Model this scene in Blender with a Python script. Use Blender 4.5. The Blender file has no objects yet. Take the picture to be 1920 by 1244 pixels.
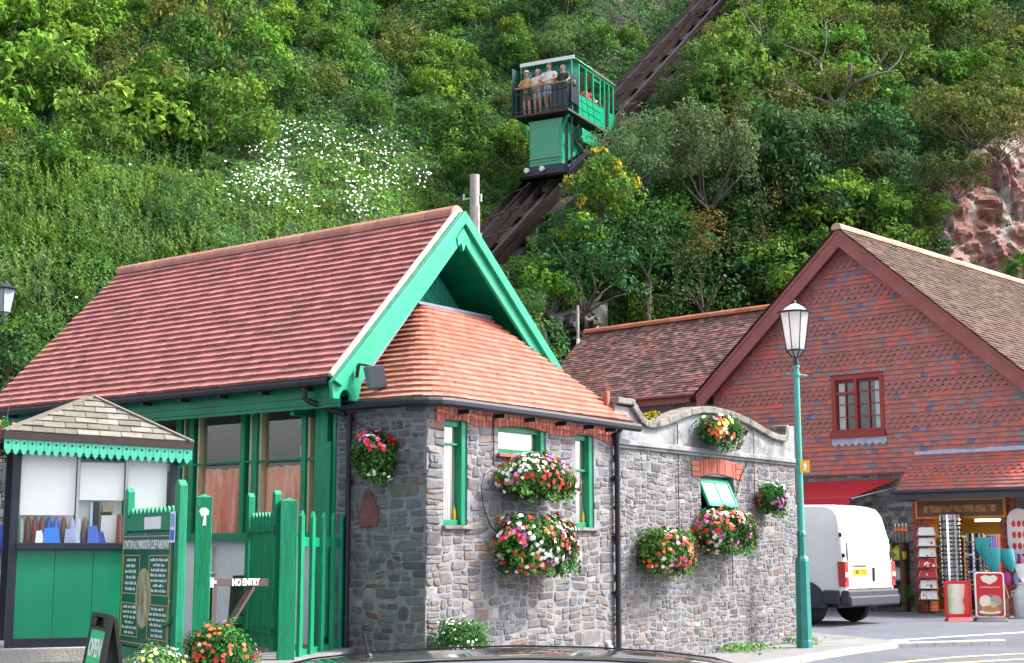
import bpy, bmesh, math, random
import numpy as np
from mathutils import Vector, Matrix, Euler
R = math.radians
SC = bpy.context.scene
COL = SC.collection

# ---------------------------------------------------------------- camera, sky, sun, exposure
cam_d = bpy.data.cameras.new("camera")
cam = bpy.data.objects.new("camera", cam_d)
COL.objects.link(cam)
EYE, PITCH, FOC = 1.45, 8.63, 2720.0
cam.location = (0, 0, EYE)
cam.rotation_euler = (R(90 + PITCH), 0, 0)
cam_d.sensor_width = 36
cam_d.lens = FOC / 1920 * 36
cam_d.clip_end = 2000
SC.camera = cam

SUN_AZ, SUN_EL = 84.0, 47.0      # azimuth clockwise from +Y
sun_dir = Vector((math.sin(R(SUN_AZ)) * math.cos(R(SUN_EL)), math.cos(R(SUN_AZ)) * math.cos(R(SUN_EL)), math.sin(R(SUN_EL))))
world = bpy.data.worlds.new("World")
SC.world = world
world.use_nodes = True
wn = world.node_tree.nodes
wl = world.node_tree.links
bg = wn["Background"]
sky = wn.new("ShaderNodeTexSky")
sky.sky_type = 'NISHITA'
sky.sun_disc = False
sky.sun_elevation = R(SUN_EL)
sky.sun_rotation = R(SUN_AZ)
sky.air_density = 1.0
sky.dust_density = 5.0
sky.ozone_density = 1.0
hs = wn.new("ShaderNodeHueSaturation")
hs.inputs["Saturation"].default_value = 0.38
wl.new(sky.outputs[0], hs.inputs["Color"])
wl.new(hs.outputs[0], bg.inputs["Color"])
bg.inputs["Strength"].default_value = 0.15
sd = bpy.data.lights.new("sun", 'SUN')
sd.energy = 2.5
sd.angle = R(7)
sd.color = (1.0, 0.95, 0.87)
sun = bpy.data.objects.new("sun", sd)
COL.objects.link(sun)
sun.rotation_euler = (-sun_dir).to_track_quat('-Z', 'Y').to_euler()
SC.view_settings.view_transform = 'Standard'
SC.view_settings.look = 'None'
SC.view_settings.exposure = 1.62
SC.view_settings.gamma = 1.0
SC.cycles.use_denoising = True
SC.cycles.max_bounces = 6
SC.cycles.transparent_max_bounces = 8

# ---------------------------------------------------------------- helpers
rng = random.Random(7)
nrg = np.random.default_rng(11)


def srgb(r, g, b):
    def f(c):
        c /= 255.0
        return c / 12.92 if c <= 0.04045 else ((c + 0.055) / 1.055) ** 2.4
    return (f(r), f(g), f(b), 1)


class MB:
    """collects polygons of one part"""
    def __init__(s):
        s.v, s.f, s.m, s.r = [], [], [], []

    def poly(s, pts, mi=0, rnd=0.5):
        n = len(s.v)
        s.v.extend([tuple(p) for p in pts])
        s.f.append(tuple(range(n, n + len(pts))))
        s.m.append(mi)
        s.r.append(rnd)
        return s

    def mesh(s, verts, faces, mi=0, rnd=0.5):
        n = len(s.v)
        s.v.extend([tuple(p) for p in verts])
        for f in faces:
            s.f.append(tuple(i + n for i in f))
            s.m.append(mi)
            s.r.append(rnd)
        return s

    def hexa(s, p, mi=0, rnd=0.5):
        return s.mesh(p, [(0, 3, 2, 1), (4, 5, 6, 7), (0, 1, 5, 4), (1, 2, 6, 5), (2, 3, 7, 6), (3, 0, 4, 7)], mi, rnd)

    def box(s, x0, x1, y0, y1, z0, z1, mi=0, rnd=0.5):
        return s.hexa([(x0, y0, z0), (x1, y0, z0), (x1, y1, z0), (x0, y1, z0), (x0, y0, z1), (x1, y0, z1), (x1, y1, z1), (x0, y1, z1)], mi, rnd)

    def bar(s, p0, p1, w, h, up=(0, 0, 1), mi=0, rnd=0.5):
        """rectangular bar from p0 to p1, w across, h along up"""
        p0, p1 = Vector(p0), Vector(p1)
        d = (p1 - p0).normalized()
        x = d.cross(Vector(up))
        if x.length < 1e-4:
            x = d.cross(Vector((1, 0, 0)))
        x.normalize()
        u = x.cross(d).normalized()
        x, u = x * w / 2, u * h / 2
        return s.hexa([p0 - x - u, p0 + x - u, p1 + x - u, p1 - x - u, p0 - x + u, p0 + x + u, p1 + x + u, p1 - x + u], mi, rnd)

    def tube(s, pts, radii, n=8, mi=0, rnd=0.5, cap=True):
        pts = [Vector(p) for p in pts]
        if not isinstance(radii, (list, tuple)):
            radii = [radii] * len(pts)
        rings = []
        ref = Vector((0.13, 0.31, 0.94))
        for i, p in enumerate(pts):
            d = (pts[min(i + 1, len(pts) - 1)] - pts[max(i - 1, 0)]).normalized()
            x = d.cross(ref)
            if x.length < 0.05:
                x = d.cross(Vector((1, 0, 0)))
            x.normalize()
            y = d.cross(x)
            rings.append([p + (x * math.cos(2 * math.pi * k / n) + y * math.sin(2 * math.pi * k / n)) * radii[i] for k in range(n)])
        vs = [q for r in rings for q in r]
        fs = [(i * n + k, i * n + (k + 1) % n, (i + 1) * n + (k + 1) % n, (i + 1) * n + k) for i in range(len(pts) - 1) for k in range(n)]
        if cap:
            fs.append(tuple(range(n - 1, -1, -1)))
            fs.append(tuple((len(pts) - 1) * n + k for k in range(n)))
        return s.mesh(vs, fs, mi, rnd)

    def lathe(s, prof, n=16, c=(0, 0, 0), mi=0, rnd=0.5, a0=0.0):
        """prof: list of (radius, z)"""
        vs = [(c[0] + r * math.cos(a0 + 2 * math.pi * k / n), c[1] + r * math.sin(a0 + 2 * math.pi * k / n), c[2] + z) for r, z in prof for k in range(n)]
        fs = [(i * n + k, i * n + (k + 1) % n, (i + 1) * n + (k + 1) % n, (i + 1) * n + k) for i in range(len(prof) - 1) for k in range(n)]
        fs.append(tuple(range(n - 1, -1, -1)))
        fs.append(tuple((len(prof) - 1) * n + k for k in range(n)))
        return s.mesh(vs, fs, mi, rnd)

    def prism(s, pts, off, mi=0, rnd=0.5):
        """closed polygon of 3D points pushed along off"""
        n = len(pts)
        off = Vector(off)
        vs = [Vector(p) for p in pts] + [Vector(p) + off for p in pts]
        fs = [tuple(range(n - 1, -1, -1)), tuple(range(n, 2 * n))] + [(i, (i + 1) % n, n + (i + 1) % n, n + i) for i in range(n)]
        return s.mesh(vs, fs, mi, rnd)

    def ell(s, c, r, nu=12, nv=8, mi=0, rnd=0.5):
        prof = []
        vs, fs = [], []
        for j in range(nv + 1):
            t = math.pi * j / nv
            for k in range(nu):
                a = 2 * math.pi * k / nu
                vs.append((c[0] + r[0] * math.sin(t) * math.cos(a), c[1] + r[1] * math.sin(t) * math.sin(a), c[2] - r[2] * math.cos(t)))
        for j in range(nv):
            for k in range(nu):
                fs.append((j * nu + k, j * nu + (k + 1) % nu, (j + 1) * nu + (k + 1) % nu, (j + 1) * nu + k))
        return s.mesh(vs, fs, mi, rnd)

    def build(s, name, mats, parent=None, smooth=False, bevel=0.0, fix=True):
        me = bpy.data.meshes.new(name)
        me.from_pydata(s.v, [], s.f)
        if not isinstance(mats, (list, tuple)):
            mats = [mats]
        for m in mats:
            me.materials.append(m)
        me.polygons.foreach_set("material_index", s.m)
        at = me.attributes.new("rnd", 'FLOAT', 'FACE')
        at.data.foreach_set("value", s.r)
        if fix or smooth:
            bm = bmesh.new()
            bm.from_mesh(me)
            if smooth:
                bmesh.ops.remove_doubles(bm, verts=bm.verts, dist=1e-5)
            if fix:
                bmesh.ops.recalc_face_normals(bm, faces=bm.faces)
            bm.to_mesh(me)
            bm.free()
        me.update()
        if smooth:
            me.polygons.foreach_set("use_smooth", [True] * len(me.polygons))
        o = bpy.data.objects.new(name, me)
        COL.objects.link(o)
        if parent is not None:
            o.parent = parent
        if bevel:
            b = o.modifiers.new("soft_edges", 'BEVEL')
            b.width = bevel
            b.segments = 2
            b.limit_method = 'ANGLE'
            b.angle_limit = R(35)
        if smooth:
            try:
                me.set_sharp_from_angle(angle=R(42))
            except Exception:
                pass
        return o


def tag(o, label=None, cat=None, group=None, kind=None):
    if label:
        o["label"] = label
    if cat:
        o["category"] = cat
    if group:
        o["group"] = group
    if kind:
        o["kind"] = kind
    return o


def thing(name, label, cat, loc=(0, 0, 0), rz=0.0, group=None):
    o = bpy.data.objects.new(name, None)
    o.empty_display_size = 0.2
    COL.objects.link(o)
    o.location = loc
    o.rotation_euler = (0, 0, rz)
    return tag(o, label, cat, group)


def copy_tree(o, parent=None):
    c = o.copy()
    COL.objects.link(c)
    c.parent = parent
    for ch in list(o.children):
        copy_tree(ch, c)
    return c


def text(body, size, parent, mat, loc, rot=(R(90), 0, 0), name="lettering", align='CENTER', sx=1.0, depth=0.002, bold=0.0):
    cu = bpy.data.curves.new(name, 'FONT')
    cu.body = body
    cu.size = size
    cu.align_x = align
    cu.align_y = 'CENTER'
    cu.extrude = depth
    cu.offset = bold
    cu.resolution_u = 3
    cu.materials.append(mat)
    o = bpy.data.objects.new(name, cu)
    COL.objects.link(o)
    o.parent = parent
    o.location = loc
    o.rotation_euler = rot
    o.scale = (sx, 1, 1)
    bpy.context.view_layer.update()
    me = bpy.data.meshes.new_from_object(o.evaluated_get(bpy.context.evaluated_depsgraph_get()))
    me.name = name
    m_ = bpy.data.objects.new(name, me)
    COL.objects.link(m_)
    m_.parent = parent
    m_.location, m_.rotation_euler, m_.scale = loc, rot, (sx, 1, 1)
    bpy.data.objects.remove(o)
    return m_


# ---------------------------------------------------------------- materials
def new_mat(name):
    m = bpy.data.materials.new(name)
    m.use_nodes = True
    return m, m.node_tree.nodes, m.node_tree.links, m.node_tree.nodes["Principled BSDF"]


def noise_node(n, l, scale, detail=4.0, rough=0.6, stretch=None):
    tc = n.new("ShaderNodeTexCoord")
    t = n.new("ShaderNodeTexNoise")
    t.inputs["Scale"].default_value = scale
    t.inputs["Detail"].default_value = detail
    t.inputs["Roughness"].default_value = rough
    if stretch:
        mp = n.new("ShaderNodeMapping")
        mp.inputs["Scale"].default_value = stretch
        l.new(tc.outputs["Object"], mp.inputs["Vector"])
        l.new(mp.outputs[0], t.inputs["Vector"])
    else:
        l.new(tc.outputs["Object"], t.inputs["Vector"])
    return t


def ramp_node(n, stops, mode='LINEAR'):
    r = n.new("ShaderNodeValToRGB")
    r.color_ramp.interpolation = mode
    els = r.color_ramp.elements
    while len(els) < len(stops):
        els.new(0.5)
    for e, (p, c) in zip(els, stops):
        e.position = p
        e.color = c if len(c) == 4 else (*c, 1)
    return r


def multiply(n, l, a, b, fac=1.0):
    x = n.new("ShaderNodeMix")
    x.data_type = 'RGBA'
    x.blend_type = 'MULTIPLY'
    x.inputs[0].default_value = fac
    l.new(a, x.inputs[6])
    l.new(b, x.inputs[7])
    return x.outputs[2]


def mixc(n, l, f, a, b):
    x = n.new("ShaderNodeMix")
    x.data_type = 'RGBA'
    l.new(f, x.inputs[0])
    for s, i in ((a, 6), (b, 7)):
        if hasattr(s, "is_output"):
            l.new(s, x.inputs[i])
        else:
            x.inputs[i].default_value = s if len(s) == 4 else (*s, 1)
    return x.outputs[2]


def paint(name, col, rough=0.45, metal=0.0, wear=0.18, scale=6.0, bump=0.0, bscale=40.0, stretch=None, spec=0.5, coat=0.0, dirt=None):
    """a painted / plain surface with slight uneven tone"""
    m, n, l, b = new_mat(name)
    t = noise_node(n, l, scale, 5.0, 0.65, stretch)
    r = ramp_node(n, [(0.25, (1 - wear, 1 - wear, 1 - wear)), (0.75, (1 + wear * 0.4,) * 3)])
    l.new(t.outputs["Fac"], r.inputs[0])
    c = n.new("ShaderNodeRGB")
    c.outputs[0].default_value = col if len(col) == 4 else (*col, 1)
    out = multiply(n, l, c.outputs[0], r.outputs[0])
    if dirt:
        t2 = noise_node(n, l, dirt[1], 6.0, 0.7)
        r2 = ramp_node(n, [(dirt[2], (0, 0, 0)), (dirt[2] + 0.12, (1, 1, 1))])
        l.new(t2.outputs["Fac"], r2.inputs[0])
        out = mixc(n, l, r2.outputs[0], out, dirt[0])
    l.new(out, b.inputs["Base Color"])
    b.inputs["Roughness"].default_value = rough
    b.inputs["Metallic"].default_value = metal
    b.inputs["Specular IOR Level"].default_value = spec
    b.inputs["Coat Weight"].default_value = coat
    if bump:
        t3 = noise_node(n, l, bscale, 4.0, 0.6, stretch)
        bp = n.new("ShaderNodeBump")
        bp.inputs["Strength"].default_value = bump
        bp.inputs["Distance"].default_value = 0.02
        l.new(t3.outputs["Fac"], bp.inputs["Height"])
        l.new(bp.outputs[0], b.inputs["Normal"])
    return m


def piece(name, stops, mode='LINEAR', rough=0.75, grain=25.0, gamt=0.25, bump=0.4, big=None, spec=0.4, coat=0.0):
    """each piece (tile, stone, brick) takes its own tone from the face attribute rnd"""
    m, n, l, b = new_mat(name)
    a = n.new("ShaderNodeAttribute")
    a.attribute_name = "rnd"
    r = ramp_node(n, stops, mode)
    l.new(a.outputs["Fac"], r.inputs[0])
    t = noise_node(n, l, grain, 5.0, 0.7)
    g = ramp_node(n, [(0.25, (1 - gamt,) * 3), (0.75, (1 + gamt * 0.6,) * 3)])
    l.new(t.outputs["Fac"], g.inputs[0])
    out = multiply(n, l, r.outputs[0], g.outputs[0])
    if big:       # (colour, scale, threshold): lichen, soot
        t2 = noise_node(n, l, big[1], 6.0, 0.75, big[3] if len(big) > 3 else None)
        r2 = ramp_node(n, [(big[2], (0, 0, 0)), (big[2] + 0.15, (1, 1, 1))])
        l.new(t2.outputs["Fac"], r2.inputs[0])
        out = mixc(n, l, r2.outputs[0], out, big[0])
    l.new(out, b.inputs["Base Color"])
    b.inputs["Roughness"].default_value = rough
    b.inputs["Specular IOR Level"].default_value = spec
    b.inputs["Coat Weight"].default_value = coat
    b.inputs["Coat Roughness"].default_value = 0.28
    if bump:
        bp = n.new("ShaderNodeBump")
        bp.inputs["Strength"].default_value = bump
        bp.inputs["Distance"].default_value = 0.01
        l.new(t.outputs["Fac"], bp.inputs["Height"])
        l.new(bp.outputs[0], b.inputs["Normal"])
    return m


def leafy(name, stops, trans=0.35, rough=0.75, hue=0.025, val=0.25):
    """leaf tones from rnd, each plant a little different"""
    m, n, l, b = new_mat(name)
    a = n.new("ShaderNodeAttribute")
    a.attribute_name = "rnd"
    r = ramp_node(n, stops)
    l.new(a.outputs["Fac"], r.inputs[0])
    oi = n.new("ShaderNodeObjectInfo")
    h = n.new("ShaderNodeHueSaturation")
    mr = n.new("ShaderNodeMapRange")
    mr.inputs["To Min"].default_value = 0.5 - hue
    mr.inputs["To Max"].default_value = 0.5 + hue
    l.new(oi.outputs["Random"], mr.inputs["Value"])
    l.new(mr.outputs[0], h.inputs["Hue"])
    mr2 = n.new("ShaderNodeMapRange")
    mr2.inputs["To Min"].default_value = 1 - val
    mr2.inputs["To Max"].default_value = 1 + val
    ml = n.new("ShaderNodeMath")
    ml.operation = 'MULTIPLY_ADD'
    ml.inputs[1].default_value = 7.31
    ml.inputs[2].default_value = 0.17
    fr = n.new("ShaderNodeMath")
    fr.operation = 'FRACT'
    l.new(oi.outputs["Random"], ml.inputs[0])
    l.new(ml.outputs[0], fr.inputs[0])
    l.new(fr.outputs[0], mr2.inputs["Value"])
    l.new(mr2.outputs[0], h.inputs["Value"])
    l.new(r.outputs[0], h.inputs["Color"])
    l.new(h.outputs[0], b.inputs["Base Color"])
    b.inputs["Roughness"].default_value = rough
    b.inputs["Specular IOR Level"].default_value = 0.10
    tr = n.new("ShaderNodeBsdfTranslucent")
    l.new(h.outputs[0], tr.inputs["Color"])
    mx = n.new("ShaderNodeMixShader")
    mx.inputs[0].default_value = trans
    l.new(b.outputs[0], mx.inputs[1])
    l.new(tr.outputs[0], mx.inputs[2])
    l.new(mx.outputs[0], n["Material Output"].inputs["Surface"])
    return m


def glass_mat(name, tint=(1, 1, 1), refl=0.07, rough=0.02):
    m, n, l, b = new_mat(name)
    n.remove(b)
    tr = n.new("ShaderNodeBsdfTransparent")
    tr.inputs[0].default_value = (*tint, 1)
    gl = n.new("ShaderNodeBsdfGlossy")
    gl.inputs["Roughness"].default_value = rough
    lw = n.new("ShaderNodeLayerWeight")
    lw.inputs[0].default_value = 0.5
    pw = n.new("ShaderNodeMath")
    pw.operation = 'POWER'
    pw.inputs[1].default_value = 3.5
    l.new(lw.outputs["Facing"], pw.inputs[0])
    ma = n.new("ShaderNodeMath")
    ma.operation = 'MULTIPLY_ADD'
    ma.use_clamp = True
    ma.inputs[1].default_value = 1 - refl
    ma.inputs[2].default_value = refl
    l.new(pw.outputs[0], ma.inputs[0])
    mx = n.new("ShaderNodeMixShader")
    l.new(ma.outputs[0], mx.inputs[0])
    l.new(tr.outputs[0], mx.inputs[1])
    l.new(gl.outputs[0], mx.inputs[2])
    l.new(mx.outputs[0], n["Material Output"].inputs["Surface"])
    return m


def glow(name, col, strength):
    m, n, l, b = new_mat(name)
    b.inputs["Emission Color"].default_value = (*col, 1)
    b.inputs["Emission Strength"].default_value = strength
    b.inputs["Base Color"].default_value = (*col, 1)
    return m


M = {}
M["green"] = paint("green_paint", (0.004, 0.21, 0.105), 0.35, spec=.3, wear=0.3, scale=3, dirt=((0.01, 0.12, 0.07, 1), 9, 0.62))
M["green_post"] = paint("green_post_paint", (0.006, 0.25, 0.125), 0.42, wear=0.42, scale=5, stretch=(5, 5, .5), bump=.35, bscale=26, spec=.35, dirt=((0.015, 0.085, 0.055, 1), 11, 0.60))
M["aqua"] = paint("lit_green_paint", (0.016, 0.34, 0.19), 0.36, wear=0.28, scale=4, bump=.2, bscale=18, spec=.35, dirt=((0.02, 0.23, 0.15, 1), 5, 0.59))  # same green, lightened to put the bargeboards' light into the colour
M["valance"] = paint("valance_paint", (0.07, 0.50, 0.33), 0.4, wear=0.15)
M["sign_green"] = paint("sign_green", (0.006, 0.10, 0.07), 0.35, wear=0.1)
M["panel_green"] = paint("panel_green", (0.004, 0.20, 0.10), 0.3, wear=0.25, scale=1.5)
M["bright_green"] = paint("banner_green", (0.02, 0.55, 0.22), 0.4, wear=0.08)
M["pipe"] = paint("pipe_black", (0.010, 0.011, 0.022), 0.5, wear=0.2)
M["black"] = paint("black", (0.01, 0.01, 0.012), 0.4, wear=0.3)
M["navy"] = paint("navy_black", (0.015, 0.018, 0.035), 0.35, wear=0.3)
M["white"] = paint("white_paint", (0.8, 0.8, 0.79), 0.45, wear=0.08)
M["render"] = paint("white_render", (0.72, 0.74, 0.76), 0.8, wear=0.14, scale=3, bump=0.6, bscale=60)
M["stonecap"] = paint("coping_stone", (0.22, 0.21, 0.19), 0.9, wear=0.45, scale=7, bump=0.8, bscale=25, dirt=((0.07, 0.065, 0.055, 1), 4, 0.5))
M["cement"] = paint("parapet_cement", (0.27, 0.28, 0.30), 0.85, wear=0.4, scale=3, bump=0.4, bscale=30, dirt=((0.12, 0.12, 0.12, 1), 2.2, 0.50))
M["lead"] = paint("lead_sheet", (0.18, 0.20, 0.27), 0.5, wear=0.25)
M["verge"] = paint("verge_mortar", (0.62, 0.53, 0.46), 0.85, wear=0.35, scale=12, bump=0.5)
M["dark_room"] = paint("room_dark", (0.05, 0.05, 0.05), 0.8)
M["room_wall"] = paint("room_wall", (0.24, 0.22, 0.19), 0.8, wear=0.2, scale=1.0)
M["cream"] = paint("cream_trim", (0.55, 0.47, 0.30), 0.6)
M["net_white"] = paint("net_curtain", (0.78, 0.80, 0.80), 0.7, wear=0.1, scale=1.5)
M["glass"] = glass_mat("glass")
M["glass_sky"] = glass_mat("glass_bright", refl=0.30)
M["wood_brown"] = paint("dark_brown_wood", (0.05, 0.03, 0.028), 0.6, wear=0.4, stretch=(2, 2, 14))
M["maroon"] = paint("maroon_board", (0.30, 0.085, 0.08), 0.55, wear=0.3, scale=3)
M["red_frame"] = paint("red_window_frame", (0.28, 0.025, 0.018), 0.4, wear=0.2)
M["asphalt"] = paint("asphalt", (0.10, 0.108, 0.14), 0.85, wear=0.3, scale=0.7, bump=0.5, bscale=90, dirt=((0.06, 0.063, 0.075, 1), 0.8, 0.53))
M["pave"] = paint("pavement", (0.19, 0.19, 0.195), 0.85, wear=0.3, scale=1.2, bump=0.4, bscale=70, dirt=((0.12, 0.12, 0.12, 1), 1.7, 0.55))
M["kerb"] = paint("kerb_concrete", (0.34, 0.33, 0.31), 0.85, wear=0.3, scale=3, bump=0.4)
M["line_yellow"] = paint("line_yellow", (0.62, 0.55, 0.22), 0.8, wear=0.4, scale=8)
M["line_white"] = paint("line_white", (0.6, 0.6, 0.6), 0.8, wear=0.5, scale=8)
M["trunk"] = paint("bark", (0.10, 0.085, 0.07), 0.9, wear=0.4, scale=12, bump=0.8, bscale=30)
M["pale_bark"] = paint("pale_bark", (0.20, 0.185, 0.16), 0.9, wear=0.4, scale=12, bump=0.8, bscale=30)
M["grey_timber"] = paint("weathered_timber", (0.42, 0.39, 0.36), 0.85, wear=0.45, stretch=(6, 6, .8), bump=0.5)
M["rail"] = paint("rail_steel", (0.035, 0.03, 0.042), 0.5, wear=0.5, scale=2, metal=0.2, spec=.3)
M["sleeper"] = paint("sleeper_timber", (0.020, 0.013, 0.011), 0.95, spec=.08, wear=0.5, scale=4)
M["van_white"] = paint("van_white", (0.74, 0.74, 0.73), 0.25, wear=0.10, scale=1.6, coat=0.5, dirt=((.60, .58, .55, 1), 2.2, .62))
M["rubber"] = paint("rubber", (0.014, 0.014, 0.016), 0.8)
M["bumper"] = paint("bumper_plastic", (0.03, 0.032, 0.05), 0.5, wear=0.15)
M["chrome"] = paint("chrome", (0.6, 0.6, 0.62), 0.15, metal=1.0, wear=0.1)
M["steel"] = paint("galvanised", (0.5, 0.52, 0.55), 0.35, metal=0.7, wear=0.2)
M["red_lens"] = paint("red_lens", (0.45, 0.012, 0.012), 0.2, coat=0.6)
M["yellow"] = paint("yellow_plate", (0.75, 0.42, 0.01), 0.45, wear=0.1)
M["gold"] = paint("gold_line", (0.55, 0.40, 0.12), 0.4)
M["red"] = paint("bright_red", (0.55, 0.012, 0.02), 0.4, wear=0.15)
M["awning"] = paint("awning_cloth", (0.50, 0.018, 0.028), 0.7, wear=0.15, scale=2)
M["skin"] = paint("skin", (0.55, 0.30, 0.22), 0.55, wear=0.1)

M["tile_main"] = piece("red_roof_tiles", [(0, (0.33, 0.14, 0.13)), (0.35, (0.42, 0.165, 0.152)), (0.7, (0.50, 0.195, 0.175)), (1, (0.58, 0.22, 0.19))], rough=0.55, grain=9, gamt=0.16, bump=0.35)
M["tile_hip"] = piece("orange_roof_tiles", [(0, (0.42, 0.15, 0.105)), (0.5, (0.50, 0.19, 0.14)), (1, (0.58, 0.24, 0.18))], rough=0.30, grain=8, gamt=0.15, bump=0.15, spec=0.8, coat=0.6)
M["tile_wing"] = piece("mottled_roof_tiles", [(0, (0.065, 0.05, 0.055)), (0.35, (0.13, 0.065, 0.06)), (0.65, (0.20, 0.075, 0.065)), (0.85, (0.27, 0.16, 0.15)), (1, (0.34, 0.10, 0.075))], rough=0.7, grain=7, gamt=0.3, bump=0.4, big=((0.06, 0.05, 0.055, 1), 0.6, 0.56, (1.6, .5, .5)))
M["tile_lichen"] = piece("lichened_roof_tiles", [(0, (0.07, 0.048, 0.042)), (0.5, (0.11, 0.070, 0.060)), (1, (0.15, 0.092, 0.077))], rough=0.9, spec=.15, grain=9, gamt=0.3, bump=0.4, big=((0.15, 0.115, 0.05, 1), 1.3, 0.55))
M["tile_wall"] = piece("hung_wall_tiles", [(0, (0.12, 0.13, 0.20)), (0.10, (0.24, 0.22, 0.25)), (0.14, (0.30, 0.125, 0.115)), (0.55, (0.40, 0.15, 0.135)), (0.84, (0.47, 0.165, 0.14)), (0.88, (0.52, 0.125, 0.08)), (1, (0.60, 0.14, 0.085))], rough=0.6, grain=10, gamt=0.18, bump=0.3)
M["ridge"] = piece("orange_ridge_tiles", [(0, (0.42, 0.12, 0.07)), (1, (0.55, 0.19, 0.11))], rough=0.7, grain=10, gamt=0.25)
M["ridge_pink"] = piece("pink_ridge_tiles", [(0, (0.42, 0.18, 0.14)), (1, (0.55, 0.27, 0.20))], rough=0.7, grain=10, gamt=0.25, big=((0.26, 0.15, 0.08, 1), 5, 0.6))
M["stone"] = piece("rubble_stones", [(0, (0.081, 0.077, 0.081)), (0.2, (0.118, 0.119, 0.133)), (0.42, (0.156, 0.153, 0.158)), (0.56, (0.144, 0.119, 0.108)), (0.70, (0.177, 0.178, 0.185)), (0.84, (0.160, 0.136, 0.120)), (0.91, (0.160, 0.090, 0.077)), (0.95, (0.228, 0.204, 0.180)), (1, (0.286, 0.281, 0.283))], rough=0.8, grain=14, gamt=0.5, bump=0.9, big=((0.175, 0.12, 0.10, 1), .55, .62))
M["mortar"] = paint("lime_mortar", (0.225, 0.23, 0.26), 0.9, wear=0.3, scale=6, bump=0.7, bscale=40)
M["grey_stone"] = piece("grey_stones", [(0, (0.08, 0.08, 0.085)), (0.5, (0.19, 0.18, 0.18)), (1, (0.32, 0.31, 0.31))], rough=0.85, grain=14, gamt=0.4, bump=0.9)
M["brick"] = piece("red_bricks", [(0, (0.28, 0.07, 0.05)), (0.5, (0.37, 0.10, 0.07)), (1, (0.47, 0.15, 0.10))], rough=0.8, grain=20, gamt=0.25, bump=0.4)
M["slate"] = piece("kiosk_slates", [(0, (0.10, 0.095, 0.082)), (0.5, (0.15, 0.14, 0.12)), (1, (0.21, 0.195, 0.165))], rough=0.8, grain=9, gamt=0.35, bump=0.5, big=((0.24, 0.24, 0.12, 1), 3, 0.62))
# ---------------------------------------------------------------- surface builders
def tiles(mb, O, ud, vd, nd, rows, gauge, w, L, Rr, th=0.022, shapes=None, jit=0.0025, seed=1, rnd=None, hole=None, sides=False, gap=0.0015):
    """courses of single tiles on a slope: u along the eave, v up the slope"""
    q = random.Random(seed)
    O, ud, vd, nd = Vector(O), Vector(ud), Vector(vd), Vector(nd)
    P = lambda u, v, n: O + ud * u + vd * v + nd * n
    for i in range(rows):
        v0, v1 = i * gauge, (i + 1) * gauge * 1.0 + gauge * 0.05
        off = (i % 2) * w / 2
        lo, hi = min(L(v0), L(v1)), max(Rr(v0), Rr(v1))
        j0, j1 = int((lo - off) / w) - 2, int((hi - off) / w) + 2
        for j in range(j0, j1):
            u0 = j * w + off
            u1 = u0 + w - gap
            a0, b0 = max(u0, L(v0)), min(u1, Rr(v0))
            a1, b1 = max(u0, L(v1)), min(u1, Rr(v1))
            if hole and hole[2] - gauge * .3 < v0 < hole[3] - gauge * .4 and b0 > hole[0] and a0 < hole[1]:
                if (a0 + b0) / 2 < (hole[0] + hole[1]) / 2:
                    b0, b1 = min(b0, hole[0]), min(b1, hole[0])
                else:
                    a0, a1 = max(a0, hole[1]), max(a1, hole[1])
            if b0 - a0 < 0.004 and b1 - a1 < 0.004:
                continue
            if b0 < a0:
                a0 = b0 = min(max((a0 + b0) / 2, L(v0)), max(Rr(v0), L(v0)))
            if b1 < a1:
                a1 = b1 = min(max((a1 + b1) / 2, L(v1)), max(Rr(v1), L(v1)))
            lf = th + q.uniform(-jit, jit)
            l2 = lf + q.uniform(-jit, jit) * .5
            hb = 0.004
            r = q.random() if rnd is None else rnd(q, i, j)
            s = shapes[i] if shapes else 0
            dv = q.uniform(-.004, .004)
            if s and b0 - a0 > w * 0.6:
                p = gauge * 0.27
                um = (a0 + b0) / 2
                low = [(a0, v0 + p), (a0 + w * .10, v0 + p * .7), (um - w * .10, v0 - p * .8), (um + w * .10, v0 - p * .8), (b0 - w * .10, v0 + p * .7), (b0, v0 + p)]
            else:
                low = [(a0, v0 + dv), (b0, v0 + dv)]
            top = [P(u, v, lf if k < len(low) / 2 else l2) for k, (u, v) in enumerate(low)]
            bot = [P(u, v, -.004) for u, v in low]
            mb.poly(top + [P(b1, v1, hb), P(a1, v1, hb)], 0, r)
            for k in range(len(low) - 1):
                mb.poly([bot[k], bot[k + 1], top[k + 1], top[k]], 0, r * 0.8)
            if sides:
                mb.poly([bot[-1], P(b1, v1, -.004), P(b1, v1, hb), top[-1]], 0, r)
                mb.poly([P(a1, v1, -.004), bot[0], top[0], P(a1, v1, hb)], 0, r)


def vnoise(x, y, s):
    """smooth value noise in -1..1"""
    def h(i, j):
        k = (i * 374761393 + j * 668265263 + s * 2147483647) & 0xffffffff
        k = ((k ^ (k >> 13)) * 1274126177) & 0xffffffff
        return ((k ^ (k >> 16)) & 0xffff) / 32767.5 - 1
    i, j = math.floor(x), math.floor(y)
    fx, fy = x - i, y - j
    fx, fy = fx * fx * (3 - 2 * fx), fy * fy * (3 - 2 * fy)
    return (h(i, j) * (1 - fx) + h(i + 1, j) * fx) * (1 - fy) + (h(i, j + 1) * (1 - fx) + h(i + 1, j + 1) * fx) * fy


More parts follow.
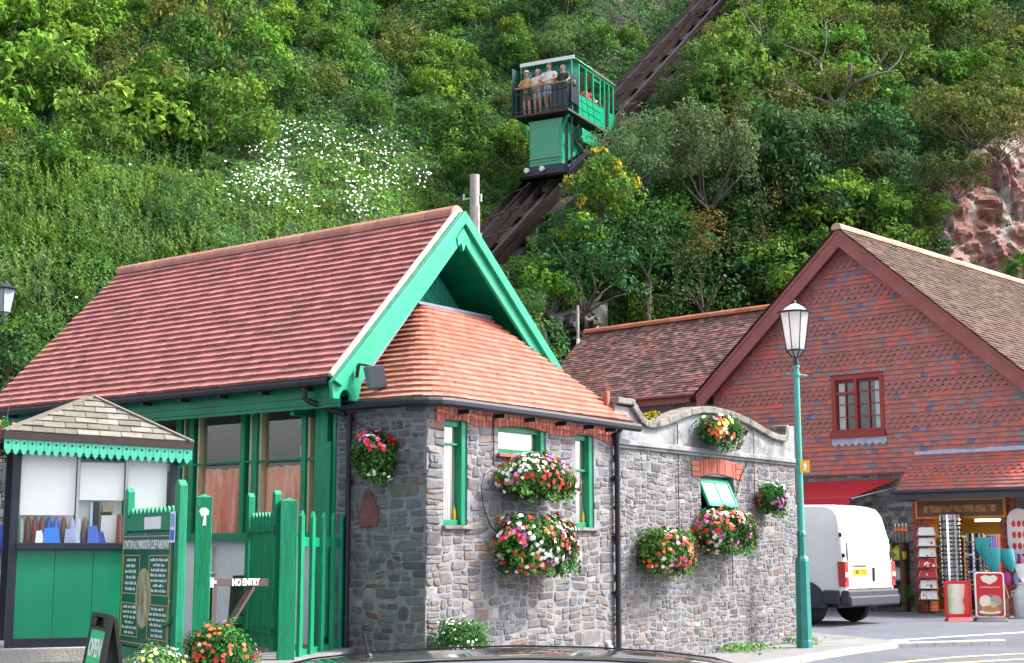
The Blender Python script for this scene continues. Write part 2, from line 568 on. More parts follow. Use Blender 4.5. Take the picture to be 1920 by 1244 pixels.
def rubble(mb, fmap, u0, u1, z0, z1, holes=(), seed=1, big=0.42, mi=0, keep=None, hmin=.055, hmax=.20):
    """irregular stones packed into a rectangle; fmap(u, z, n) gives the 3D point"""
    q = random.Random(seed)
    rects = []

    def split(a, b, c, d):
        w, h = b - a, d - c
        lw, lh = q.uniform(.13, big), q.uniform(hmin + .02, hmax)
        asp = q.uniform(1.7, 3.4)
        if w / asp > h and w > lw:
            t = a + w * q.uniform(.32, .68)
            split(a, t, c, d)
            split(t, b, c, d)
        elif h > lh:
            t = c + h * q.uniform(.35, .65)
            split(a, b, c, t)
            split(a, b, t, d)
        elif w > lw:
            t = a + w * q.uniform(.35, .65)
            split(a, t, c, d)
            split(t, b, c, d)
        else:
            rects.append((a, b, c, d))
    split(u0, u1, z0, z1)

    def warp(u, z):
        return (u + .045 * vnoise(u * 3.1, z * 3.7, seed) + .02 * vnoise(u * 9, z * 9, seed + 3),
                z + .035 * vnoise(u * 2.6, z * 3.3, seed + 1) + .016 * vnoise(u * 8, z * 8, seed + 2))
    for a, b, c, d in rects:
        cu, cz = (a + b) / 2, (c + d) / 2
        if any(h[0] - .02 < cu < h[1] + .02 and h[2] - .02 < cz < h[3] + .02 for h in holes):
            continue
        if keep and not keep(cu, cz):
            continue
        w, h = b - a, d - c
        g = q.uniform(.003, .008)
        a, b, c, d = a + g, b - g, c + g, d - g
        if b - a < .02 or d - c < .02:
            continue
        rr = min(w, h) * q.uniform(.15, .36)
        pts = []
        for (x, y, sx, sy) in ((a, c, 1, 1), (b, c, -1, 1), (b, d, -1, -1), (a, d, 1, -1)):
            r1, r2 = rr * q.uniform(.5, 1.3), rr * q.uniform(.4, 1.1)
            m = [(x, y + sy * r2), (x + sx * r1 * .35, y + sy * r2 * .35), (x + sx * r1, y)]
            if sx * sy < 0:
                m.reverse()
            pts += m
        ring = []
        for (x, y) in pts:
            x, y = warp(x + q.uniform(-.006, .006), y + q.uniform(-.006, .006))
            for hh in holes:      # keep out of the openings
                if hh[0] < x < hh[1] and hh[2] < y < hh[3]:
                    if cu < hh[0] + .02:
                        x = hh[0]
                    elif cu > hh[1] - .02:
                        x = hh[1]
                    elif cz < hh[2] + .02:
                        y = hh[2]
                    else:
                        y = hh[3]
            ring.append((min(max(x, u0), u1), min(max(y, z0), z1)))
        out = q.uniform(.012, .022)
        tx, tz = q.uniform(-.07, .07), q.uniform(-.08, .08)
        cu = sum(p[0] for p in ring) / len(ring)
        cz = sum(p[1] for p in ring) / len(ring)
        r = q.random()
        n = len(ring)
        k = 0.80
        base = [fmap(x, y, 0.0) for x, y in ring]
        mid = [fmap(cu + (x - cu) * .93, cz + (y - cz) * .93, max(.004, out * .75 + (x - cu) * tx + (y - cz) * tz)) for x, y in ring]
        top = [fmap(cu + (x - cu) * .72, cz + (y - cz) * .72, max(.008, out + (x - cu) * tx + (y - cz) * tz)) for x, y in ring]
        N = len(mb.v)
        mb.v.extend([tuple(p) for p in base + mid + top])
        for e in range(n):
            f = (e + 1) % n
            mb.f += [(N + e, N + f, N + n + f, N + n + e), (N + n + e, N + n + f, N + 2 * n + f, N + 2 * n + e)]
            mb.m += [mi, mi]
            mb.r += [r, r]
        mb.f.append(tuple(N + 2 * n + e for e in range(n)))
        mb.m.append(mi)
        mb.r.append(r)


def sheet(mb, fmap, us, zs, holes=(), mi=0, n=0.0):
    """backing surface with openings left out"""
    us = sorted(set([round(x, 4) for x in us] + [h[k] for h in holes for k in (0, 1)]))
    zs = sorted(set([round(x, 4) for x in zs] + [h[k] for h in holes for k in (2, 3)]))
    for a, b in zip(us, us[1:]):
        for c, d in zip(zs, zs[1:]):
            cu, cz = (a + b) / 2, (c + d) / 2
            if any(h[0] < cu < h[1] and h[2] < cz < h[3] for h in holes):
                continue
            mb.poly([fmap(a, c, n), fmap(b, c, n), fmap(b, d, n), fmap(a, d, n)], mi)


def reveals(mb, fmap, hole, depth, mi=0, n0=0.012):
    a, b, c, d = hole
    for (p, q_) in (((a, c), (a, d)), ((b, d), (b, c)), ((a, d), (b, d)), ((b, c), (a, c))):
        mb.poly([fmap(*p, n0), fmap(*q_, n0), fmap(*q_, -depth), fmap(*p, -depth)], mi)


# ---------------------------------------------------------------- leaves
def leaf_object(name, P, N, size, rnd, mats, parent=None, mi=None, aspect=0.62, petals=False, T=None):
    """many small pointed leaves (or round petals) as one mesh, made with numpy"""
    n = len(P)
    P = np.asarray(P, float)
    N = np.asarray(N, float)
    N /= np.linalg.norm(N, axis=1)[:, None] + 1e-9
    a = nrg.normal(size=(n, 3))
    if T is None:
        T = np.cross(N, a)
    else:
        T = np.array(T, float)
        N = np.cross(np.cross(T, N), T)
        N /= np.linalg.norm(N, axis=1)[:, None] + 1e-9
    T /= np.linalg.norm(T, axis=1)[:, None] + 1e-9
    B = np.cross(N, T)
    s = np.asarray(size, float)[:, None]
    if petals:
        k = 6
        V = np.stack([P + (T * math.cos(2 * math.pi * j / k) + B * math.sin(2 * math.pi * j / k)) * s * (.5 if j % 2 == 0 else .40) + N * s * (.10 if j % 2 else 0) for j in range(k)], 1)
    else:
        k = 4
        V = np.stack([P - T * s * .5, P + B * s * aspect * .5 + N * s * .10, P + T * s * .5 - N * s * .05, P - B * s * aspect * .5 + N * s * .10], 1)
    me = bpy.data.meshes.new(name)
    me.vertices.add(n * k)
    me.vertices.foreach_set("co", V.reshape(-1).astype(np.float32))
    me.loops.add(n * k)
    me.loops.foreach_set("vertex_index", np.arange(n * k, dtype=np.int32))
    me.polygons.add(n)
    me.polygons.foreach_set("loop_start", np.arange(0, n * k, k, dtype=np.int32))
    if not isinstance(mats, (list, tuple)):
        mats = [mats]
    for m in mats:
        me.materials.append(m)
    if mi is not None:
        me.polygons.foreach_set("material_index", np.asarray(mi, np.int32))
    at = me.attributes.new("rnd", 'FLOAT', 'FACE')
    at.data.foreach_set("value", np.clip(rnd, 0, 1).astype(np.float32))
    me.update(calc_edges=True)
    o = bpy.data.objects.new(name, me)
    COL.objects.link(o)
    if parent is not None:
        o.parent = parent
    return o


def unit(n):
    d = nrg.normal(size=(n, 3))
    return d / np.linalg.norm(d, axis=1)[:, None]


def crown(nclump, per, rad, cr=(.28, .5), shell=.75, flat=0.0, zmin=-.35):
    """leaf positions gathered in clumps through an uneven crown"""
    d = unit(nclump * 3)
    d = d[d[:, 2] > zmin][:nclump]
    rr = shell + (1 - shell) * nrg.random(len(d)) - .35 * (nrg.random(len(d)) < .25)
    C = d * rr[:, None] * (1 + .18 * nrg.normal(size=(len(d), 1)) * .6)
    Ps, Ns, Rs = [], [], []
    for c in C:
        r = nrg.uniform(*cr)
        e = unit(per)
        up = e[:, 2] * .5 + e @ (c / (np.linalg.norm(c) + 1e-6)) * .5
        e = e[up > -.45]
        ra = r * (.55 + .5 * nrg.random(len(e)))
        sq = np.array([1, 1, .75 - flat])
        Ps.append(c + e * ra[:, None] * sq)
        Ns.append(e + .55 * nrg.normal(size=e.shape) + [0, 0, .45])
        tone = nrg.random()
        Rs.append(.5 * tone + .5 * nrg.random(len(e)))
    P = np.concatenate(Ps) * np.asarray(rad)
    return P, np.concatenate(Ns), np.concatenate(Rs)


# ---------------------------------------------------------------- ground
def smooth(a, b, x):
    t = min(1, max(0, (x - a) / (b - a)))
    return t * t * (3 - 2 * t)


def ground_z(y):
    return -0.55 + 0.52 * smooth(9.5, 19, y) + 0.03 * smooth(19, 21.5, y) + 0.2 * smooth(22.3, 25.3, y)


def ground_sheet(name, mat, x0, x1, ys, dz, nx=6, edge=None):
    mb = MB()
    for ya, yb in zip(ys, ys[1:]):
        for i in range(nx):
            a, b = i / nx, (i + 1) / nx
            la, ra = edge(ya) if edge else (x0, x1)
            lb, rb = edge(yb) if edge else (x0, x1)
            mb.poly([(la + (ra - la) * a, ya, ground_z(ya) + dz), (la + (ra - la) * b, ya, ground_z(ya) + dz), (lb + (rb - lb) * b, yb, ground_z(yb) + dz), (lb + (rb - lb) * a, yb, ground_z(yb) + dz)])
    return tag(mb.build(name, mat, fix=False), kind="structure")


YS = [-400, -40, 0, 5, 8] + [9 + .5 * i for i in range(36)] + [28, 32, 40, 60, 120, 400]
ground_sheet("road", M["asphalt"], -400, 400, YS, 0.0, 40)

# pavement strip that runs along the stone building and its kerb
def along(x0, y0, dx, dy, w0, w1, L0, L1, n, z, mb, thick=None):
    d = Vector((dx, dy, 0)).normalized()
    p = Vector((d.y, -d.x, 0))
    for i in range(n):
        s0, s1 = L0 + (L1 - L0) * i / n, L0 + (L1 - L0) * (i + 1) / n
        c = [Vector((x0, y0, 0)) + d * s + p * w for s, w in ((s0, w0), (s0, w1), (s1, w1), (s1, w0))]
        top = [(q.x, q.y, ground_z(q.y) + z) for q in c]
        if thick:
            mb.hexa([(q.x, q.y, ground_z(q.y) + z - thick) for q in c] + top)
        else:
            mb.poly(top)


mb = MB()
along(-0.92, 15.8, .6, .8, -.3, 1.25, -1.5, 9.9, 24, .055, mb, .12)
tag(mb.build("pavement", M["pave"]), kind="structure")
mb = MB()
along(-0.92, 15.8, .6, .8, 1.255, 1.40, -1.5, 9.9, 24, .075, mb, .16)
along(5.60, 22.6, .97, .24, -.02, .13, 0.25, 2.1, 6, .07, mb, .14)
tag(mb.build("kerb", M["kerb"], bevel=.012), kind="structure")
mb = MB()
pts1 = [(4.9, 19.75), (6.2, 20.75), (7.2, 21.3), (8.6, 21.75), (11.5, 22.3)]
pts2 = [(4.2, 18.75), (5.4, 19.6), (6.8, 20.35), (8.4, 20.95), (11.5, 21.55)]
for pl in (pts1, pts2):
    for (xa, ya), (xb, yb) in zip(pl, pl[1:]):
        for k in range(4):
            t0, t1 = k / 4, (k + 1) / 4
            A = (xa + (xb - xa) * t0, ya + (yb - ya) * t0)
            B_ = (xa + (xb - xa) * t1, ya + (yb - ya) * t1)
            mb.poly([(A[0], A[1], ground_z(A[1]) + .005), (A[0] + .04, A[1] - .11, ground_z(A[1] - .11) + .005), (B_[0] + .04, B_[1] - .11, ground_z(B_[1] - .11) + .005), (B_[0], B_[1], ground_z(B_[1]) + .005)])
tag(mb.build("yellow_road_line", M["line_yellow"]), kind="structure")
mb = MB()
for k in range(10):
    A = (5.3 + .62 * k, 23.2 + .215 * k)
    B_ = (A[0] + .62, A[1] + .215)
    mb.poly([(A[0], A[1], ground_z(A[1]) + .005), (A[0] + .02, A[1] - .085, ground_z(A[1] - .085) + .005), (B_[0] + .02, B_[1] - .085, ground_z(B_[1] - .085) + .005), (B_[0], B_[1], ground_z(B_[1]) + .005)])
tag(mb.build("parking_line", M["line_white"]), kind="structure")

# raised forecourt of the station
mb = MB()
mb.prism([(-12, 12.75, -.6), (-2.05, 12.75, -.6), (-1.74, 16.42, -.6), (-6.4, 22.0, -.6), (-14, 24, -.6)], (0, 0, 1.0))
tag(mb.build("forecourt", M["pave"]), kind="structure")

# ---------------------------------------------------------------- hillside
RX, RY, RZ, AZ, SL = 1.45, 51.5, 14.9, R(28), 0.73      # the cliff railway's line
RDX, RDY = math.sin(AZ), math.cos(AZ)


def rail_sd(x, y):
    s = (x - RX) * RDX + (y - RY) * RDY
    return s, (x - RX) * RDY - (y - RY) * RDX


def lerp_tab(tab, x):
    if x <= tab[0][0]:
        return tab[0][1]
    for (a, va), (b, vb) in zip(tab, tab[1:]):
        if x <= b:
            return va + (vb - va) * (x - a) / (b - a)
    return tab[-1][1]


def hill_z(x, y):
    y0 = lerp_tab([(-30, 24), (-15, 27.5), (-6, 32), (-2, 34), (40, 34)], x)
    p = .85 * (y - y0) + 1.5 * vnoise(x * .16, y * .13, 5) * smooth(0, 8, y - y0) + .5 * vnoise(x * .5, y * .4, 6)
    yb = lerp_tab([(-1.2, 22), (1.2, 40), (3, 44.5), (10, 45), (17, 45.6), (40, 47)], x)
    st = 2.3 * (y - yb) + .8 * vnoise(x * .5, y * .5, 8) + 1.2 * vnoise(x * .22, y * .1, 9)
    z = min(p, st)
    s, d = rail_sd(x, y)
    rz = RZ + SL * s - .75
    k = smooth(1.9, 4.2, abs(d + .1))
    if st > p or abs(d) < 2.4:
        z = rz * (1 - k) + z * k
    return max(z, -.9)


mb = MB()
gx = np.arange(-46, 46.1, 1.0)
gy = np.arange(23, 112, 1.0)
H = [[hill_z(x, y) for x in gx] for y in gy]
vs = [(x, y, H[j][i]) for j, y in enumerate(gy) for i, x in enumerate(gx)]
W_ = len(gx)
mb.mesh(vs, [(j * W_ + i, j * W_ + i + 1, (j + 1) * W_ + i + 1, (j + 1) * W_ + i) for j in range(len(gy) - 1) for i in range(W_ - 1)])
mhill, n, l, b = new_mat("hill_soil")
geo = n.new("ShaderNodeNewGeometry")
sep = n.new("ShaderNodeSeparateXYZ")
l.new(geo.outputs["Normal"], sep.inputs[0])
t = noise_node(n, l, .9, 6, .7)
r1 = ramp_node(n, [(.3, (.012, .02, .006)), (.55, (.03, .05, .012)), (.75, (.055, .045, .02))])
l.new(t.outputs["Fac"], r1.inputs[0])
t2 = noise_node(n, l, .7, 8, .75)
r2 = ramp_node(n, [(.3, (.02, .02, .015)), (.5, (.05, .045, .03)), (.7, (.12, .10, .085))])
l.new(t2.outputs["Fac"], r2.inputs[0])
r3 = ramp_node(n, [(.42, (1, 1, 1)), (.55, (0, 0, 0))])
l.new(sep.outputs["Z"], r3.inputs[0])
l.new(mixc(n, l, r3.outputs[0], r1.outputs[0], r2.outputs[0]), b.inputs["Base Color"])
b.inputs["Roughness"].default_value = .95
hill = mb.build("hillside", mhill, smooth=True, fix=False)
tag(hill, kind="structure")
# ---------------------------------------------------------------- station building (local x along the stone front, y towards the back)
C0 = Vector((-0.919, 15.8, 0))
UA, UB = Vector((.6, .8, 0)), Vector((-.8, .6, 0))
ROT_ST = math.atan2(.8, .6)


def SW(a, b, z):
    return C0 + UA * a + UB * b + Vector((0, 0, z))


st = thing("station_building", "cliff railway station with red tiled roof, green bargeboards and a stone bay", "station", C0, ROT_ST)
def bay(u, z, n):
    if u <= 1.35:
        return Vector((-n, 1.35 - u, z))
    return Vector((u - 1.35, -n, z))


UO = 1.35           # u = a + UO on the front
win = [(.27, .68, 1.74, 2.90), (1.25, 2.20, 2.58, 2.91), (2.83, 3.24, 1.75, 2.90)]
holes = [(a + UO, b + UO, c, d) for a, b, c, d in win]
mb = MB()
U1 = 3.74 + UO
sheet(mb, bay, [0, .7, 1.35] + [2, 3, 4, U1], [-.6, 1, 2, 3.12], holes, 1, .010)
rubble(mb, bay, 0, 1.352, -.3, 3.08, (), seed=4, big=.56, hmin=.045, hmax=.20)
rubble(mb, lambda u, z, n: Vector((u - 1.35, -n, z)), 1.325, U1, -.3, 3.08, holes, seed=5, big=.56, hmin=.045, hmax=.20)
for h in holes:
    reveals(mb, bay, h, .16, 1)
mb.poly([(3.74, 0, -.6), (3.74, 1.8, -.6), (3.74, 1.8, 3.1), (3.74, 0, 3.1)], 1)
mb.build("stone_wall", [M["stone"], M["mortar"]], st, fix=False)
mb = MB()
mb.prism([bay(.524 + du, 1.92 + dz, .018) for du, dz in ((-.13, -.21), (.13, -.19), (.15, -.02), (.03, .20), (-.05, .22), (-.14, -.02))], (-.022, 0, 0))
mb.build("red_stone", paint("red_sandstone", (.19, .075, .065), .85, wear=.5, scale=9, bump=.8), st, bevel=.012)

# brick heads along the bay front
mb = MB()
q = random.Random(5)
a = .12
while a < 3.70:
    w = q.uniform(.068, .078)
    bot = 2.90
    for (h0, h1, hz0, hz1) in win:
        if h0 - .12 < a + w / 2 < h1 + .12:
            t = (a + w / 2 - (h0 + h1) / 2) / ((h1 - h0) / 2 + .12)
            bot = 2.862 + .05 * (1 - t * t)
    if bot == 2.90:
        for z in (2.86, 2.93, 3.0):
            mb.box(a, a + w - .011, -.022 - q.random() * .006, .05, z, z + .06, 0, q.random())
    else:
        mb.box(a, a + w - .011, -.026 - q.random() * .006, .05, bot, 2.955, 0, q.random())
        mb.box(a, a + w - .011, -.026 - q.random() * .006, .05, 2.965, 3.05, 0, q.random())
    a += w
mb.box(.12, 3.70, -.014, .04, 2.93, 3.06, 1)
for h0, h1, z0, z1 in ((.12, .15, 0, 0), (.80, 1.13, 0, 0), (2.32, 2.71, 0, 0), (3.36, 3.70, 0, 0)):
    mb.box(h0, h1, -.0138, .04, 2.865, 2.93, 1)
mb.build("brick_arch", [M["brick"], M["mortar"]], st, bevel=0)
# windows of the bay
for k, (h0, h1, z0, z1) in enumerate(win):
    f = MB()
    fr = .022
    y0, y1 = .04, .11
    f.box(h0, h0 + fr, y0, y1, z0, z1)
    f.box(h1 - .085, h1, y0 - .035, y1, z0, z1)
    f.box(h0 + fr, h1 - .085, y0 + .002, y1, z0, z0 + .06)
    f.box(h0 + fr, h1 - .085, y0 + .002, y1, z1 - .07, z1)
    if k != 1:
        f.box(h0 + fr, h1 - .085, y0 + .004, y1, z0 + (z1 - z0) * (.76 if k == 0 else .60), z0 + (z1 - z0) * (.76 if k == 0 else .60) + .03)
    w = f.build("window", M["green"], st, bevel=.006)
    g = MB()
    g.poly([(h0 + fr, .075, z0 + .05), (h1 - .085, .075, z0 + .05), (h1 - .085, .075, z1 - .05), (h0 + fr, .075, z1 - .05)])
    g.build("pane", M["glass_sky"], w, fix=False)
    g = MB()
    nn = 14
    for i in range(nn):
        x0, x1 = h0 + (h1 - h0) * i / nn, h0 + (h1 - h0) * (i + 1) / nn
        ya, yb = .122 + .012 * math.sin(i * 1.9), .128 + .012 * math.sin((i + 1) * 1.9)
        g.poly([(x0, ya, z0), (x1, yb, z0), (x1, yb, z1), (x0, ya, z1)])
    g.build("net_curtain", M["net_white"], w, fix=False)
    g = MB()
    g.box(h0 - .03, h1 + .05, -.06, .10, z0 - .045, z0 - .004)
    g.build("sill", M["brick"] if k == 1 else M["stonecap"], w, bevel=.006)
    if k != 1:
        g = MB()
        cx = h0 + .30
        g.lathe([(.02, 0), (.021, .02), (.021, .10), (.009, .13), (.009, .16)], 10, (cx, .085, z0 + .06))
        o = g.build("bottle", M["yellow"], None, smooth=True)
        o.location = C0
        o.rotation_euler = (0, 0, ROT_ST)
        tag(o, "yellow bottle standing inside the " + ("narrow stone bay window beside the round hanging basket" if k == 0 else "narrow stone bay window beside the black downpipe"), "bottle")

# main block: rendered wall, windows with pink curtains
mb = MB()
mb.box(.05, .30, 1.35, 3.95, .3, 1.60)
mb.box(.05, .30, 3.95, 7.5, .3, 1.2)
mb.build("rendered_wall", M["render"], st)
mb = MB()
mb.tube([(.0, 3.45, 1.52), (.0, 3.45, 1.2)], .035, 8)
mb.tube([(.02, 3.45, 1.2), (.02, 3.45, .5)], .02, 8)
mb.box(-.02, .05, 3.39, 3.51, 1.18, 1.21)
mb.build("wall_pipe", M["white"], st, bevel=.004)
mb = MB()
mb.box(3.0, 3.1, 1.4, 7.5, .3, 3.3)         # far room wall
mb.box(.1, 3.0, 7.4, 7.5, .3, 3.3)
mb.box(.3, 3.74, 1.36, 1.46, .3, 3.1)
mb.box(.1, 3.0, 1.46, 7.4, 3.26, 3.32)
mb.box(2.9, 3.0, 2.6, 3.0, 2.3, 2.75, 1)
mb.box(2.9, 3.0, 3.5, 3.7, 2.2, 2.5, 2)
mb.build("room", [M["room_wall"], M["dark_room"], M["navy"]], st)
mb = MB()
mb.box(-.05, .13, 1.40, 4.0, 1.605, 1.67, 0)
mb.box(-.07, -.048, 1.40, 4.0, 1.58, 1.607, 0)
wf = mb.build("window_sill", M["green_post"], st, bevel=.006)
for b0, b1, x0, x1, z0, z1 in [(1.35, 1.40, -.03, .14, .4, 3.18), (1.46, 1.66, -.055, .12, .4, 3.18), (1.40, 1.46, -.06, -.02, .5, 2.7)] + [(p, q_, -.03, .12, 1.665, 3.18) for p, q_ in ((1.83, 1.905), (2.645, 2.74), (2.86, 2.94), (3.78, 3.87), (4.02, 4.12))] + [(5.6, 5.72, -.03, .12, .4, 3.18), (7.3, 7.42, -.03, .12, .4, 3.18)]:
    mb = MB()
    mb.box(x0, x1, b0, b1, z0, z1)
    mb.build("window_post", M["green_post"], st, bevel=.006)
for b0, b1 in ((1.79, 1.825), (2.60, 2.64), (2.765, 2.805), (3.70, 3.735), (3.975, 4.005)):
    mb = MB()
    mb.box(.0, .11, b0, b1, 1.672, 3.16)
    mb.build("window_bead", M["cream"], st, bevel=.004)
mb = MB()
for b0, b1 in ((1.66, 1.79), (1.905, 2.60), (2.94, 3.70)):
    mb.box(.06, .064, b0, b1, 1.67, 3.16)
mb.build("pane", M["glass"], wf)
mb = MB()
mb.tube([(-.02, 1.66, 2.515), (-.02, 3.8, 2.515)], .014, 6)
mb.build("curtain_rail", M["green_post"], wf)
mcur, n, l, b = new_mat("pink_curtain_cloth")
t = noise_node(n, l, 3.0, 5, .6, (1, 6, .7))
r = ramp_node(n, [(.3, (.78, .17, .08)), (.5, (.92, .34, .20)), (.68, (.96, .62, .50))])
l.new(t.outputs["Fac"], r.inputs[0])
l.new(r.outputs[0], b.inputs["Base Color"])
b.inputs["Roughness"].default_value = .8
for b0, b1 in ((1.68, 1.80), (1.91, 2.61), (2.62, 2.80), (2.95, 3.72)):
    mb = MB()
    nn = int((b1 - b0) * 46)
    for i in range(nn):
        y0, y1 = b0 + (b1 - b0) * i / nn, b0 + (b1 - b0) * (i + 1) / nn
        f = lambda y: .11 + .025 * math.sin(y * 46) + .018 * math.sin(y * 23 + 1)
        g = lambda y: 2.44 + .025 * abs(math.sin(y * 16))
        mb.poly([(f(y0), y0, 1.66), (f(y1), y1, 1.66), (f(y1) * .96, y1, g(y1)), (f(y0) * .96, y0, g(y0))])
    mb.build("curtain", mcur, st, fix=False, smooth=False)
mb = MB()
mb.box(.05, .056, 1.93, 1.99, 2.55, 2.68)
mb.build("window_card", M["white"], wf)

# fascia beam, gutter
mb = MB()
mb.box(-.36, -.30, 1.02, 7.5, 3.05, 3.36)
mb.box(-.375, -.362, 1.02, 7.5, 3.17, 3.185)
mb.box(-.375, -.362, 1.02, 7.5, 3.09, 3.105)
mb.box(-.30, .05, 1.02, 7.5, 3.18, 3.22)
mb.build("fascia", M["green"], st)
mb = MB()
mb.tube([(-.49, 1.02, 3.325), (-.49, 7.55, 3.325)], .052, 8)
for k in range(9):
    mb.box(-.50, -.36, 1.4 + k * .7, 1.44 + k * .7, 3.25, 3.30)
mb.build("gutter", M["pipe"], st)
mb = MB()
mb.tube([(-.47, 1.42, 3.30), (-.47, 1.42, 3.16), (-.42, 1.38, 3.12), (-.12, 1.14, 2.99), (-.075, 1.10, 2.94), (-.075, 1.10, .3)], .034, 8)
for z in (2.93, 2.2, 1.4):
    mb.tube([(-.075, 1.10, z), (-.075, 1.10, z + .06)], .044, 8)
mb.build("downpipe", M["pipe"], st, smooth=True)

# main roof
def rlen(da, dz):
    return math.hypot(da, dz)


mb = MB()
Ls = rlen(2.226, 2.3)
tiles(mb, (-.5, 0, 3.38), (0, -1, 0), (2.226 / Ls, 0, 2.3 / Ls), (-2.3 / Ls, 0, 2.226 / Ls), 26, Ls / 26, .165, lambda v: -7.55, lambda v: -1.0, th=.040, seed=3)
Lr = rlen(2.274, 1.93)
tiles(mb, (4.0, 0, 3.75), (0, 1, 0), (-2.274 / Lr, 0, 1.93 / Lr), (1.93 / Lr, 0, 2.274 / Lr), 24, Lr / 24, .165, lambda v: 1.0, lambda v: 7.55, th=.03, seed=4)
mb.poly([(-.5, 1.0, 3.36), (1.726, 1.0, 5.66), (1.726, 7.55, 5.66), (-.5, 7.55, 3.36)], 0, .2)
mb.poly([(4.0, 1.0, 3.73), (1.726, 1.0, 5.66), (1.726, 7.55, 5.66), (4.0, 7.55, 3.73)], 0, .2)
roof = mb.build("roof", M["tile_main"], st, fix=False)
mb = MB()
q = random.Random(8)
for k in range(15):
    b0 = 1.0 + k * .4385
    arc = [(1.726 + .115 * math.cos(t) * 1.05, 5.64 + .11 * math.sin(t)) for t in np.linspace(-.35, math.pi + .35, 10)]
    r = q.random()
    for i in range(9):
        (x0, z0), (x1, z1) = arc[i], arc[i + 1]
        mb.poly([(x0, b0, z0), (x1, b0, z1), (x1, b0 + .43, z1), (x0, b0 + .43, z0)], 0, r)
    mb.poly([(x, b0, z) for x, z in arc], 0, r)
    mb.poly([(x, b0 + .43, z) for x, z in arc], 0, r)
mb.build("ridge_tile", M["ridge_pink"], roof)
mb = MB()
mb.prism([(1.726, 7.5, 5.6), (-.4, 7.5, 3.4), (3.9, 7.5, 3.7)], (0, .04, 0))
mb.prism([(3.74, 1.5, .3), (3.74, 7.5, .3), (3.74, 7.5, 3.9), (3.74, 1.5, 3.9)], (-.2, 0, 0))
mb.build("rear_wall", M["render"], st)
# verge mortar
mb = MB()
mb.bar((-.52, .985, 3.385), (1.70, .985, 5.68), .05, .055, (-2.3, 0, 2.226))
mb.bar((4.02, .985, 3.755), (1.75, .985, 5.68), .05, .055, (1.93, 0, 2.274))
mb.build("verge", M["verge"], roof, bevel=.01)
# bargeboards
cut = [(-.335 + .10 * math.cos(t), 3.12 + .115 * math.sin(t)) for t in np.linspace(0, math.pi, 9)]
lp = [(-.57, 3.30), (1.726, 5.665), (1.726, 5.29), (1.0, 4.50), (.05, 3.52), (-.08, 3.32), (-.13, 3.12)] + cut + [(-.53, 3.12)]
rp = [(1.726, 5.665), (4.06, 3.685), (4.06, 3.36), (1.726, 5.29)]
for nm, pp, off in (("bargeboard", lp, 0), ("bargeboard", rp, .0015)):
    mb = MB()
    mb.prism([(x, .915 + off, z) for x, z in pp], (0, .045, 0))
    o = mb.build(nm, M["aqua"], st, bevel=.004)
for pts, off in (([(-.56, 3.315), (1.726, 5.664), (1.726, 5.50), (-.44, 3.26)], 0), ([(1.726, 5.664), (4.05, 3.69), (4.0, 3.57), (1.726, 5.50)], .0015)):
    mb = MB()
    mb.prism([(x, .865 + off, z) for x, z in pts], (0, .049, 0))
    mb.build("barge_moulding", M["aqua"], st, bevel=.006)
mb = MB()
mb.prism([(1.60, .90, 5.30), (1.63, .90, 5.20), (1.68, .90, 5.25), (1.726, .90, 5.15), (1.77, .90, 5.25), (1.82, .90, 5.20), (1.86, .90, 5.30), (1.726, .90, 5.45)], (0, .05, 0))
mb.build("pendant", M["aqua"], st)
# soffit boards and the gable panel
mb = MB()
q = random.Random(3)
for (xa, za, xb, zb) in ((-.36, 3.42, 1.72, 5.58), (3.92, 3.72, 1.73, 5.58)):
    nn = 12
    for i in range(nn):
        t0, t1 = i / nn, (i + .965) / nn
        x0, z0, x1, z1 = xa + (xb - xa) * t0, za + (zb - za) * t0, xa + (xb - xa) * t1, za + (zb - za) * t1
        mb.hexa([(x0, .96, z0 - .02), (x1, .96, z1 - .02), (x1, 1.9, z1 - .02), (x0, 1.9, z0 - .02), (x0, .96, z0), (x1, .96, z1), (x1, 1.9, z1), (x0, 1.9, z0)])
mb.build("soffit", M["green"], st)
mb = MB()
mb.prism([(1.726, 1.76, 5.52), (-.3, 1.76, 3.42), (-.3, 1.76, 3.0), (3.72, 1.76, 3.0), (3.85, 1.76, 3.72)], (0, .06, 0))
mb.build("gable_wall", M["green"], st)
mb = MB()
for s in (-1, 1):
    nn = 9
    for i in range(nn):
        c0, c1 = i / nn * 1.0, (i + .9) / nn * 1.0
        # diagonal boards falling away from the centre post
        P_ = lambda c, t: (1.726 + s * (.05 + c * .95 * (1 - t * 0)), 1.735, 4.52 + t)
        x0, x1 = 1.726 + s * (.05 + .10 * i), 1.726 + s * (.05 + .10 * i + .092)
        top = lambda x: 5.46 - abs(x - 1.726) * (1.03 if s < 0 else .87)
        z0a, z1a = top(x0), top(x1)
        if min(z0a, z1a) < 4.55:
            continue
        sh = .0
        mb.hexa([(x0, 1.735, 4.5), (x1, 1.735, 4.5), (x1, 1.757, 4.5), (x0, 1.757, 4.5), (x0, 1.735, z0a), (x1, 1.735, z1a), (x1, 1.757, z1a), (x0, 1.757, z0a)])
for s in (-1, 1):
    for i in range(4):
        x0 = 1.726 + s * .06
        zz = 4.62 + i * .22
        x1 = x0 + s * .55
        z2 = zz - .42
        k = 1 if z2 > 4.5 else (zz - 4.5) / .42
        mb.bar((x0, 1.728, zz), (x0 + (x1 - x0) * k, 1.728, zz + (z2 - zz) * k), .02, .022, (0, 1, 0))
mb.box(1.69, 1.76, 1.70, 1.733, 4.5, 5.4)
mb.box(.75, 2.75, 1.68, 1.72, 4.44, 4.50)
mb.build("gable_panel", M["valance"], st)

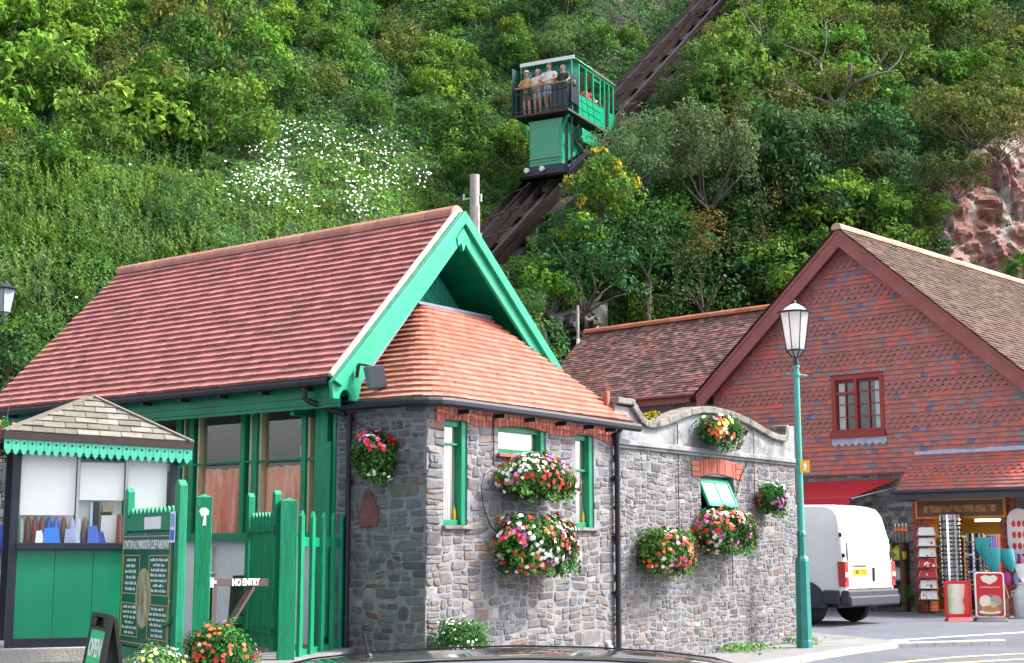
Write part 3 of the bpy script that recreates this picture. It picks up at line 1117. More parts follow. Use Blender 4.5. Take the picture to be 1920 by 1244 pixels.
# hipped roof of the stone bay
mb = MB()
NR = 19
F_, LL = rlen(1.38, 1.35), rlen(1.47, 1.35)
rad = lambda t: .26 * (1 - t) + .10
aL = lambda t: -.12 + 1.47 * t
bF = lambda t: -.12 + 1.38 * t
tiles(mb, (0, -.12, 3.12), (1, 0, 0), (0, 1.38 / F_, 1.35 / F_), (0, -1.35 / F_, 1.38 / F_), NR, F_ / NR, .165, lambda v: aL(v / F_) + rad(v / F_), lambda v: 4.0 - 1.37 * v / F_, th=.034, seed=5)
tiles(mb, (-.12, 0, 3.12), (0, -1, 0), (1.47 / LL, 0, 1.35 / LL), (-1.35 / LL, 0, 1.47 / LL), NR, LL / NR, .165, lambda v: -1.30, lambda v: -(bF(v / LL) + rad(v / LL)), th=.034, seed=6)
RL = rlen(1.37, 1.35)
tiles(mb, (4.0, 0, 3.12), (0, 1, 0), (-1.37 / RL, 0, 1.35 / RL), (1.35 / RL, 0, 1.37 / RL), NR, RL / NR, .165, lambda v: bF(v / RL) - .02, lambda v: 1.75, th=.034, seed=7)
q = random.Random(9)
for i in range(NR):
    t0, t1 = i / NR, (i + 1.05) / NR
    K = 5
    r = [q.random() for _ in range(K)]
    lf = [.034 + q.uniform(-.005, .005) for _ in range(K)]
    for k in range(K):
        P4 = []
        for (t, kk, h) in ((t0, k, lf[k]), (t0, k + 1, lf[k]), (t1, k + 1, .004), (t1, k, .004), (t0, k, -.004), (t0, k + 1, -.004)):
            an = math.pi + kk / K * math.pi / 2
            c = Vector((aL(t) + rad(t), bF(t) + rad(t), 3.12 + 1.35 * t))
            nrm = Vector((math.cos(an) * .69, math.sin(an) * .69, .72))
            P4.append(c + Vector((math.cos(an), math.sin(an), 0)) * rad(t) + nrm * h)
        mb.poly(P4[:4], 0, r[k])
        mb.poly([P4[4], P4[5], P4[1], P4[0]], 0, r[k] * .8)
mb.poly([(-.1, 1.7, 3.10), (1.30, 1.7, 4.42), (1.44, 1.36, 4.40), (.30, .30, 3.08), (-.09, .62, 3.09)], 0, .2)
mb.poly([(.45, -.09, 3.09), (1.55, 1.22, 4.40), (2.6, 1.22, 4.42), (3.95, -.08, 3.10)], 0, .2)
mb.build("bay_roof", M["tile_hip"], st, fix=False)
mb = MB()
mb.box(1.25, 2.72, 1.21, 1.75, 4.455, 4.49)
mb.bar((-.18, 1.0, 3.20), (1.28, 1.30, 4.50), .10, .03, (-1, 0, 1))
mb.build("lead_flashing", M["lead"], st)
mb = MB()
gp = [(-.17, 1.3, 3.07), (-.17, .45, 3.07)] + [(.28 - .45 * math.cos(t), .28 - .45 * math.sin(t) , 3.07) for t in np.linspace(.15, math.pi / 2 - .15, 5)] + [(.45, -.17, 3.07), (2, -.17, 3.065), (4.08, -.17, 3.05)]
mb.tube(gp, .055, 8)
for a in (.5, 1.15, 1.75, 2.4, 3.0, 3.5):
    mb.box(a, a + .03, -.18, -.02, 2.97, 3.02)
mb.build("gutter", M["pipe"], st)
mb = MB()
mb.tube([(3.69, -.14, 3.03), (3.69, -.07, 2.95), (3.69, -.07, 0.0)], .036, 10)
for z in (.9, 1.6, 2.35, 2.9):
    mb.tube([(3.69, -.07, z), (3.69, -.07, z + .07)], .047, 10)
    mb.box(3.62, 3.76, -.05, .0, z + .02, z + .05)
mb.build("downpipe", M["pipe"], st, smooth=True)
mb = MB()
mb.tube([(1.13, -.035, 3.0), (1.135, -.035, 2.62), (1.13, -.04, 2.42), (.96, -.045, 2.33), (.89, -.045, 2.2), (.93, -.045, 1.95), (1.06, -.05, 1.74), (1.25, -.06, 1.62)], .008, 5)
mb.build("cable", M["black"], st)
mb = MB()
mb.tube([(-.04, .42, 2.66), (-.03, .62, 2.72), (-.03, .95, 2.86), (-.03, 1.1, 2.93)], .007, 5)
mb.build("cable", M["black"], st)
mb = MB()
mb.tube([(3.50, .0, .32), (3.50, -.06, .32), (3.50, -.07, .28), (3.50, -.07, .06)], .03, 8)
mb.build("waste_pipe", M["white"], st, smooth=True)

# floodlight on the bargeboard
fl = thing("floodlight", "grey box floodlight fixed under the green bargeboard above the stone bay", "lamp", SW(-.08, .78, 3.42), ROT_ST)
mb = MB()
mb.hexa([(-.09, -.10, -.20), (.13, -.20, -.17), (.16, -.10, -.20), (-.06, .0, -.23), (-.16, -.08, .10), (.06, -.18, .13), (.10, -.06, .12), (-.12, .04, .09)])
mb.build("housing", M["lead"], fl, bevel=.012)
mb = MB()
mb.bar((-.14, .10, .14), (-.05, -.04, .11), .05, .03)
mb.bar((-.14, .10, .14), (-.14, .13, -.05), .04, .03, (1, 0, 0))
mb.build("bracket", M["wood_brown"], fl)
mb = MB()
mb.poly([(-.085, -.107, -.195), (.128, -.207, -.165), (.055, -.187, .125), (-.155, -.087, .095)])
mb.build("lens", M["bumper"], fl, fix=False)

fl.scale = (.8, .8, .8)
# ---------------------------------------------------------------- annexe with curved parapet
an = thing("stone_annexe", "grey rubble annexe with a curved cement parapet and a propped green window", "building", C0, ROT_ST)
fa = lambda u, z, n: Vector((u, -n, z))
A0, A1 = 3.75, 8.95
wh = (5.95, 6.93, 2.02, 2.52)
mb = MB()
sheet(mb, fa, [A0, 5, 7.5, A1], [-.5, 1, 2, 2.86], [wh], 1, .010)
rubble(mb, fa, A0, A1, -.25, 2.83, [wh], seed=12, big=.38, hmin=.04, hmax=.16)
fs = lambda u, z, n: Vector((A1 + n, u, z))
sheet(mb, fs, [0, 4], [-.5, 2.86], (), 1, .006)
rubble(mb, fs, 0, 1.2, -.25, 2.83, (), seed=13, big=.36)
reveals(mb, fa, wh, .2, 1)
mb.box(A0, A1, 3.9, 4.0, -.5, 2.86, 1)
mb.box(A0, A1 - .002, .25, 3.9, 2.70, 2.80, 1)
mb.build("stone_wall", [M["stone"], M["mortar"]], an, fix=False)
top = [(3.80, 3.38), (4.15, 3.37), (4.24, 3.30), (4.34, 3.20), (4.50, 3.14), (4.75, 3.15), (5.05, 3.22), (5.36, 3.31), (5.66, 3.39), (5.96, 3.445), (6.28, 3.465), (6.58, 3.46), (7.0, 3.43), (7.4, 3.375), (7.75, 3.30), (8.08, 3.23), (8.35, 3.20), (8.62, 3.20)]
mb = MB()
mb.prism([(x, .0, z - .04) for x, z in top] + [(8.66, 0, 3.40), (8.99, 0, 3.42), (8.99, 0, 2.86), (3.76, 0, 2.86), (3.76, 0, 3.40)], (0, .22, 0))
mb.build("parapet", M["cement"], an, fix=True)
mb = MB()
for (xa, za), (xb, zb) in zip(top[1:], top[2:]):
    nx = Vector((-(zb - za), 0, xb - xa)).normalized()
    mb.bar((xa, .10, za), (xb + .004, .10, zb), .32, .10, nx, 0, .5)
mb.box(3.74, 4.17, -.07, .27, 3.36, 3.44)
mb.hexa([(8.55, -.06, 3.17), (8.68, -.06, 3.17), (8.68, .26, 3.17), (8.55, .26, 3.17), (8.60, -.06, 3.40), (8.72, -.06, 3.42), (8.72, .26, 3.42), (8.60, .26, 3.40)])
mb.build("coping", M["stonecap"], an, bevel=.015)
mb = MB()
mb.box(3.75, 9.02, -.075, .0, 2.825, 2.895)
mb.box(3.75, 9.0, -.045, .0, 2.785, 2.823)
mb.build("cornice", M["cement"], an, bevel=.012)
mb = MB()
q = random.Random(21)
for i in range(13):
    a = 5.93 + i * .0795
    t = (a + .035 - 6.44) / .52
    zb_ = 2.50 + .055 * (1 - t * t)
    mb.box(a, a + .07, -.028 - q.random() * .006, .1, zb_, zb_ + .22, 0, q.random())
for x in (5.70, 6.98):
    for z in (2.50, 2.575, 2.65):
        mb.box(x, x + .215, -.026 - q.random() * .006, .1, z, z + .066, 0, q.random())
mb.build("brick_arch", M["brick"], an)
mb = MB()
mb.box(wh[0], wh[0] + .05, .10, .17, wh[2], wh[3])
mb.box(wh[1] - .06, wh[1], .08, .17, wh[2], wh[3])
mb.box(wh[0] + .05, wh[1] - .06, .10, .17, wh[3] - .06, wh[3])
mb.box(wh[0] - .02, wh[1] + .03, -.03, .17, wh[2] - .02, wh[2] + .03)
aw = mb.build("window", M["green"], an, bevel=.005)
S = Matrix.Translation((0, .08, wh[3] - .06)) @ Matrix.Rotation(R(-24), 4, 'X')
mb = MB()
x0, x1, hh = wh[0] + .055, wh[1] - .07, .42
for bx in ((x0, x0 + .05, -.04, 0, -hh, 0), (x1 - .05, x1, -.04, 0, -hh, 0), (x0 + .05, x1 - .05, -.038, 0, -.05, 0), (x0 + .05, x1 - .05, -.038, 0, -hh, -hh + .06), ((x0 + x1) / 2 - .02, (x0 + x1) / 2 + .02, -.036, 0, -hh + .06, -.05)):
    mb.box(*bx)
mb.v = [tuple(S @ Vector(v)) for v in mb.v]
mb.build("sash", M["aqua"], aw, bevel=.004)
mb = MB()
mb.box(x0 + .03, x1 - .03, -.022, -.018, -hh + .03, -.03)
mb.v = [tuple(S @ Vector(v)) for v in mb.v]
mb.build("pane", M["net_white"], aw)
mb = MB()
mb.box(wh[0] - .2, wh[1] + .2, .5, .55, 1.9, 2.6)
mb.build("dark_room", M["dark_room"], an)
mb = MB()
for x, z0, z1 in ((5.28, 1.55, 2.78), (6.78, .95, 2.0), (7.52, 2.2, 3.2), (5.28, 2.92, 3.2)):
    mb.tube([(x, -.04, z0), (x + .01, -.04, z1)], .007, 5)
    mb.build("cable", M["black"], an)
    mb = MB()
mb.tube([(6.78, -.04, 2.0), (7.1, -.04, 2.55), (7.3, -.05, 2.76)], .007, 5)
mb.build("cable", M["black"], an)
mb = MB()
mb.box(3.42, 3.74, .35, .62, 3.0, 3.42, 0, .4)
mb.box(3.66, 3.74, .05, .12, 3.0, 3.52, 0, .6)
mb.build("brick_stub", M["brick"], an, bevel=.02)
# ---------------------------------------------------------------- kiosk
ks = thing("ticket_kiosk", "green kiosk with a grey slate hipped roof and scalloped green valance", "kiosk", (-4.8, 14.0, .4), R(22))
KW, KD = 1.57, 1.40
mb = MB()
mb.box(-.04, KW + .04, -.04, KD + .04, 0, .145)
mb.build("plinth", M["kerb"], ks, bevel=.01)
mb = MB()
for i in range(4):
    x0 = .07 + i * (KW - .14) / 4
    mb.box(x0, x0 + (KW - .14) / 4 - .006, .012, .05, .235, 1.07)
mb.box(KW - .06, KW - .02, .06, KD, .235, 1.07)
mb.box(.06, KW, KD - .05, KD - .02, .235, 2.1)
mb.build("front_panel", M["panel_green"], ks)
for x in (0, KW - .075):
    for y in (0, KD - .075):
        mb = MB()
        mb.box(x, x + .075, y, y + .075, .145, 2.12)
        mb.build("post", M["navy"], ks, bevel=.006)
mb = MB()
mb.box(.075, KW - .075, .002, .07, .147, .235)
mb.build("bottom_rail", M["navy"], ks, bevel=.005)
mb = MB()
mb.box(.06, KW - .06, -.03, .30, 1.07, 1.135)
mb.build("counter", M["navy"], ks, bevel=.005)
mb = MB()
mb.box(.075, KW - .075, .002, .06, 2.02, 2.12)
mb.build("head_rail", M["navy"], ks, bevel=.005)
mb = MB()
M["glass_kiosk"] = glass_mat("kiosk_glass", refl=.10)
mb.poly([(.075, .02, 1.135), (KW - .075, .02, 1.135), (KW - .075, .02, 2.02), (.075, .02, 2.02)])
mb.build("pane", M["glass_kiosk"], ks, fix=False)
mb = MB()
for x in (.60, 1.06):
    mb.box(x, x + .022, .012, .034, 1.135, 2.02)
mb.build("glazing_bar", M["steel"], ks)
mpost, n, l, b = new_mat("poster_paper")
t = noise_node(n, l, 6, 7, .75, (1, 1, 3.5))
r = ramp_node(n, [(.42, (.92, .92, .92)), (.60, (.88, .91, .92)), (.74, (.66, .80, .86))])
l.new(t.outputs["Fac"], r.inputs[0])
l.new(r.outputs[0], b.inputs["Base Color"])
mb = MB()
mb.box(.08, .59, .06, .065, 1.40, 2.0)
mb.box(.08, .59, .17, .175, 1.14, 1.40)
mb.box(.63, 1.05, .05, .055, 1.55, 1.92)
mb.box(.63, 1.05, .17, .175, 1.14, 1.55)
mb.box(1.09, KW - .1, .06, .065, 1.14, 1.96)
mb.build("poster", mpost, ks)
tl = lambda x: -(x - KW / 2) * .032
mb = MB()
ov = .11
hw = KW / 2 + ov
ap = (KW / 2, KD / 2, 2.64)
ez = 2.16
for (O, ud, half, run) in (((KW / 2, -ov), (1, 0), hw, KD / 2 + ov), ((KW + ov, KD / 2), (0, 1), KD / 2 + ov, hw), ((KW / 2, KD + ov), (-1, 0), hw, KD / 2 + ov), ((-ov, KD / 2), (0, -1), KD / 2 + ov, hw)):
    ln = math.hypot(run, ap[2] - ez)
    inn = (-ud[1], ud[0])
    vd = (inn[0] * run / ln, inn[1] * run / ln, (ap[2] - ez) / ln)
    nd = Vector((ud[0], ud[1], 0)).cross(Vector(vd))
    tiles(mb, (O[0], O[1], ez), (ud[0], ud[1], 0), vd, nd, 7, ln / 7, .21, lambda v: -half * (1 - v / ln), lambda v: half * (1 - v / ln), th=.018, seed=int(half * 100), jit=.004, gap=.006)
    mb.poly([(O[0] - ud[0] * half, O[1] - ud[1] * half, ez), (O[0] + ud[0] * half, O[1] + ud[1] * half, ez), ap], 0, .4)
for (xa, ya) in ((-ov, -ov), (KW + ov, -ov), (KW + ov, KD + ov), (-ov, KD + ov)):
    mb.bar((xa, ya, ez + .012), (ap[0], ap[1], ap[2] + .008), .07, .02, (0, 0, 1), 0, .55)
mb.v = [(x, y, z + tl(x)) for x, y, z in mb.v]
kr = mb.build("roof", M["slate"], ks, fix=False)
mb = MB()
for p0, p1 in (((-ov, -ov), (KW + ov, -ov)), ((KW + ov, -ov), (KW + ov, KD + ov)), ((KW + ov, KD + ov), (-ov, KD + ov)), ((-ov, KD + ov), (-ov, -ov))):
    mb.bar((p0[0], p0[1], ez - .035 + tl(p0[0])), (p1[0], p1[1], ez - .035 + tl(p1[0])), .03, .066)
mb.build("roof_edge", M["wood_brown"], kr)
mb = MB()
for side in range(2):
    nb = 24 if side == 0 else 20
    for i in range(nb):
        w = ((KW + .2) if side == 0 else (KD + .2)) / nb
        x0 = -.1 + i * w
        z1, z0 = 2.09, 1.98
        pp = [(x0, z1), (x0, z0), (x0 + w / 2, z0 - .038), (x0 + w - .003, z0), (x0 + w - .003, z1)]
        if side == 0:
            mb.prism([(x, -.115, z + tl(x)) for x, z in pp], (0, .014, 0))
            c = x0 + w / 2
            mb.prism([(c + .011 * math.cos(a), -.1165, 2.055 + tl(c) + .011 * math.sin(a)) for a in np.linspace(0, 2 * math.pi, 9)[:-1]], (0, .001, 0), 1)
            dx = .017
            mb.prism([(x0 - dx, -.1165, z0 + tl(c)), (x0, -.1165, z0 - .02 + tl(c)), (x0 + dx, -.1165, z0 + tl(c)), (x0, -.1165, z0 + .02 + tl(c))], (0, .001, 0), 1)
        else:
            mb.prism([(KW + .101, x, z + tl(KW)) for x, z in pp], (.014, 0, 0))
mb.build("valance", [M["valance"], M["black"]], kr)

# souvenirs on the kiosk ledge
KM = Matrix.Translation((-4.8, 14.0, .4)) @ Matrix.Rotation(R(22), 4, 'Z')


def plain(name, col, rough=.4, **k):
    if name not in M:
        M[name] = paint(name, col, rough, **k)
    return M[name]


def on_counter(o, x, y=.10, z=1.136):
    o.location = KM @ Vector((x, y, z))
    o.rotation_euler = (0, 0, R(22))


goods = [("pale green glass", (.25, .42, .34), .10), ("dark brown", (.16, .08, .06), .165), ("reddish brown", (.26, .10, .08), .23), ("maroon", (.20, .07, .07), .295), ("bright blue", (.03, .20, .75), .36), ("cobalt blue", (.05, .16, .60), .425), ("tan brown", (.30, .17, .12), .50), ("lavender", (.50, .56, .80), .575), ("pale lilac", (.58, .66, .85), .635), ("grey brown", (.22, .17, .15), .70)]
for nm, c, x in goods:
    mb = MB()
    mb.lathe([(.024, 0), (.028, .02), (.028, .17), (.026, .20), (.020, .228), (.012, .243), (.004, .25)], 10)
    o = mb.build("souvenir_bottle", plain("bottle_" + nm.replace(" ", "_"), c), None, smooth=True)
    on_counter(o, x, .11 + .02 * math.sin(x * 40))
    tag(o, nm + " rounded bottle in the row on the kiosk ledge", "bottle", "bottles on the kiosk ledge")
for nm, c, x, w, h in (("bright blue", (.03, .22, .8), .39, .17, .15), ("pale blue", (.45, .6, .9), .58, .15, .14), ("white", (.75, .78, .8), .28, .09, .12), ("cobalt blue", (.06, .16, .62), .78, .12, .17), ("dark blue", (.02, .06, .40), .86, .08, .11)):
    mb = MB()
    mb.prism([(-w / 2, -.02, 0), (w / 2, -.02, 0), (w / 2 - .03, -.005, h), (-w / 2 + .01, -.005, h * .94)], (0, .012, 0))
    mb.prism([(-.01, .035, 0), (.01, .035, 0), (.0, -.0, h * .7)], (.004, .006, 0))
    o = mb.build("display_card", plain("card_" + nm.replace(" ", "_"), c))
    on_counter(o, x, .065)
    tag(o, nm + " leaflet propped up on the kiosk ledge before the bottles", "leaflet", "leaflets on the kiosk ledge")
tw = thing("till_printer", "black upright column with a bright blue domed cap on the kiosk ledge", "display")
mb = MB()
mb.box(-.03, .03, -.03, .03, 0, .40)
mb.build("column", M["navy"], tw, bevel=.006)
mb = MB()
mb.box(-.055, -.032, -.028, .028, .06, .40)
mb.build("side_panel", plain("pale_cyan", (.5, .68, .78)), tw)
mb = MB()
mb.lathe([(.055, .40), (.055, .425), (.045, .455), (.02, .48), (.004, .485)], 14)
mb.build("cap", plain("cyan_cap", (.05, .42, .72)), tw, smooth=True)
on_counter(tw, .80, .12)
bx = thing("stacked_boxes", "white cartons with a dark stripe beside the black column in the kiosk", "box")
mb = MB()
mb.box(-.07, .09, 0, .05, 0, .27)
mb.build("carton", M["white"], bx, bevel=.004)
mb = MB()
mb.box(-.07, .03, -.004, .045, .272, .30)
mb.build("strip", M["black"], bx)
mb = MB()
mb.box(-.06, .05, .0, .04, .302, .37)
mb.build("tin", plain("tan_card", (.42, .38, .22)), bx, bevel=.004)
on_counter(bx, .92, .11)
mb = MB()
mb.lathe([(.03, 0), (.032, .02), (.026, .26), (.02, .28)], 10)
o = mb.build("rolled_poster", plain("faded_red", (.38, .12, .10)), None, smooth=True)
on_counter(o, 1.03, .10)
tag(o, "faded red cardboard tube standing at the end of the kiosk ledge", "tube")

# ---------------------------------------------------------------- sign gate
def words(mb, x0, x1, z0, z1, lines, seed, y, mi=0):
    q = random.Random(seed)
    lh = (z1 - z0) / lines
    for k in range(lines):
        zc = z1 - (k + .5) * lh
        tot = (x1 - x0) * q.uniform(.55, .98)
        x = (x0 + x1) / 2 - tot / 2
        end = x + tot
        while x < end - .02:
            w = min(q.uniform(.05, .13), end - x)
            k2 = 0
            while k2 < w - .008:
                hh = lh * q.choice((.25, .25, .36))
                mb.box(x + k2, x + k2 + .008, y, y + .002, zc - lh * .25, zc - lh * .25 + hh * 1.6, mi)
                k2 += .0125
            mb.box(x, x + w - .004, y, y + .0018, zc - lh * .22, zc - lh * .08, mi)
            mb.box(x, x + w - .004, y, y + .0018, zc + lh * .05, zc + lh * .16, mi)
            x += w + .02


sg = thing("sign_gate", "tall open gate leaf carrying the dark green cliff railway information board", "gate", (-3.74, 14.10, .4), R(-57))
mb = MB()
mb.prism([(0, 0, .05), (.09, 0, .05), (.09, 0, 1.62), (.045, 0, 1.66), (0, 0, 1.62)], (0, .07, 0))
mb.build("stile", M["green_post"], sg, bevel=.006)
mb = MB()
mb.prism([(1.42, -.02, .05), (1.55, -.02, .05), (1.55, -.02, 1.63), (1.485, -.02, 1.68), (1.42, -.02, 1.63)], (0, .075, 0))
mb.build("stile", M["green_post"], sg, bevel=.006)
mb = MB()
for i in range(12):
    x0 = .09 + i * .1108
    mb.prism([(x0, .02, .02), (x0 + .108, .02, .02), (x0 + .108, .02, 1.40), (x0 + .054, .02, 1.46), (x0, .02, 1.40)], (0, .025, 0))
mb.box(.09, 1.42, -.005, .018, 1.24, 1.37)
mb.box(.09, 1.42, -.005, .018, .06, .17)
mb.build("gate_boards", M["green_post"], sg, bevel=.003)
ib = MB()
ib.box(.06, 1.44, -.03, -.008, .19, 1.22)
board = ib.build("sign_board", M["sign_green"], sg, bevel=.003)
mb = MB()


def frame_line(mb, x0, x1, z0, z1, w, y):
    mb.box(x0, x1, y, y + .003, z0, z0 + w)
    mb.box(x0, x1, y, y + .003, z1 - w, z1)
    mb.box(x0, x0 + w * 1.5, y, y + .003, z0 + w, z1 - w)
    mb.box(x1 - w * 1.5, x1, y, y + .003, z0 + w, z1 - w)


frame_line(mb, .10, 1.40, .215, 1.195, .009, -.0335)
for x0, x1 in ((.12, .60), (.85, 1.37)):
    frame_line(mb, x0, x1, .66, 1.02, .008, -.0335)
    frame_line(mb, x0, x1, .27, .58, .008, -.0335)
mb.prism([(.725 + .205 * math.cos(a), -.0345, .63 + .27 * math.sin(a)) for a in np.linspace(0, 2 * math.pi, 33)[:-1]], (0, .0035, 0))
mb.build("gold_border", M["gold"], board)
mb = MB()
for x0, x1, sd_ in ((.15, .57, 1), (.88, 1.35, 2)):
    for z0, z1, nl, k in ((.68, 1.0, 6 if sd_ == 1 else 7, sd_), (.285, .565, 6, sd_ + 5)):
        mb = MB()
        words(mb, x0, x1, z0, z1, nl, k, -.0335)
        tag(mb.build("small_print", M["white"], board), kind="stuff")
text("LYNTON & LYNMOUTH CLIFF RAILWAY", .115, board, M["white"], (.74, -.031, 1.11), sx=.60, bold=.002)
mpic, n, l, b = new_mat("sepia_photograph")
t = noise_node(n, l, 6, 6, .7, (1.5, 1, .6))
r = ramp_node(n, [(.3, (.10, .08, .05)), (.5, (.33, .29, .2)), (.65, (.62, .58, .46))])
l.new(t.outputs["Fac"], r.inputs[0])
l.new(r.outputs[0], b.inputs["Base Color"])
mb = MB()
mb.prism([(.725 + .185 * math.cos(a), -.037, .63 + .25 * math.sin(a)) for a in np.linspace(0, 2 * math.pi, 33)[:-1]], (0, .0025, 0))
mb.build("oval_picture", mpic, board)
mb = MB()
for x in (.085, .725, 1.415):
    for z in (.205, .62, 1.207):
        if x != .725 or z != .62:
            mb.ell((x, -.032, z), (.011, .006, .011), 8, 5)
mb.build("bolt", M["steel"], board)
mb = MB()
mb.box(.62, 1.06, -.012, -.0055, 1.255, 1.365)
mb.build("paper_notice", M["white"], sg)
mb = MB()
mb.box(1.38, 1.50, -.0365, -.0305, 1.13, 1.40, 0)
mb.box(1.393, 1.487, -.0385, -.037, 1.15, 1.24, 1)
mb.box(1.393, 1.487, -.0385, -.037, 1.265, 1.38, 2)
mb.build("blue_poster", [M["white"], plain("poster_blue", (.03, .14, .62)), plain("poster_sky", (.18, .40, .75))], sg)
mb = MB()
mb.box(1.44, 1.47, -.045, -.02, .46, .50)
mb.bar((1.30, -.05, .40), (1.46, -.04, .44), .02, .02)
mb.build("latch", M["green_post"], sg)

# gate posts, gate leaf, fence
GP = []


def gate_post(x, y, top, w, label, rz):
    t = thing("gate_post", label, "post", (x, y, .4), rz)
    mb = MB()
    h = top - .4
    mb.box(-w / 2, w / 2, -w / 2, w / 2, -.1, h - .035)
    k = w / 2
    mb.mesh([(-k, -k, h - .035), (k, -k, h - .035), (k, k, h - .035), (-k, k, h - .035), (0, 0, h)], [(0, 1, 4), (1, 2, 4), (2, 3, 4), (3, 0, 4)])
    mb.build("shaft", M["green_post"], t, bevel=.006)
    return t


p2_ = gate_post(-2.87, 13.62, 1.985, .15, "green gate post with a small white mark near its pointed top", R(12))
mb = MB()
mb.prism([(-.045, -.0765, 1.42), (-.02, -.0765, 1.37), (.0, -.0765, 1.385), (-.012, -.0765, 1.29), (.022, -.0765, 1.29), (.02, -.0765, 1.385), (.042, -.0765, 1.385), (.045, -.0765, 1.43), (.01, -.0765, 1.455), (-.03, -.0765, 1.45)], (0, .001, 0))
mb.build("white_mark", M["white"], p2_)
p3_ = gate_post(-2.23, 14.60, 1.985, .17, "thick green gate post between the open picket gate and the fence", R(12))
gate_post(-2.99, 13.20, 1.86, .09, "thin pointed green post just behind the information board gate", R(12))

pg = thing("picket_gate", "open green picket gate leaf swung back from the thick post", "gate", (-2.775, 15.34, .4), R(-60))
mb = MB()
for i in range(7):
    x0 = .10 + i * .092
    mb.prism([(x0, 0, .10), (x0 + .082, 0, .10), (x0 + .082, 0, 1.40), (x0 + .041, 0, 1.45), (x0, 0, 1.40)], (0, .022, 0))
mb.build("pickets", M["green_post"], pg, bevel=.003)
for x0 in (0, .765):
    mb = MB()
    mb.prism([(x0, -.02, .08), (x0 + .085, -.02, .08), (x0 + .085, -.02, 1.62), (x0 + .0425, -.02, 1.66), (x0, -.02, 1.62)], (0, .07, 0))
    mb.build("stile", M["green_post"], pg, bevel=.004)
mb = MB()
for z in (.22, 1.22):
    mb = MB()
    mb.box(.09, .76, .024, .055, z, z + .09)
    mb.build("rail", M["green_post"], pg)
    mb = MB()
    mb.box(.09, .88, -.028, -.021, z + .03, z + .06)
    mb.build("hinge_strap", M["green_post"], pg)
mb = MB()
for z in (.25, 1.25):
    mb.tube([(.87, -.03, z - .03), (.87, -.03, z + .05)], .012, 6)
mb.build("hinge", M["wood_brown"], pg)

fn = thing("picket_fence", "green picket fence panel between the thick gate post and the stone bay", "fence", (-2.23, 14.60, .4), R(79.6))
for s_ in (.36, .72, 1.08, 1.44, 1.76):
    mb = MB()
    mb.prism([(s_, -.02, -.1), (s_ + .10, -.02, -.1), (s_ + .10, -.02, 1.41), (s_ + .05, -.02, 1.47), (s_, -.02, 1.41)], (0, .035, 0))
    mb.build("picket", M["green_post"], fn, bevel=.004)
mb = MB()
for z0, z1 in ((1.10, 1.20), (-.05, .06)):
    mb = MB()
    mb.box(.08, 1.9, .016, .055, z0, z1)
    mb.build("rail", M["green_post"], fn, bevel=.004)

ng = thing("no_entry_gate", "low dark brown wooden gate with diagonal brace and NO ENTRY lettering", "gate", (-2.82, 13.74, .4), R(61.5))
mb = MB()
mb.bar((0, 0, .77), (.86, 0, .75), .035, .075)
mb.build("top_rail", M["wood_brown"], ng, bevel=.004)
mb = MB()
mb.box(.02, .09, -.015, .03, .02, .73)
mb.build("stile", M["wood_brown"], ng, bevel=.004)
mb = MB()
mb.bar((.06, .0, .12), (.62, .0, .71), .03, .075, (0, 1, 0))
mb.bar((.02, .0, .08), (.78, .0, .06), .03, .07)
mb.build("brace", M["wood_brown"], ng, bevel=.004)
mb = MB()
mb.box(.02, .06, -.03, -.018, .755, .785)
mb.box(-.03, .02, -.03, .02, .72, .81)
mb.build("latch", M["steel"], ng)
text("NO ENTRY", .088, ng, M["white"], (.50, -.021, .757), sx=.93, bold=.0025)

br = thing("oak_barrel", "dark barrel with a green hoop standing behind the no entry gate", "barrel", (-2.78, 15.62, .4))
mb = MB()
mb.lathe([(.17, 0), (.20, .12), (.22, .38), (.205, .66), (.18, .80), (.165, .80), (.16, .77), (.02, .77)], 20)
mb.build("staves", M["wood_brown"], br, smooth=True)
mb = MB()
mb.lathe([(.2165, .30), (.224, .31), (.226, .37), (.219, .38)], 20)
mb.build("hoop", M["green_post"], br)
mb = MB()
mb.lathe([(.196, .66), (.208, .665), (.205, .71), (.190, .715)], 20)
mb.build("iron_hoop", M["pipe"], br)

# step below the forecourt with the OPEN board
mb = MB()
mb.box(-9, -1.2, 10.9, 12.74, -.7, -.12)
tag(mb.build("step", M["pave"]), kind="structure")
ab = thing("open_board", "black framed OPEN board with a bright green panel leaning by the kiosk", "sign board", (-3.62, 12.20, -.12), R(-61))
TI = Matrix.Rotation(R(-9), 4, 'X')


def tilt(mb):
    mb.v = [tuple(TI @ Vector(v)) for v in mb.v]
    return mb


mb = MB()
mb.box(0, .05, -.02, .02, 0, 1.09)
mb.box(.55, .60, -.02, .02, 0, 1.09)
mb.box(.05, .55, -.02, .02, .05, .10)
mb.box(.05, .55, -.02, .02, .95, .975)
mb.box(.05, .55, -.02, .02, 1.055, 1.09)
mb.box(.05, .17, -.015, .015, .98, 1.05)
mb.box(.43, .55, -.015, .015, .98, 1.05)
tilt(mb).build("frame", M["black"], ab, bevel=.005)
mb = MB()
mb.box(.05, .55, -.01, .01, .10, .95)
tilt(mb).build("panel", M["bright_green"], ab)
mb = MB()
mb.hexa([(.0, .35, 0), (.6, .35, 0), (.6, .38, 0), (.0, .38, 0), (.0, .18, 1.05), (.6, .18, 1.05), (.6, .21, 1.05), (.0, .21, 1.05)])
mb.build("rear_leg", M["black"], ab)
for body, z, s in (("OPEN", .80, .20), ("OPEN", .30, .20)):
    p = TI @ Vector((.30, -.014, z))
    text(body, s, ab, M["white"], p, (R(90 - 9), 0, 0), sx=.80, bold=.006)
mb = MB()
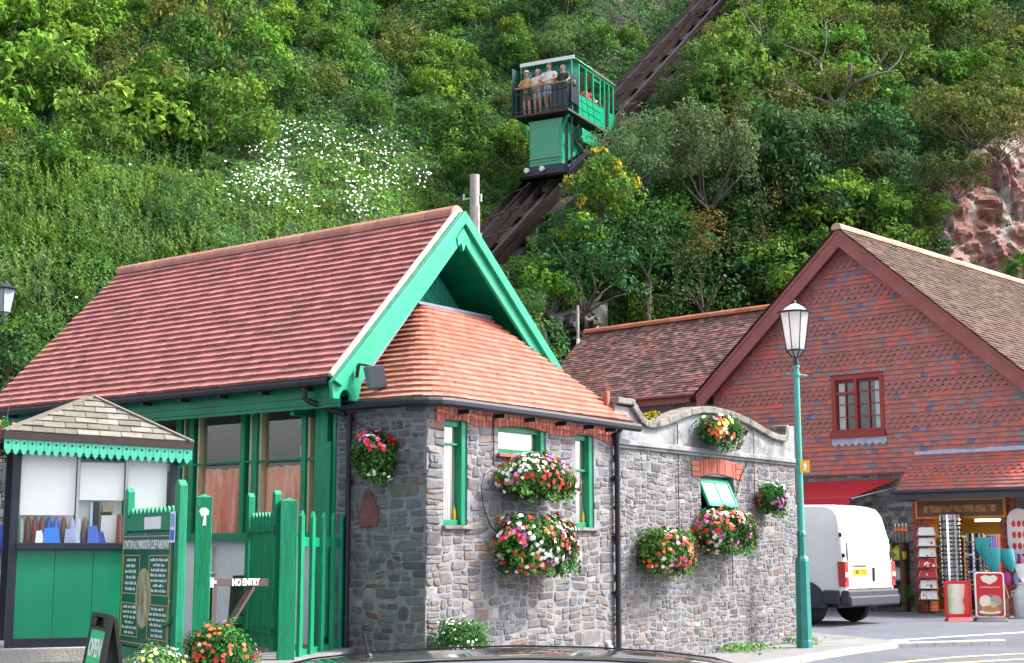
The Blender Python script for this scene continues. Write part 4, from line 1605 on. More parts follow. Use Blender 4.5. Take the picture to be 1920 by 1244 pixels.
for i in range(10):
    a0, a1 = math.pi * (.08 + .84 * i / 10), math.pi * (.08 + .84 * (i + 1) / 10)
    mb.poly([(.3 + r_ * math.cos(a), -.0125, .37 + r_ * math.sin(a) * 1.0) for a, r_ in ((a0, .20), (a1, .20), (a1, .235), (a0, .235))])
tilt(mb).build("arch_line", M["white"], ab, fix=False)

# ---------------------------------------------------------------- flowers
FL = {
    "leaf": leafy("flower_leaves", [(0, (.02, .07, .016)), (.5, (.05, .16, .035)), (1, (.13, .28, .07))], .3),
    "red": paint("petal_red", (.62, .012, .015), .6, wear=.1), "orange": paint("petal_orange", (.75, .10, .03), .6, wear=.1),
    "pink": paint("petal_pink", (.72, .12, .48), .6, wear=.1), "white": paint("petal_white", (.85, .85, .83), .6, wear=.05),
    "yellow": paint("petal_yellow", (.75, .55, .03), .6, wear=.1),
}


def flower_ball(t, rad, n_leaf, blooms, leaf=.055, bloom=.058, lower=-.9, front=None, mat=None):
    d = unit(n_leaf)
    d = d[d[:, 2] > lower]
    ph = nrg.random(3) * 6
    bump = lambda q: 1 + .13 * np.sin(q[:, 0] * 5 + ph[0]) * np.sin(q[:, 2] * 4 + ph[1]) + .09 * np.sin(q[:, 0] * 11 + ph[2]) + .14 * np.clip(-q[:, 2], 0, 1) * np.sin(q[:, 0] * 8 + ph[1])
    k = bump(d) + .10 * nrg.normal(size=len(d))
    ra = (.62 + .42 * nrg.random(len(d))) * k
    P = d * ra[:, None] * np.asarray(rad)
    leaf_object("foliage", P, d + .7 * unit(len(d)), leaf * (.7 + .6 * nrg.random(len(d))), nrg.random(len(d)), mat or FL["leaf"], t)
    for nm, cnt in blooms:
        # blooms sit in loose clusters
        c = unit(max(4, cnt) * 4)
        c = c[(c[:, 2] > lower + .1) & ((c @ np.asarray(front or (0, -1, 0))) > -.35)][:max(2, int(cnt * 2.2) // 5)]
        Q = np.repeat(c, 5, 0) + .17 * nrg.normal(size=(len(c) * 5, 3))
        Q /= np.linalg.norm(Q, axis=1)[:, None]
        Q = Q[:int(cnt * 2.2)]
        Pq = Q * np.asarray(rad) * (bump(Q)[:, None] + .02 + .12 * nrg.random((len(Q), 1)))
        leaf_object(nm + "_blossom", Pq, Q + .35 * unit(len(Q)), bloom * (.8 + .5 * nrg.random(len(Q))), nrg.random(len(Q)), FL[nm], t, petals=True)


def wall_basket(label, a, b, z, rad, blooms, tub=True):
    t = thing("flower_basket", label, "flower basket", SW(a, b, z), ROT_ST, "hanging flower baskets on the stone walls")
    flower_ball(t, rad, int(4600 * rad[0] * rad[2] / .16), blooms)
    mb = MB()
    r = min(rad) * .72
    mb.lathe([(r * .55, -rad[2] * .72), (r * .9, -rad[2] * .35), (r, -.02), (r * .9, -.02), (.02, -rad[2] * .3)], 16)
    mb.build("basket", M["wood_brown"], t, smooth=True)
    P, N = [], []
    for _ in range(int(12 * rad[0] / .4)):
        u_ = nrg.uniform(-.95, .95)
        x0 = u_ * rad[0]
        p = np.array([x0, -rad[1] * math.sqrt(1 - u_ * u_) * nrg.uniform(.3, 1.0), -rad[2] * math.sqrt(1 - u_ * u_) * .72])
        for k in range(int(nrg.integers(3, 9))):
            p = p + [nrg.normal() * .012, nrg.normal() * .008, -.017]
            for _k in range(3):
                P.append(p + nrg.normal(size=3) * .022)
                N.append([nrg.normal() * .6, -1, .5])
    leaf_object("trailing_foliage", P, N, .045 * (.6 + .7 * nrg.random(len(P))), nrg.random(len(P)), FL["leaf"], t)
    return t


wall_basket("wide oval flower basket under the middle bay window, upper of two", 1.712, -.2, 2.30, (.62, .30, .265), [("red", 22), ("orange", 12), ("white", 38), ("pink", 24)])
wall_basket("largest round flower basket on the stone bay, below the oval one", 1.709, -.22, 1.53, (.68, .33, .335), [("red", 34), ("orange", 30), ("white", 58), ("pink", 40)])
t = wall_basket("small round basket of red and pink flowers by the black drainpipe bend", -.18, .605, 2.478, (.27, .24, .275), [("red", 16), ("pink", 13), ("white", 8)])
wall_basket("round flower basket on the annexe wall, left of the propped window", 4.677, -.2, 1.449, (.58, .30, .30), [("red", 16), ("orange", 24), ("white", 12), ("pink", 20)])
wall_basket("wide flower basket directly under the propped green window", 6.294, -.2, 1.73, (.69, .30, .30), [("red", 20), ("orange", 30), ("white", 26), ("pink", 28)])
wall_basket("small round flower basket near the annexe corner beside the lamp post", 7.756, -.2, 2.223, (.25, .2, .24), [("red", 10), ("white", 9), ("pink", 18)])
wall_basket("flower basket on the curved parapet with orange blooms along its bottom", 6.202, -.2, 3.15, (.50, .24, .21), [("orange", 22), ("white", 12), ("pink", 9), ("yellow", 6)])

M["terracotta"] = paint("terracotta", (.30, .11, .06), .8, wear=.25)
mwhite_leaf = leafy("pale_leaves", [(0, (.05, .13, .03)), (.5, (.13, .26, .08)), (1, (.28, .42, .18))], .3)


def potted(label, p, rad, blooms, zfloor, mat=None, leaf=.04, bloom=.04):
    t = thing("potted_plant", label, "potted plant", p, 0)
    flower_ball(t, rad, 3800, blooms, leaf=leaf, bloom=bloom, lower=-.5, mat=mat)
    mb = MB()
    h = p[2] - zfloor
    mb.lathe([(rad[0] * .5, -h), (rad[0] * .72, -.1), (rad[0] * .76, -.06), (rad[0] * .7, -.06), (.02, -.1)], 18)
    mb.build("pot", M["terracotta"], t, smooth=True)
    return t


potted("round leafy plant with orange red flowers before the gate post", (-2.50, 12.62, .58), (.28, .26, .26), [("red", 14), ("orange", 22), ("white", 3)], -.12)
potted("pale green plant with tiny white flowers below the information board", (-2.95, 12.38, .46), (.29, .26, .20), [("white", 26), ("yellow", 5)], -.12, mwhite_leaf, .035, .032)
potted("small round bush with white flowers at the foot of the stone bay", tuple(SW(.172, -.35, .50)), (.31, .28, .24), [("white", 24)], ground_z(15.4), None, .035, .032)
t = thing("parapet_plant", "small yellow green plant sprouting on the parapet near the bay roof", "plant", SW(4.75, .12, 3.2), 0)
P, N, Rr_ = crown(9, 60, (.16, .10, .16))
leaf_object("foliage", P, N, .05 + 0 * Rr_, Rr_, FL["yellow"], t)
leaf_object("green_leaf", P[::2] * 1.05, N[::2], .05 + 0 * Rr_[::2], Rr_[::2], FL["leaf"], t)
# weeds at the foot of the annexe
n_ = 900
uu = nrg.uniform(5.6, 8.9, n_)
Pw = np.array([SW(u, -abs(nrg.normal() * .22) - .02, ground_z(15.8 + .8 * u) + .06 + nrg.random() * .09) for u in uu])
keep = (np.sin(uu * 3) + nrg.normal(size=n_) * .4) > .2
Pw = Pw[keep]
tag(leaf_object("weeds", Pw, unit(len(Pw)) + [0, -.5, .4], np.full(len(Pw), .06), nrg.random(len(Pw)), mwhite_leaf), kind="stuff")

# ---------------------------------------------------------------- things at the far left
t = thing("hanging_basket", "basket of red flowers hanging at the far left roof corner", "flower basket", (-6.72, 19.2, 2.9), 0)
flower_ball(t, (.24, .24, .26), 1600, [("red", 22), ("yellow", 5), ("orange", 6)])
mb = MB()
mb.tube([(0, 0, .2), (0, .2, .62)], .006, 5)
mb.build("chain", M["black"], t)
t = thing("green_banner", "bright green banner with white letters tied to a rail beside the kiosk", "banner", (-5.475, 16.0, .4), R(2))
mb = MB()
mb.box(-1.1, 0, 0, .012, .53, .905)
mb.build("cloth", M["bright_green"], t)
mb = MB()
mb.box(-1.2, .01, .014, .05, .91, .96)
mb.box(-.08, -.02, .016, .06, 0, .91)
mb.box(-1.1, -1.04, .016, .06, 0, .91)
mb.build("rail", M["grey_timber"], t)
text("SE", .15, t, M["white"], (-.03, -.002, .79), align='RIGHT', bold=.004)
text("E", .13, t, M["white"], (-.05, -.002, .60), align='RIGHT', bold=.004)
rw = thing("retaining_wall", "grey rubble retaining wall at the foot of the slope, far left", "wall", (-17, 27.2, 0), R(6))
mb = MB()
fa = lambda u, z, n: Vector((u, -n, z))
sheet(mb, fa, [0, 4, 8, 12], [-.2, 2, 4.55], (), 1, .0)
rubble(mb, fa, 0, 12, -.2, 4.5, (), seed=33, big=.6, hmin=.12, hmax=.34)
mb.poly([(0, 0, 4.5), (12, 0, 4.5), (12, .8, 4.55), (0, .8, 4.55)], 1)
mb.build("stones", [M["grey_stone"], M["dark_room"]], rw, fix=False)


# ---------------------------------------------------------------- street lamps
def lantern(t, z, s=1.0, panes=8, glass=None, metal=None):
    rb, rt, h = .145 * s, .235 * s, .58 * s
    mb = MB()
    for k in range(panes):
        a = 2 * math.pi * k / panes + .2
        mb.tube([(rb * math.cos(a), rb * math.sin(a), z), (rt * math.cos(a), rt * math.sin(a), z + h)], .009 * s, 5)
        mb.tube([(.055 * s * math.cos(a), .055 * s * math.sin(a), z - .10 * s), (rb * math.cos(a), rb * math.sin(a), z)], .010 * s, 5)
    mb.lathe([(rb + .012, z - .012), (rb + .014, z + .012), (rb - .01, z + .012), (rb - .01, z - .012)], panes, a0=.2)
    mb.lathe([(rt - .02, z + h - .01), (rt + .022, z + h - .01), (rt + .028, z + h + .012), (rt - .02, z + h + .03)], 24)
    mb.build("frame", metal or M["navy"], t)
    mb = MB()
    mb.lathe([(.05 * s, z - .095 * s), (rb - .004, z), (rt - .004, z + h), (rt - .01, z + h)], panes, a0=.2)
    mb.build("panes", glass, t)
    mb = MB()
    mb.lathe([(rt + .01, z + h + .012), (rt * .80, z + h + .035 * s), (rt * .55, z + h + .085 * s), (.06 * s, z + h + .13 * s), (.03 * s, z + h + .14 * s)], 24)
    mb.build("dome", M["white"] if glass is M.get("opal") else (metal or M["navy"]), t, smooth=True)
    mb = MB()
    mb.lathe([(.03 * s, z + h + .135 * s), (.034 * s, z + h + .16 * s), (.02 * s, z + h + .185 * s), (.004, z + h + .20 * s)], 10)
    mb.build("finial", metal or M["navy"], t, smooth=True)


mo, n, l, b = new_mat("opal_panes")
b.inputs["Base Color"].default_value = (.93, .93, .92, 1)
b.inputs["Roughness"].default_value = .25
tr = n.new("ShaderNodeBsdfTranslucent")
tr.inputs[0].default_value = (.97, .97, .96, 1)
mx = n.new("ShaderNodeMixShader")
mx.inputs[0].default_value = .62
l.new(b.outputs[0], mx.inputs[1])
l.new(tr.outputs[0], mx.inputs[2])
l.new(mx.outputs[0], n["Material Output"].inputs["Surface"])
M["opal"] = mo
M["teal"] = paint("lamp_post_paint", (.02, .22, .19), .35, wear=.3, scale=5, dirt=((.01, .10, .09, 1), 10, .62), coat=.3)
M["teal_light"] = paint("lamp_shaft_paint", (.05, .36, .31), .35, wear=.25, scale=5, coat=.3)
lp_ = thing("street_lamp", "tall teal lamp post with a white paned lantern at the annexe corner", "street lamp", (4.30, 21.78, ground_z(21.78) + .05))
mb = MB()
mb.lathe([(.125, -.1), (.125, .10), (.118, .12), (.108, 1.26), (.10, 1.30), (.075, 1.33), (.07, 1.36), (.065, 1.62), (.075, 1.64), (.07, 1.68), (.058, 1.70)], 8, a0=.3)
mb.build("base", M["teal"], lp_)
mb = MB()
mb.lathe([(.055, 1.69), (.050, 2.6), (.043, 4.14), (.055, 4.15), (.055, 4.18), (.04, 4.19)], 14)
mb.build("shaft", M["teal_light"], lp_, smooth=True)
mb = MB()
mb.tube([(-.17, -.02, 4.06), (.17, .02, 4.03)], .014, 6)
mb.lathe([(.056, 4.02), (.06, 4.04), (.056, 4.07)], 12)
mb.build("ladder_bar", M["teal_light"], lp_)
mb = MB()
mb.lathe([(.045, 4.17), (.05, 4.22), (.036, 4.26), (.036, 4.31), (.055, 4.33)], 12)
mb.build("neck", M["navy"], lp_, smooth=True)
lantern(lp_, 4.41, 1.0, 8, M["opal"])
mb = MB()
mb.box(.0, .145, -.066, -.06, 2.57, 2.75, 0)
mb.ell((.072, -.068, 2.67), (.028, .003, .042), 8, 6, 1)
mb.box(.055, .09, -.069, -.066, 2.60, 2.66, 1)
mb.build("yellow_plate", [plain("sign_yellow", (.80, .43, .01)), M["white"]], lp_, bevel=.0)

t = thing("street_lamp", "black lantern lamp post rising from the slope at the far left", "street lamp", (-12.06, 34, 3.62))
mb = MB()
mb.lathe([(.09, -.8), (.08, .5), (.05, .6), (.045, 3.1), (.07, 3.15), (.05, 3.3)], 10)
mb.build("shaft", M["navy"], t, smooth=True)
mlg = paint("lantern_glass", (.35, .42, .45), .1, wear=.2, coat=.6)
lantern(t, 3.45, .98, 4, mlg)
# ---------------------------------------------------------------- white van
vn = thing("delivery_van", "white panel van parked before the shop, its dark rear bumper towards the road", "van", (6.25, 25.65, .2), R(139))
prof = [(.06, .50), (.0, .62), (.0, 1.02), (.05, 1.45), (.14, 1.86), (.24, 1.98), (.42, 2.03), (1.6, 2.05), (2.6, 2.03), (3.0, 1.95), (3.35, 1.66), (3.75, 1.18), (4.35, 1.02), (4.70, .88), (4.80, .62), (4.78, .48)]
hwid = lambda z: .92 - .0 * z if z < 1.05 else .92 - .13 * ((z - 1.05) / 1.0) ** 1.6
mb = MB()
NP = len(prof)
secs = []
for s_, k in ((-1, 1.0), (-1, .93), (-1, .5), (1, .5), (1, .93), (1, 1.0)):
    row = []
    for x, z in prof:
        zz = z + (.035 if k < 1 and z > 1.9 else 0) * (1 if k < .9 else .6)
        xx = x + (.03 if k > .95 and x < .3 else 0)
        row.append((xx, s_ * hwid(z) * k, zz))
    secs.append(row)
vs = [p for r_ in secs for p in r_]
fs = [(i * NP + j, i * NP + (j + 1) % NP, (i + 1) * NP + (j + 1) % NP, (i + 1) * NP + j) for i in range(5) for j in range(NP)]
fs += [tuple(range(NP)), tuple(5 * NP + j for j in range(NP - 1, -1, -1))]
mb.mesh(vs, fs)
body = mb.build("body", M["van_white"], vn, bevel=.03)
for p in body.data.polygons:
    p.use_smooth = True
mb = MB()
mb.box(-.07, .10, -.92, .92, .36, .60)
mb.box(-.10, .02, -.90, .90, .33, .50)
mb.box(.10, .42, .90, .955, .36, .60)
mb.box(.10, .42, -.955, -.90, .36, .60)
for y0_, y1_ in ((.88, .945), (-.945, -.88)):
    m2 = MB()
    m2.box(1.12, 3.4, y0_, y1_, .34, .60)
    m2.build("side_cladding", M["bumper"], vn, bevel=.02)
bum = mb.build("bumper", M["bumper"], vn, bevel=.03)
mb = MB()
mb.box(4.70, 4.88, -.88, .88, .34, .62)
mb.build("front_bumper", M["bumper"], vn, bevel=.03)
mb = MB()
mb.box(.2, 4.6, -.8, .8, .30, .5)
mb.build("underside", M["black"], vn)
for x in (.77, 3.75):
    for s_ in (-1, 1):
        y = s_ * .80
        mb = MB()
        prof_t = [(.20, -.10), (.30, -.10), (.325, -.07), (.33, 0), (.325, .07), (.30, .10), (.20, .10)]
        q_ = MB()
        q_.lathe(prof_t, 26)
        q_.v = [(vx + x, vz + y, vy + .33) for vx, vy, vz in q_.v]
        w = q_.build("wheel", M["rubber"], vn, smooth=True)
        q_ = MB()
        q_.lathe([(.205, -.02), (.20, .06), (.16, .075), (.07, .06), (.06, .09), (.01, .095)], 20)
        for k in range(8):
            a = 2 * math.pi * k / 8
            q_.lathe([(.018, .06), (.018, .082)], 6, (.125 * math.cos(a), .125 * math.sin(a), 0), 1)
        q_.v = [(vx + x, s_ * vz + y + s_ * .025, vy + .33) for vx, vy, vz in q_.v]
        q_.build("rim", [M["steel"], M["black"]], w)
        q_ = MB()
        q_.prism([(x + .42 * math.cos(a), s_ * .925, .33 + .42 * math.sin(a)) for a in np.linspace(0, math.pi, 17)] + [(x - .42, s_ * .925, .30), (x + .42, s_ * .925, .30)], (0, s_ * .004, 0))
        q_.build("wheel_arch", M["bumper"], vn)
mb = MB()
for s_ in (-1, 1):
    mb2 = MB()
    mb2.prism([(-.012, s_ * .80, .66), (-.012, s_ * .925, .66), (-.012, s_ * .925, 1.08), (-.004, s_ * .80, 1.08)], (.02, 0, 0))
    mb2.prism([(-.012, s_ * .925, .66), (.11, s_ * .93, .66), (.13, s_ * .93, 1.08), (-.012, s_ * .925, 1.08)], (0, -s_ * .02, 0))
    mb2.box(-.017, -.0125, s_ * .865 - .055, s_ * .865 + .055, .82, .90, 1)
    mb2.build("tail_light", [M["red_lens"], plain("clear_lens", (.75, .6, .55), .2)], vn, bevel=0)
mb = MB()
mb.box(-.012, .0, .12, .64, .84, .96)
pl = mb.build("number_plate", M["yellow"], vn)
text("S801 DTO", .105, pl, M["black"], (-.0135, .38, .90), (R(90), 0, R(-90)), sx=.85)
mb = MB()
mb.box(-.014, .0, .15, .62, .995, 1.02)
mb.box(-.022, .0, -.14, -.08, .74, .98)
mb.build("door_handle", M["black"], vn, bevel=.004)
mb = MB()
for s_ in (-1, 1):
    mb.box(-.006, .02, s_ * .80 - .005, s_ * .80 + .005, 1.09, 1.40)
mb.box(-.006, .02, -.80, .80, .612, .624)
mb.box(.95, .956, .917, .923, .62, 1.09)
mb.box(.95, 2.55, .917, .923, 1.05, 1.056)
mb.box(2.62, 2.626, .917, .923, .62, 1.09)
mb.box(-.003, .02, -.008, .004, .60, 1.02)
mb.hexa([(-.003, -.008, 1.02), (-.003, .004, 1.02), (.03, .004, 1.02), (.03, -.008, 1.02), (.055, -.008, 1.45), (.055, .004, 1.45), (.09, .004, 1.45), (.09, -.008, 1.45)])
mb.box(.9, 2.6, .917, .928, 1.10, 1.14)
mb.box(1.35, 1.36, .917, .923, .6, 1.1)
for yy in (-.90, .88):
    for zz in (.75, 1.15, 1.5):
        xx = .0 if zz < 1.1 else (.02 if zz < 1.3 else .07)
        mb.box(xx - .018, xx + .03, yy - .0, yy + .025, zz, zz + .07)
mb.build("trim_line", M["black"], vn)
mb = MB()
mb.ell((.155, .42, 1.72), (.02, .035, .04), 8, 6)
mb.build("badge", M["red_lens"], vn)
mb = MB()
mb.box(-.006, .01, .25, .50, .655, .675)
mb.box(-.006, .01, -.62, -.40, .655, .675)
mb.build("lettering_strip", M["steel"], vn)
mb = MB()
mb.prism([(3.05, 0, 1.88), (3.38, 0, 1.58), (3.72, 0, 1.20), (3.60, 0, 1.16), (3.0, 0, 1.80)], (0, 0, 0))
mb = MB()
for s_ in (-1, 1):
    mb = MB()
    mb.prism([(2.75, s_ * .905, 1.12), (3.65, s_ * .905, 1.12), (3.22, s_ * .84, 1.68), (2.75, s_ * .84, 1.72)], (0, s_ * .018, 0))
    mb.build("side_window", plain("dark_glass", (.012, .015, .018), .06, coat=.5), vn)
mb = MB()
mb.hexa([(3.06, -.74, 1.90), (3.70, -.80, 1.24), (3.70, .80, 1.24), (3.06, .74, 1.90), (3.09, -.74, 1.93), (3.735, -.80, 1.26), (3.735, .80, 1.26), (3.09, .74, 1.93)])
mb.build("windscreen", plain("dark_glass", (.012, .015, .018), .06, coat=.5), vn)

# ---------------------------------------------------------------- dark car at the bottom of the frame
cr = thing("parked_car", "dark shiny parked car whose curved roof shows along the bottom edge", "car", (.05, 9.55, ground_z(9.4) - .035), R(1.0))
mcar, n, l, b = new_mat("car_paint")
b.inputs["Base Color"].default_value = (.16, .15, .17, 1)
b.inputs["Metallic"].default_value = .6
b.inputs["Roughness"].default_value = .15
b.inputs["Coat Weight"].default_value = 1.0
b.inputs["Coat Roughness"].default_value = .03
tab_top = [(-2.15, .72), (-2.05, .90), (-1.95, 1.00), (-1.62, 1.275), (-1.4, 1.325), (-1.0, 1.368), (-.5, 1.395), (0, 1.408), (.5, 1.398), (1.0, 1.368), (1.35, 1.325), (1.6, 1.25), (2.15, .97), (2.6, .90), (2.95, .82), (3.05, .62)]
tab_w = [(-2.15, .70), (-1.95, .80), (-1.4, .86), (0, .88), (1.6, .87), (2.6, .80), (3.05, .62)]
xs = [-2.15, -2.05, -1.95, -1.78, -1.62, -1.5, -1.4, -1.2, -1.0, -.75, -.5, -.25, 0, .25, .5, .75, 1.0, 1.2, 1.35, 1.48, 1.6, 1.87, 2.15, 2.4, 2.6, 2.95, 3.05]
mb = MB()
rows = []
for x in xs:
    zt, w = lerp_tab(tab_top, x), lerp_tab(tab_w, x)
    zw = min(.93, zt - .03)
    k = min(1, max(0, (zt - .98) / .3))
    rw_ = w * .97 * (1 - k) + w * .73 * k
    half = [(w * .92, .24), (w, .45), (w * 1.0, .68), (w * .97, zw), (rw_, zt - .075 * k - .02), (rw_ * .93, zt - .035 * k - .008), (rw_ * .6, zt - .008), (rw_ * .25, zt)]
    rows.append([(x, -y, z) for y, z in half] + [(x, y, z) for y, z in reversed(half)])
n_ = len(rows[0])
for i in range(len(rows) - 1):
    for j in range(n_):
        k = (j + 1) % n_
        gl = j in (3, 11) and lerp_tab(tab_top, (xs[i] + xs[i + 1]) / 2) > 1.15 and -1.5 < (xs[i] + xs[i + 1]) / 2 < 1.45
        ws = j in (5, 6, 7, 8, 9) and (1.6 < (xs[i] + xs[i + 1]) / 2 < 2.15 or -1.95 < (xs[i] + xs[i + 1]) / 2 < -1.62)
        mb.mesh([rows[i][j], rows[i][k], rows[i + 1][k], rows[i + 1][j]], [(0, 1, 2, 3)], 1 if gl or ws else 0)
mb.mesh(rows[0], [tuple(range(n_))])
mb.mesh(rows[-1], [tuple(range(n_ - 1, -1, -1))])
mb.build("body", [mcar, M["dark_glass"]], cr, smooth=True)
mb = MB()
for s_ in (-1, 1):
    mb = MB()
    for (xa, za), (xb, zb) in zip(tab_top[3:11], tab_top[4:12]):
        mb.bar((xa, s_ * .615, za - .012), (xb, s_ * .615, zb - .012), .018, .012)
    mb.build("roof_rail", M["black"], cr)
    mb = MB()
mb = MB()
mb.tube([(-.97, 0, 1.34), (-1.0, 0, 1.50), (-1.0, 0, 1.505)], [.011, .009, .006], 6)
mb.lathe([(.03, 1.34), (.028, 1.375), (.012, 1.39)], 10, (-.97, 0, 0))
mb.build("aerial", M["black"], cr)
for x in (-1.35, 2.1):
    for s_ in (-1, 1):
        q_ = MB()
        q_.lathe([(.2, -.1), (.29, -.1), (.31, -.06), (.31, .06), (.29, .1), (.2, .1)], 22)
        q_.v = [(vx + x, vz + s_ * .80, vy + .31) for vx, vy, vz in q_.v]
        w = q_.build("wheel", M["rubber"], cr, smooth=True)
        q_ = MB()
        q_.lathe([(.205, 0), (.2, .07), (.05, .08)], 18)
        q_.v = [(vx + x, s_ * vz + s_ * .82, vy + .31) for vx, vy, vz in q_.v]
        q_.build("rim", M["steel"], w)

# ---------------------------------------------------------------- tile-hung shop
S0 = Vector((8.34, 31.196, .2))
ROT_SH = R(-43.5)
SX = Vector((math.cos(ROT_SH), math.sin(ROT_SH), 0))
SY = Vector((-math.sin(ROT_SH), math.cos(ROT_SH), 0))
SM = Matrix.Translation(S0) @ Matrix.Rotation(ROT_SH, 4, 'Z')
sh = thing("gabled_shop", "tall shop with a tile hung gable, red window and a tiled canopy over its door", "shop", S0, ROT_SH)
AX, AZ_, LX, RXX, EZ = -1.14, 8.40, -5.1, 2.84, 4.96
sl = (AZ_ - EZ) / (AX - LX)
gl_ = lambda z: LX + .28 if z < EZ - .1 else max(LX + .28, AX - (AZ_ - .30 - z) / sl)
gr_ = lambda z: min(RXX + .30, AX + (AZ_ - .30 - z) / sl)
GG = .105
n_rows = int((8.02 - 2.94) / GG)
shp = [1 if any(s_ <= i <= s_ + 2 for s_ in (9, 16, 23, 30, 37, 44)) else 0 for i in range(n_rows)]


def wall_rnd(q, i, j):
    if shp[i]:
        return q.uniform(.16, .55)
    x = q.random()
    c = vnoise(j * .31 + 5, i * .5, 3)
    if x < .11 + .12 * max(0, c):
        return q.uniform(0, .11)
    if x > .88 - .10 * max(0, -c):
        return q.uniform(.9, 1)
    return q.uniform(.2, .82)


whole = (-1.60, -.31, 4.03 - .2, 5.31 - .2)
mb = MB()
tiles(mb, (0, -.03, 2.94), (1, 0, 0), (0, 0, 1), (0, -1, 0), n_rows, GG, .165, lambda v: gl_(v + 2.94), lambda v: gr_(v + 2.94), th=.030, shapes=shp, jit=.004, seed=15, rnd=wall_rnd, hole=(whole[0], whole[1], whole[2] - 2.94, whole[3] - 2.94))
hg = MB()
gw = mb.build("hung_tiles", M["tile_wall"], sh, fix=False)
mb = MB()
sg_ = lambda u, z, n: Vector((u, -n, z))
for z0, z1 in ((2.9, whole[2]), (whole[2], whole[3]), (whole[3], EZ)):
    if z0 == whole[2]:
        mb.box(LX + .25, whole[0], -.02, .2, z0, z1)
        mb.box(whole[1], RXX + .28, -.02, .2, z0, min(z1, 4.5))
    else:
        mb.box(LX + .25, RXX + (.28 if z1 < 5 and z0 < 3 else -.25), -.02, .2, z0, z1)
mb.prism([(LX + .25, -.02, EZ), (RXX - .25, -.02, EZ), (AX, -.02, AZ_ - .15)], (0, .22, 0))
mb.box(LX + .25, LX + .45, .2, 14, 0, EZ)
mb.box(RXX + .08, RXX + .28, .2, 14, 0, EZ - .35)
mb.prism([(LX + .25, 14, 0), (RXX - .25, 14, 0), (RXX - .25, 14, EZ), (AX, 14, AZ_ - .15), (LX + .25, 14, EZ)], (0, -.2, 0))
mb.build("gable_wall", M["maroon"], sh)
# barge boards and roof
for nm, x1 in (("bargeboard", LX - .02), ("bargeboard", RXX + .35)):
    s_ = -1 if x1 < AX else 1
    zf = AZ_ - abs(x1 - AX) * sl
    mb = MB()
    mb.prism([(AX, -.34, AZ_), (x1, -.34, zf), (x1 + (-.0 if s_ > 0 else .02), -.34, zf - .33), (x1 - s_ * .10, -.34, zf - .34), (AX, -.34, AZ_ - .42)], (0, .05, 0))
    mb.prism([(AX, -.36, AZ_ + .01), (x1, -.36, zf + .01), (x1, -.36, zf - .09), (AX, -.36, AZ_ - .10)], (0, .018, 0))
    mb.build(nm, M["maroon"], sh, bevel=.006)
    mb = MB()
    mb.hexa([(AX, -.29, AZ_ - .06), (x1, -.29, zf - .06), (x1, 0, zf - .06), (AX, 0, AZ_ - .06), (AX, -.29, AZ_ - .03), (x1, -.29, zf - .03), (x1, 0, zf - .03), (AX, 0, AZ_ - .03)])
    mb.build("soffit", M["maroon"], sh)
LR = math.hypot(4.5, 4.5 * sl)
mb = MB()
c_, s2 = 4.5 / LR, 4.5 * sl / LR
tiles(mb, (AX + 4.5, 0, AZ_ + .03 - 4.5 * sl), (0, 1, 0), (-c_, 0, s2), (s2, 0, c_), 50, LR / 50, .165, lambda v: -.40, lambda v: 14.2, th=.02, seed=16, jit=.008)
tiles(mb, (AX - 4.15, 0, AZ_ + .03 - 4.15 * sl), (0, -1, 0), (c_, 0, s2), (-s2, 0, c_), 26, LR * 4.15 / 4.5 / 26, .33, lambda v: -14.2, lambda v: .40, th=.02, seed=17)
mb.poly([(AX, -.38, AZ_), (AX + 4.5, -.38, AZ_ - 4.5 * sl), (AX + 4.5, 14.2, AZ_ - 4.5 * sl), (AX, 14.2, AZ_)], 0, .2)
mb.poly([(AX, -.38, AZ_), (AX - 4.15, -.38, AZ_ - 4.15 * sl), (AX - 4.15, 14.2, AZ_ - 4.15 * sl), (AX, 14.2, AZ_)], 0, .2)
rf = mb.build("roof", M["tile_lichen"], sh, fix=False)


def ridge_tiles(name, mat, parent, p0, p1, r, nseg, seed):
    p0, p1 = Vector(p0), Vector(p1)
    d = (p1 - p0)
    ln = d.length
    d.normalize()
    side = Vector((d.y, -d.x, 0)).normalized()
    q = random.Random(seed)
    mb = MB()
    for k in range(nseg):
        a, b_ = p0 + d * ln * k / nseg, p0 + d * ln * (k + .975) / nseg
        rr = r * q.uniform(.97, 1.04)
        arc = [side * rr * math.cos(t) + Vector((0, 0, rr * .9 * math.sin(t))) for t in np.linspace(-.3, math.pi + .3, 9)]
        v_ = q.random()
        for i in range(8):
            mb.poly([a + arc[i], a + arc[i + 1], b_ + arc[i + 1], b_ + arc[i]], 0, v_)
        mb.poly([a + x for x in arc], 0, v_)
        mb.poly([b_ + x for x in arc], 0, v_)
    return mb.build(name, mat, parent)


mrp = piece("pale_ridge_tiles", [(0, (.42, .24, .16)), (1, (.55, .36, .25))], rough=.8, grain=8, gamt=.3, big=((.30, .26, .16, 1), 3, .6))
ridge_tiles("ridge_tile", mrp, rf, (AX, -.40, AZ_ + .0), (AX, 14.2, AZ_ + .0), .13, 32, 3)
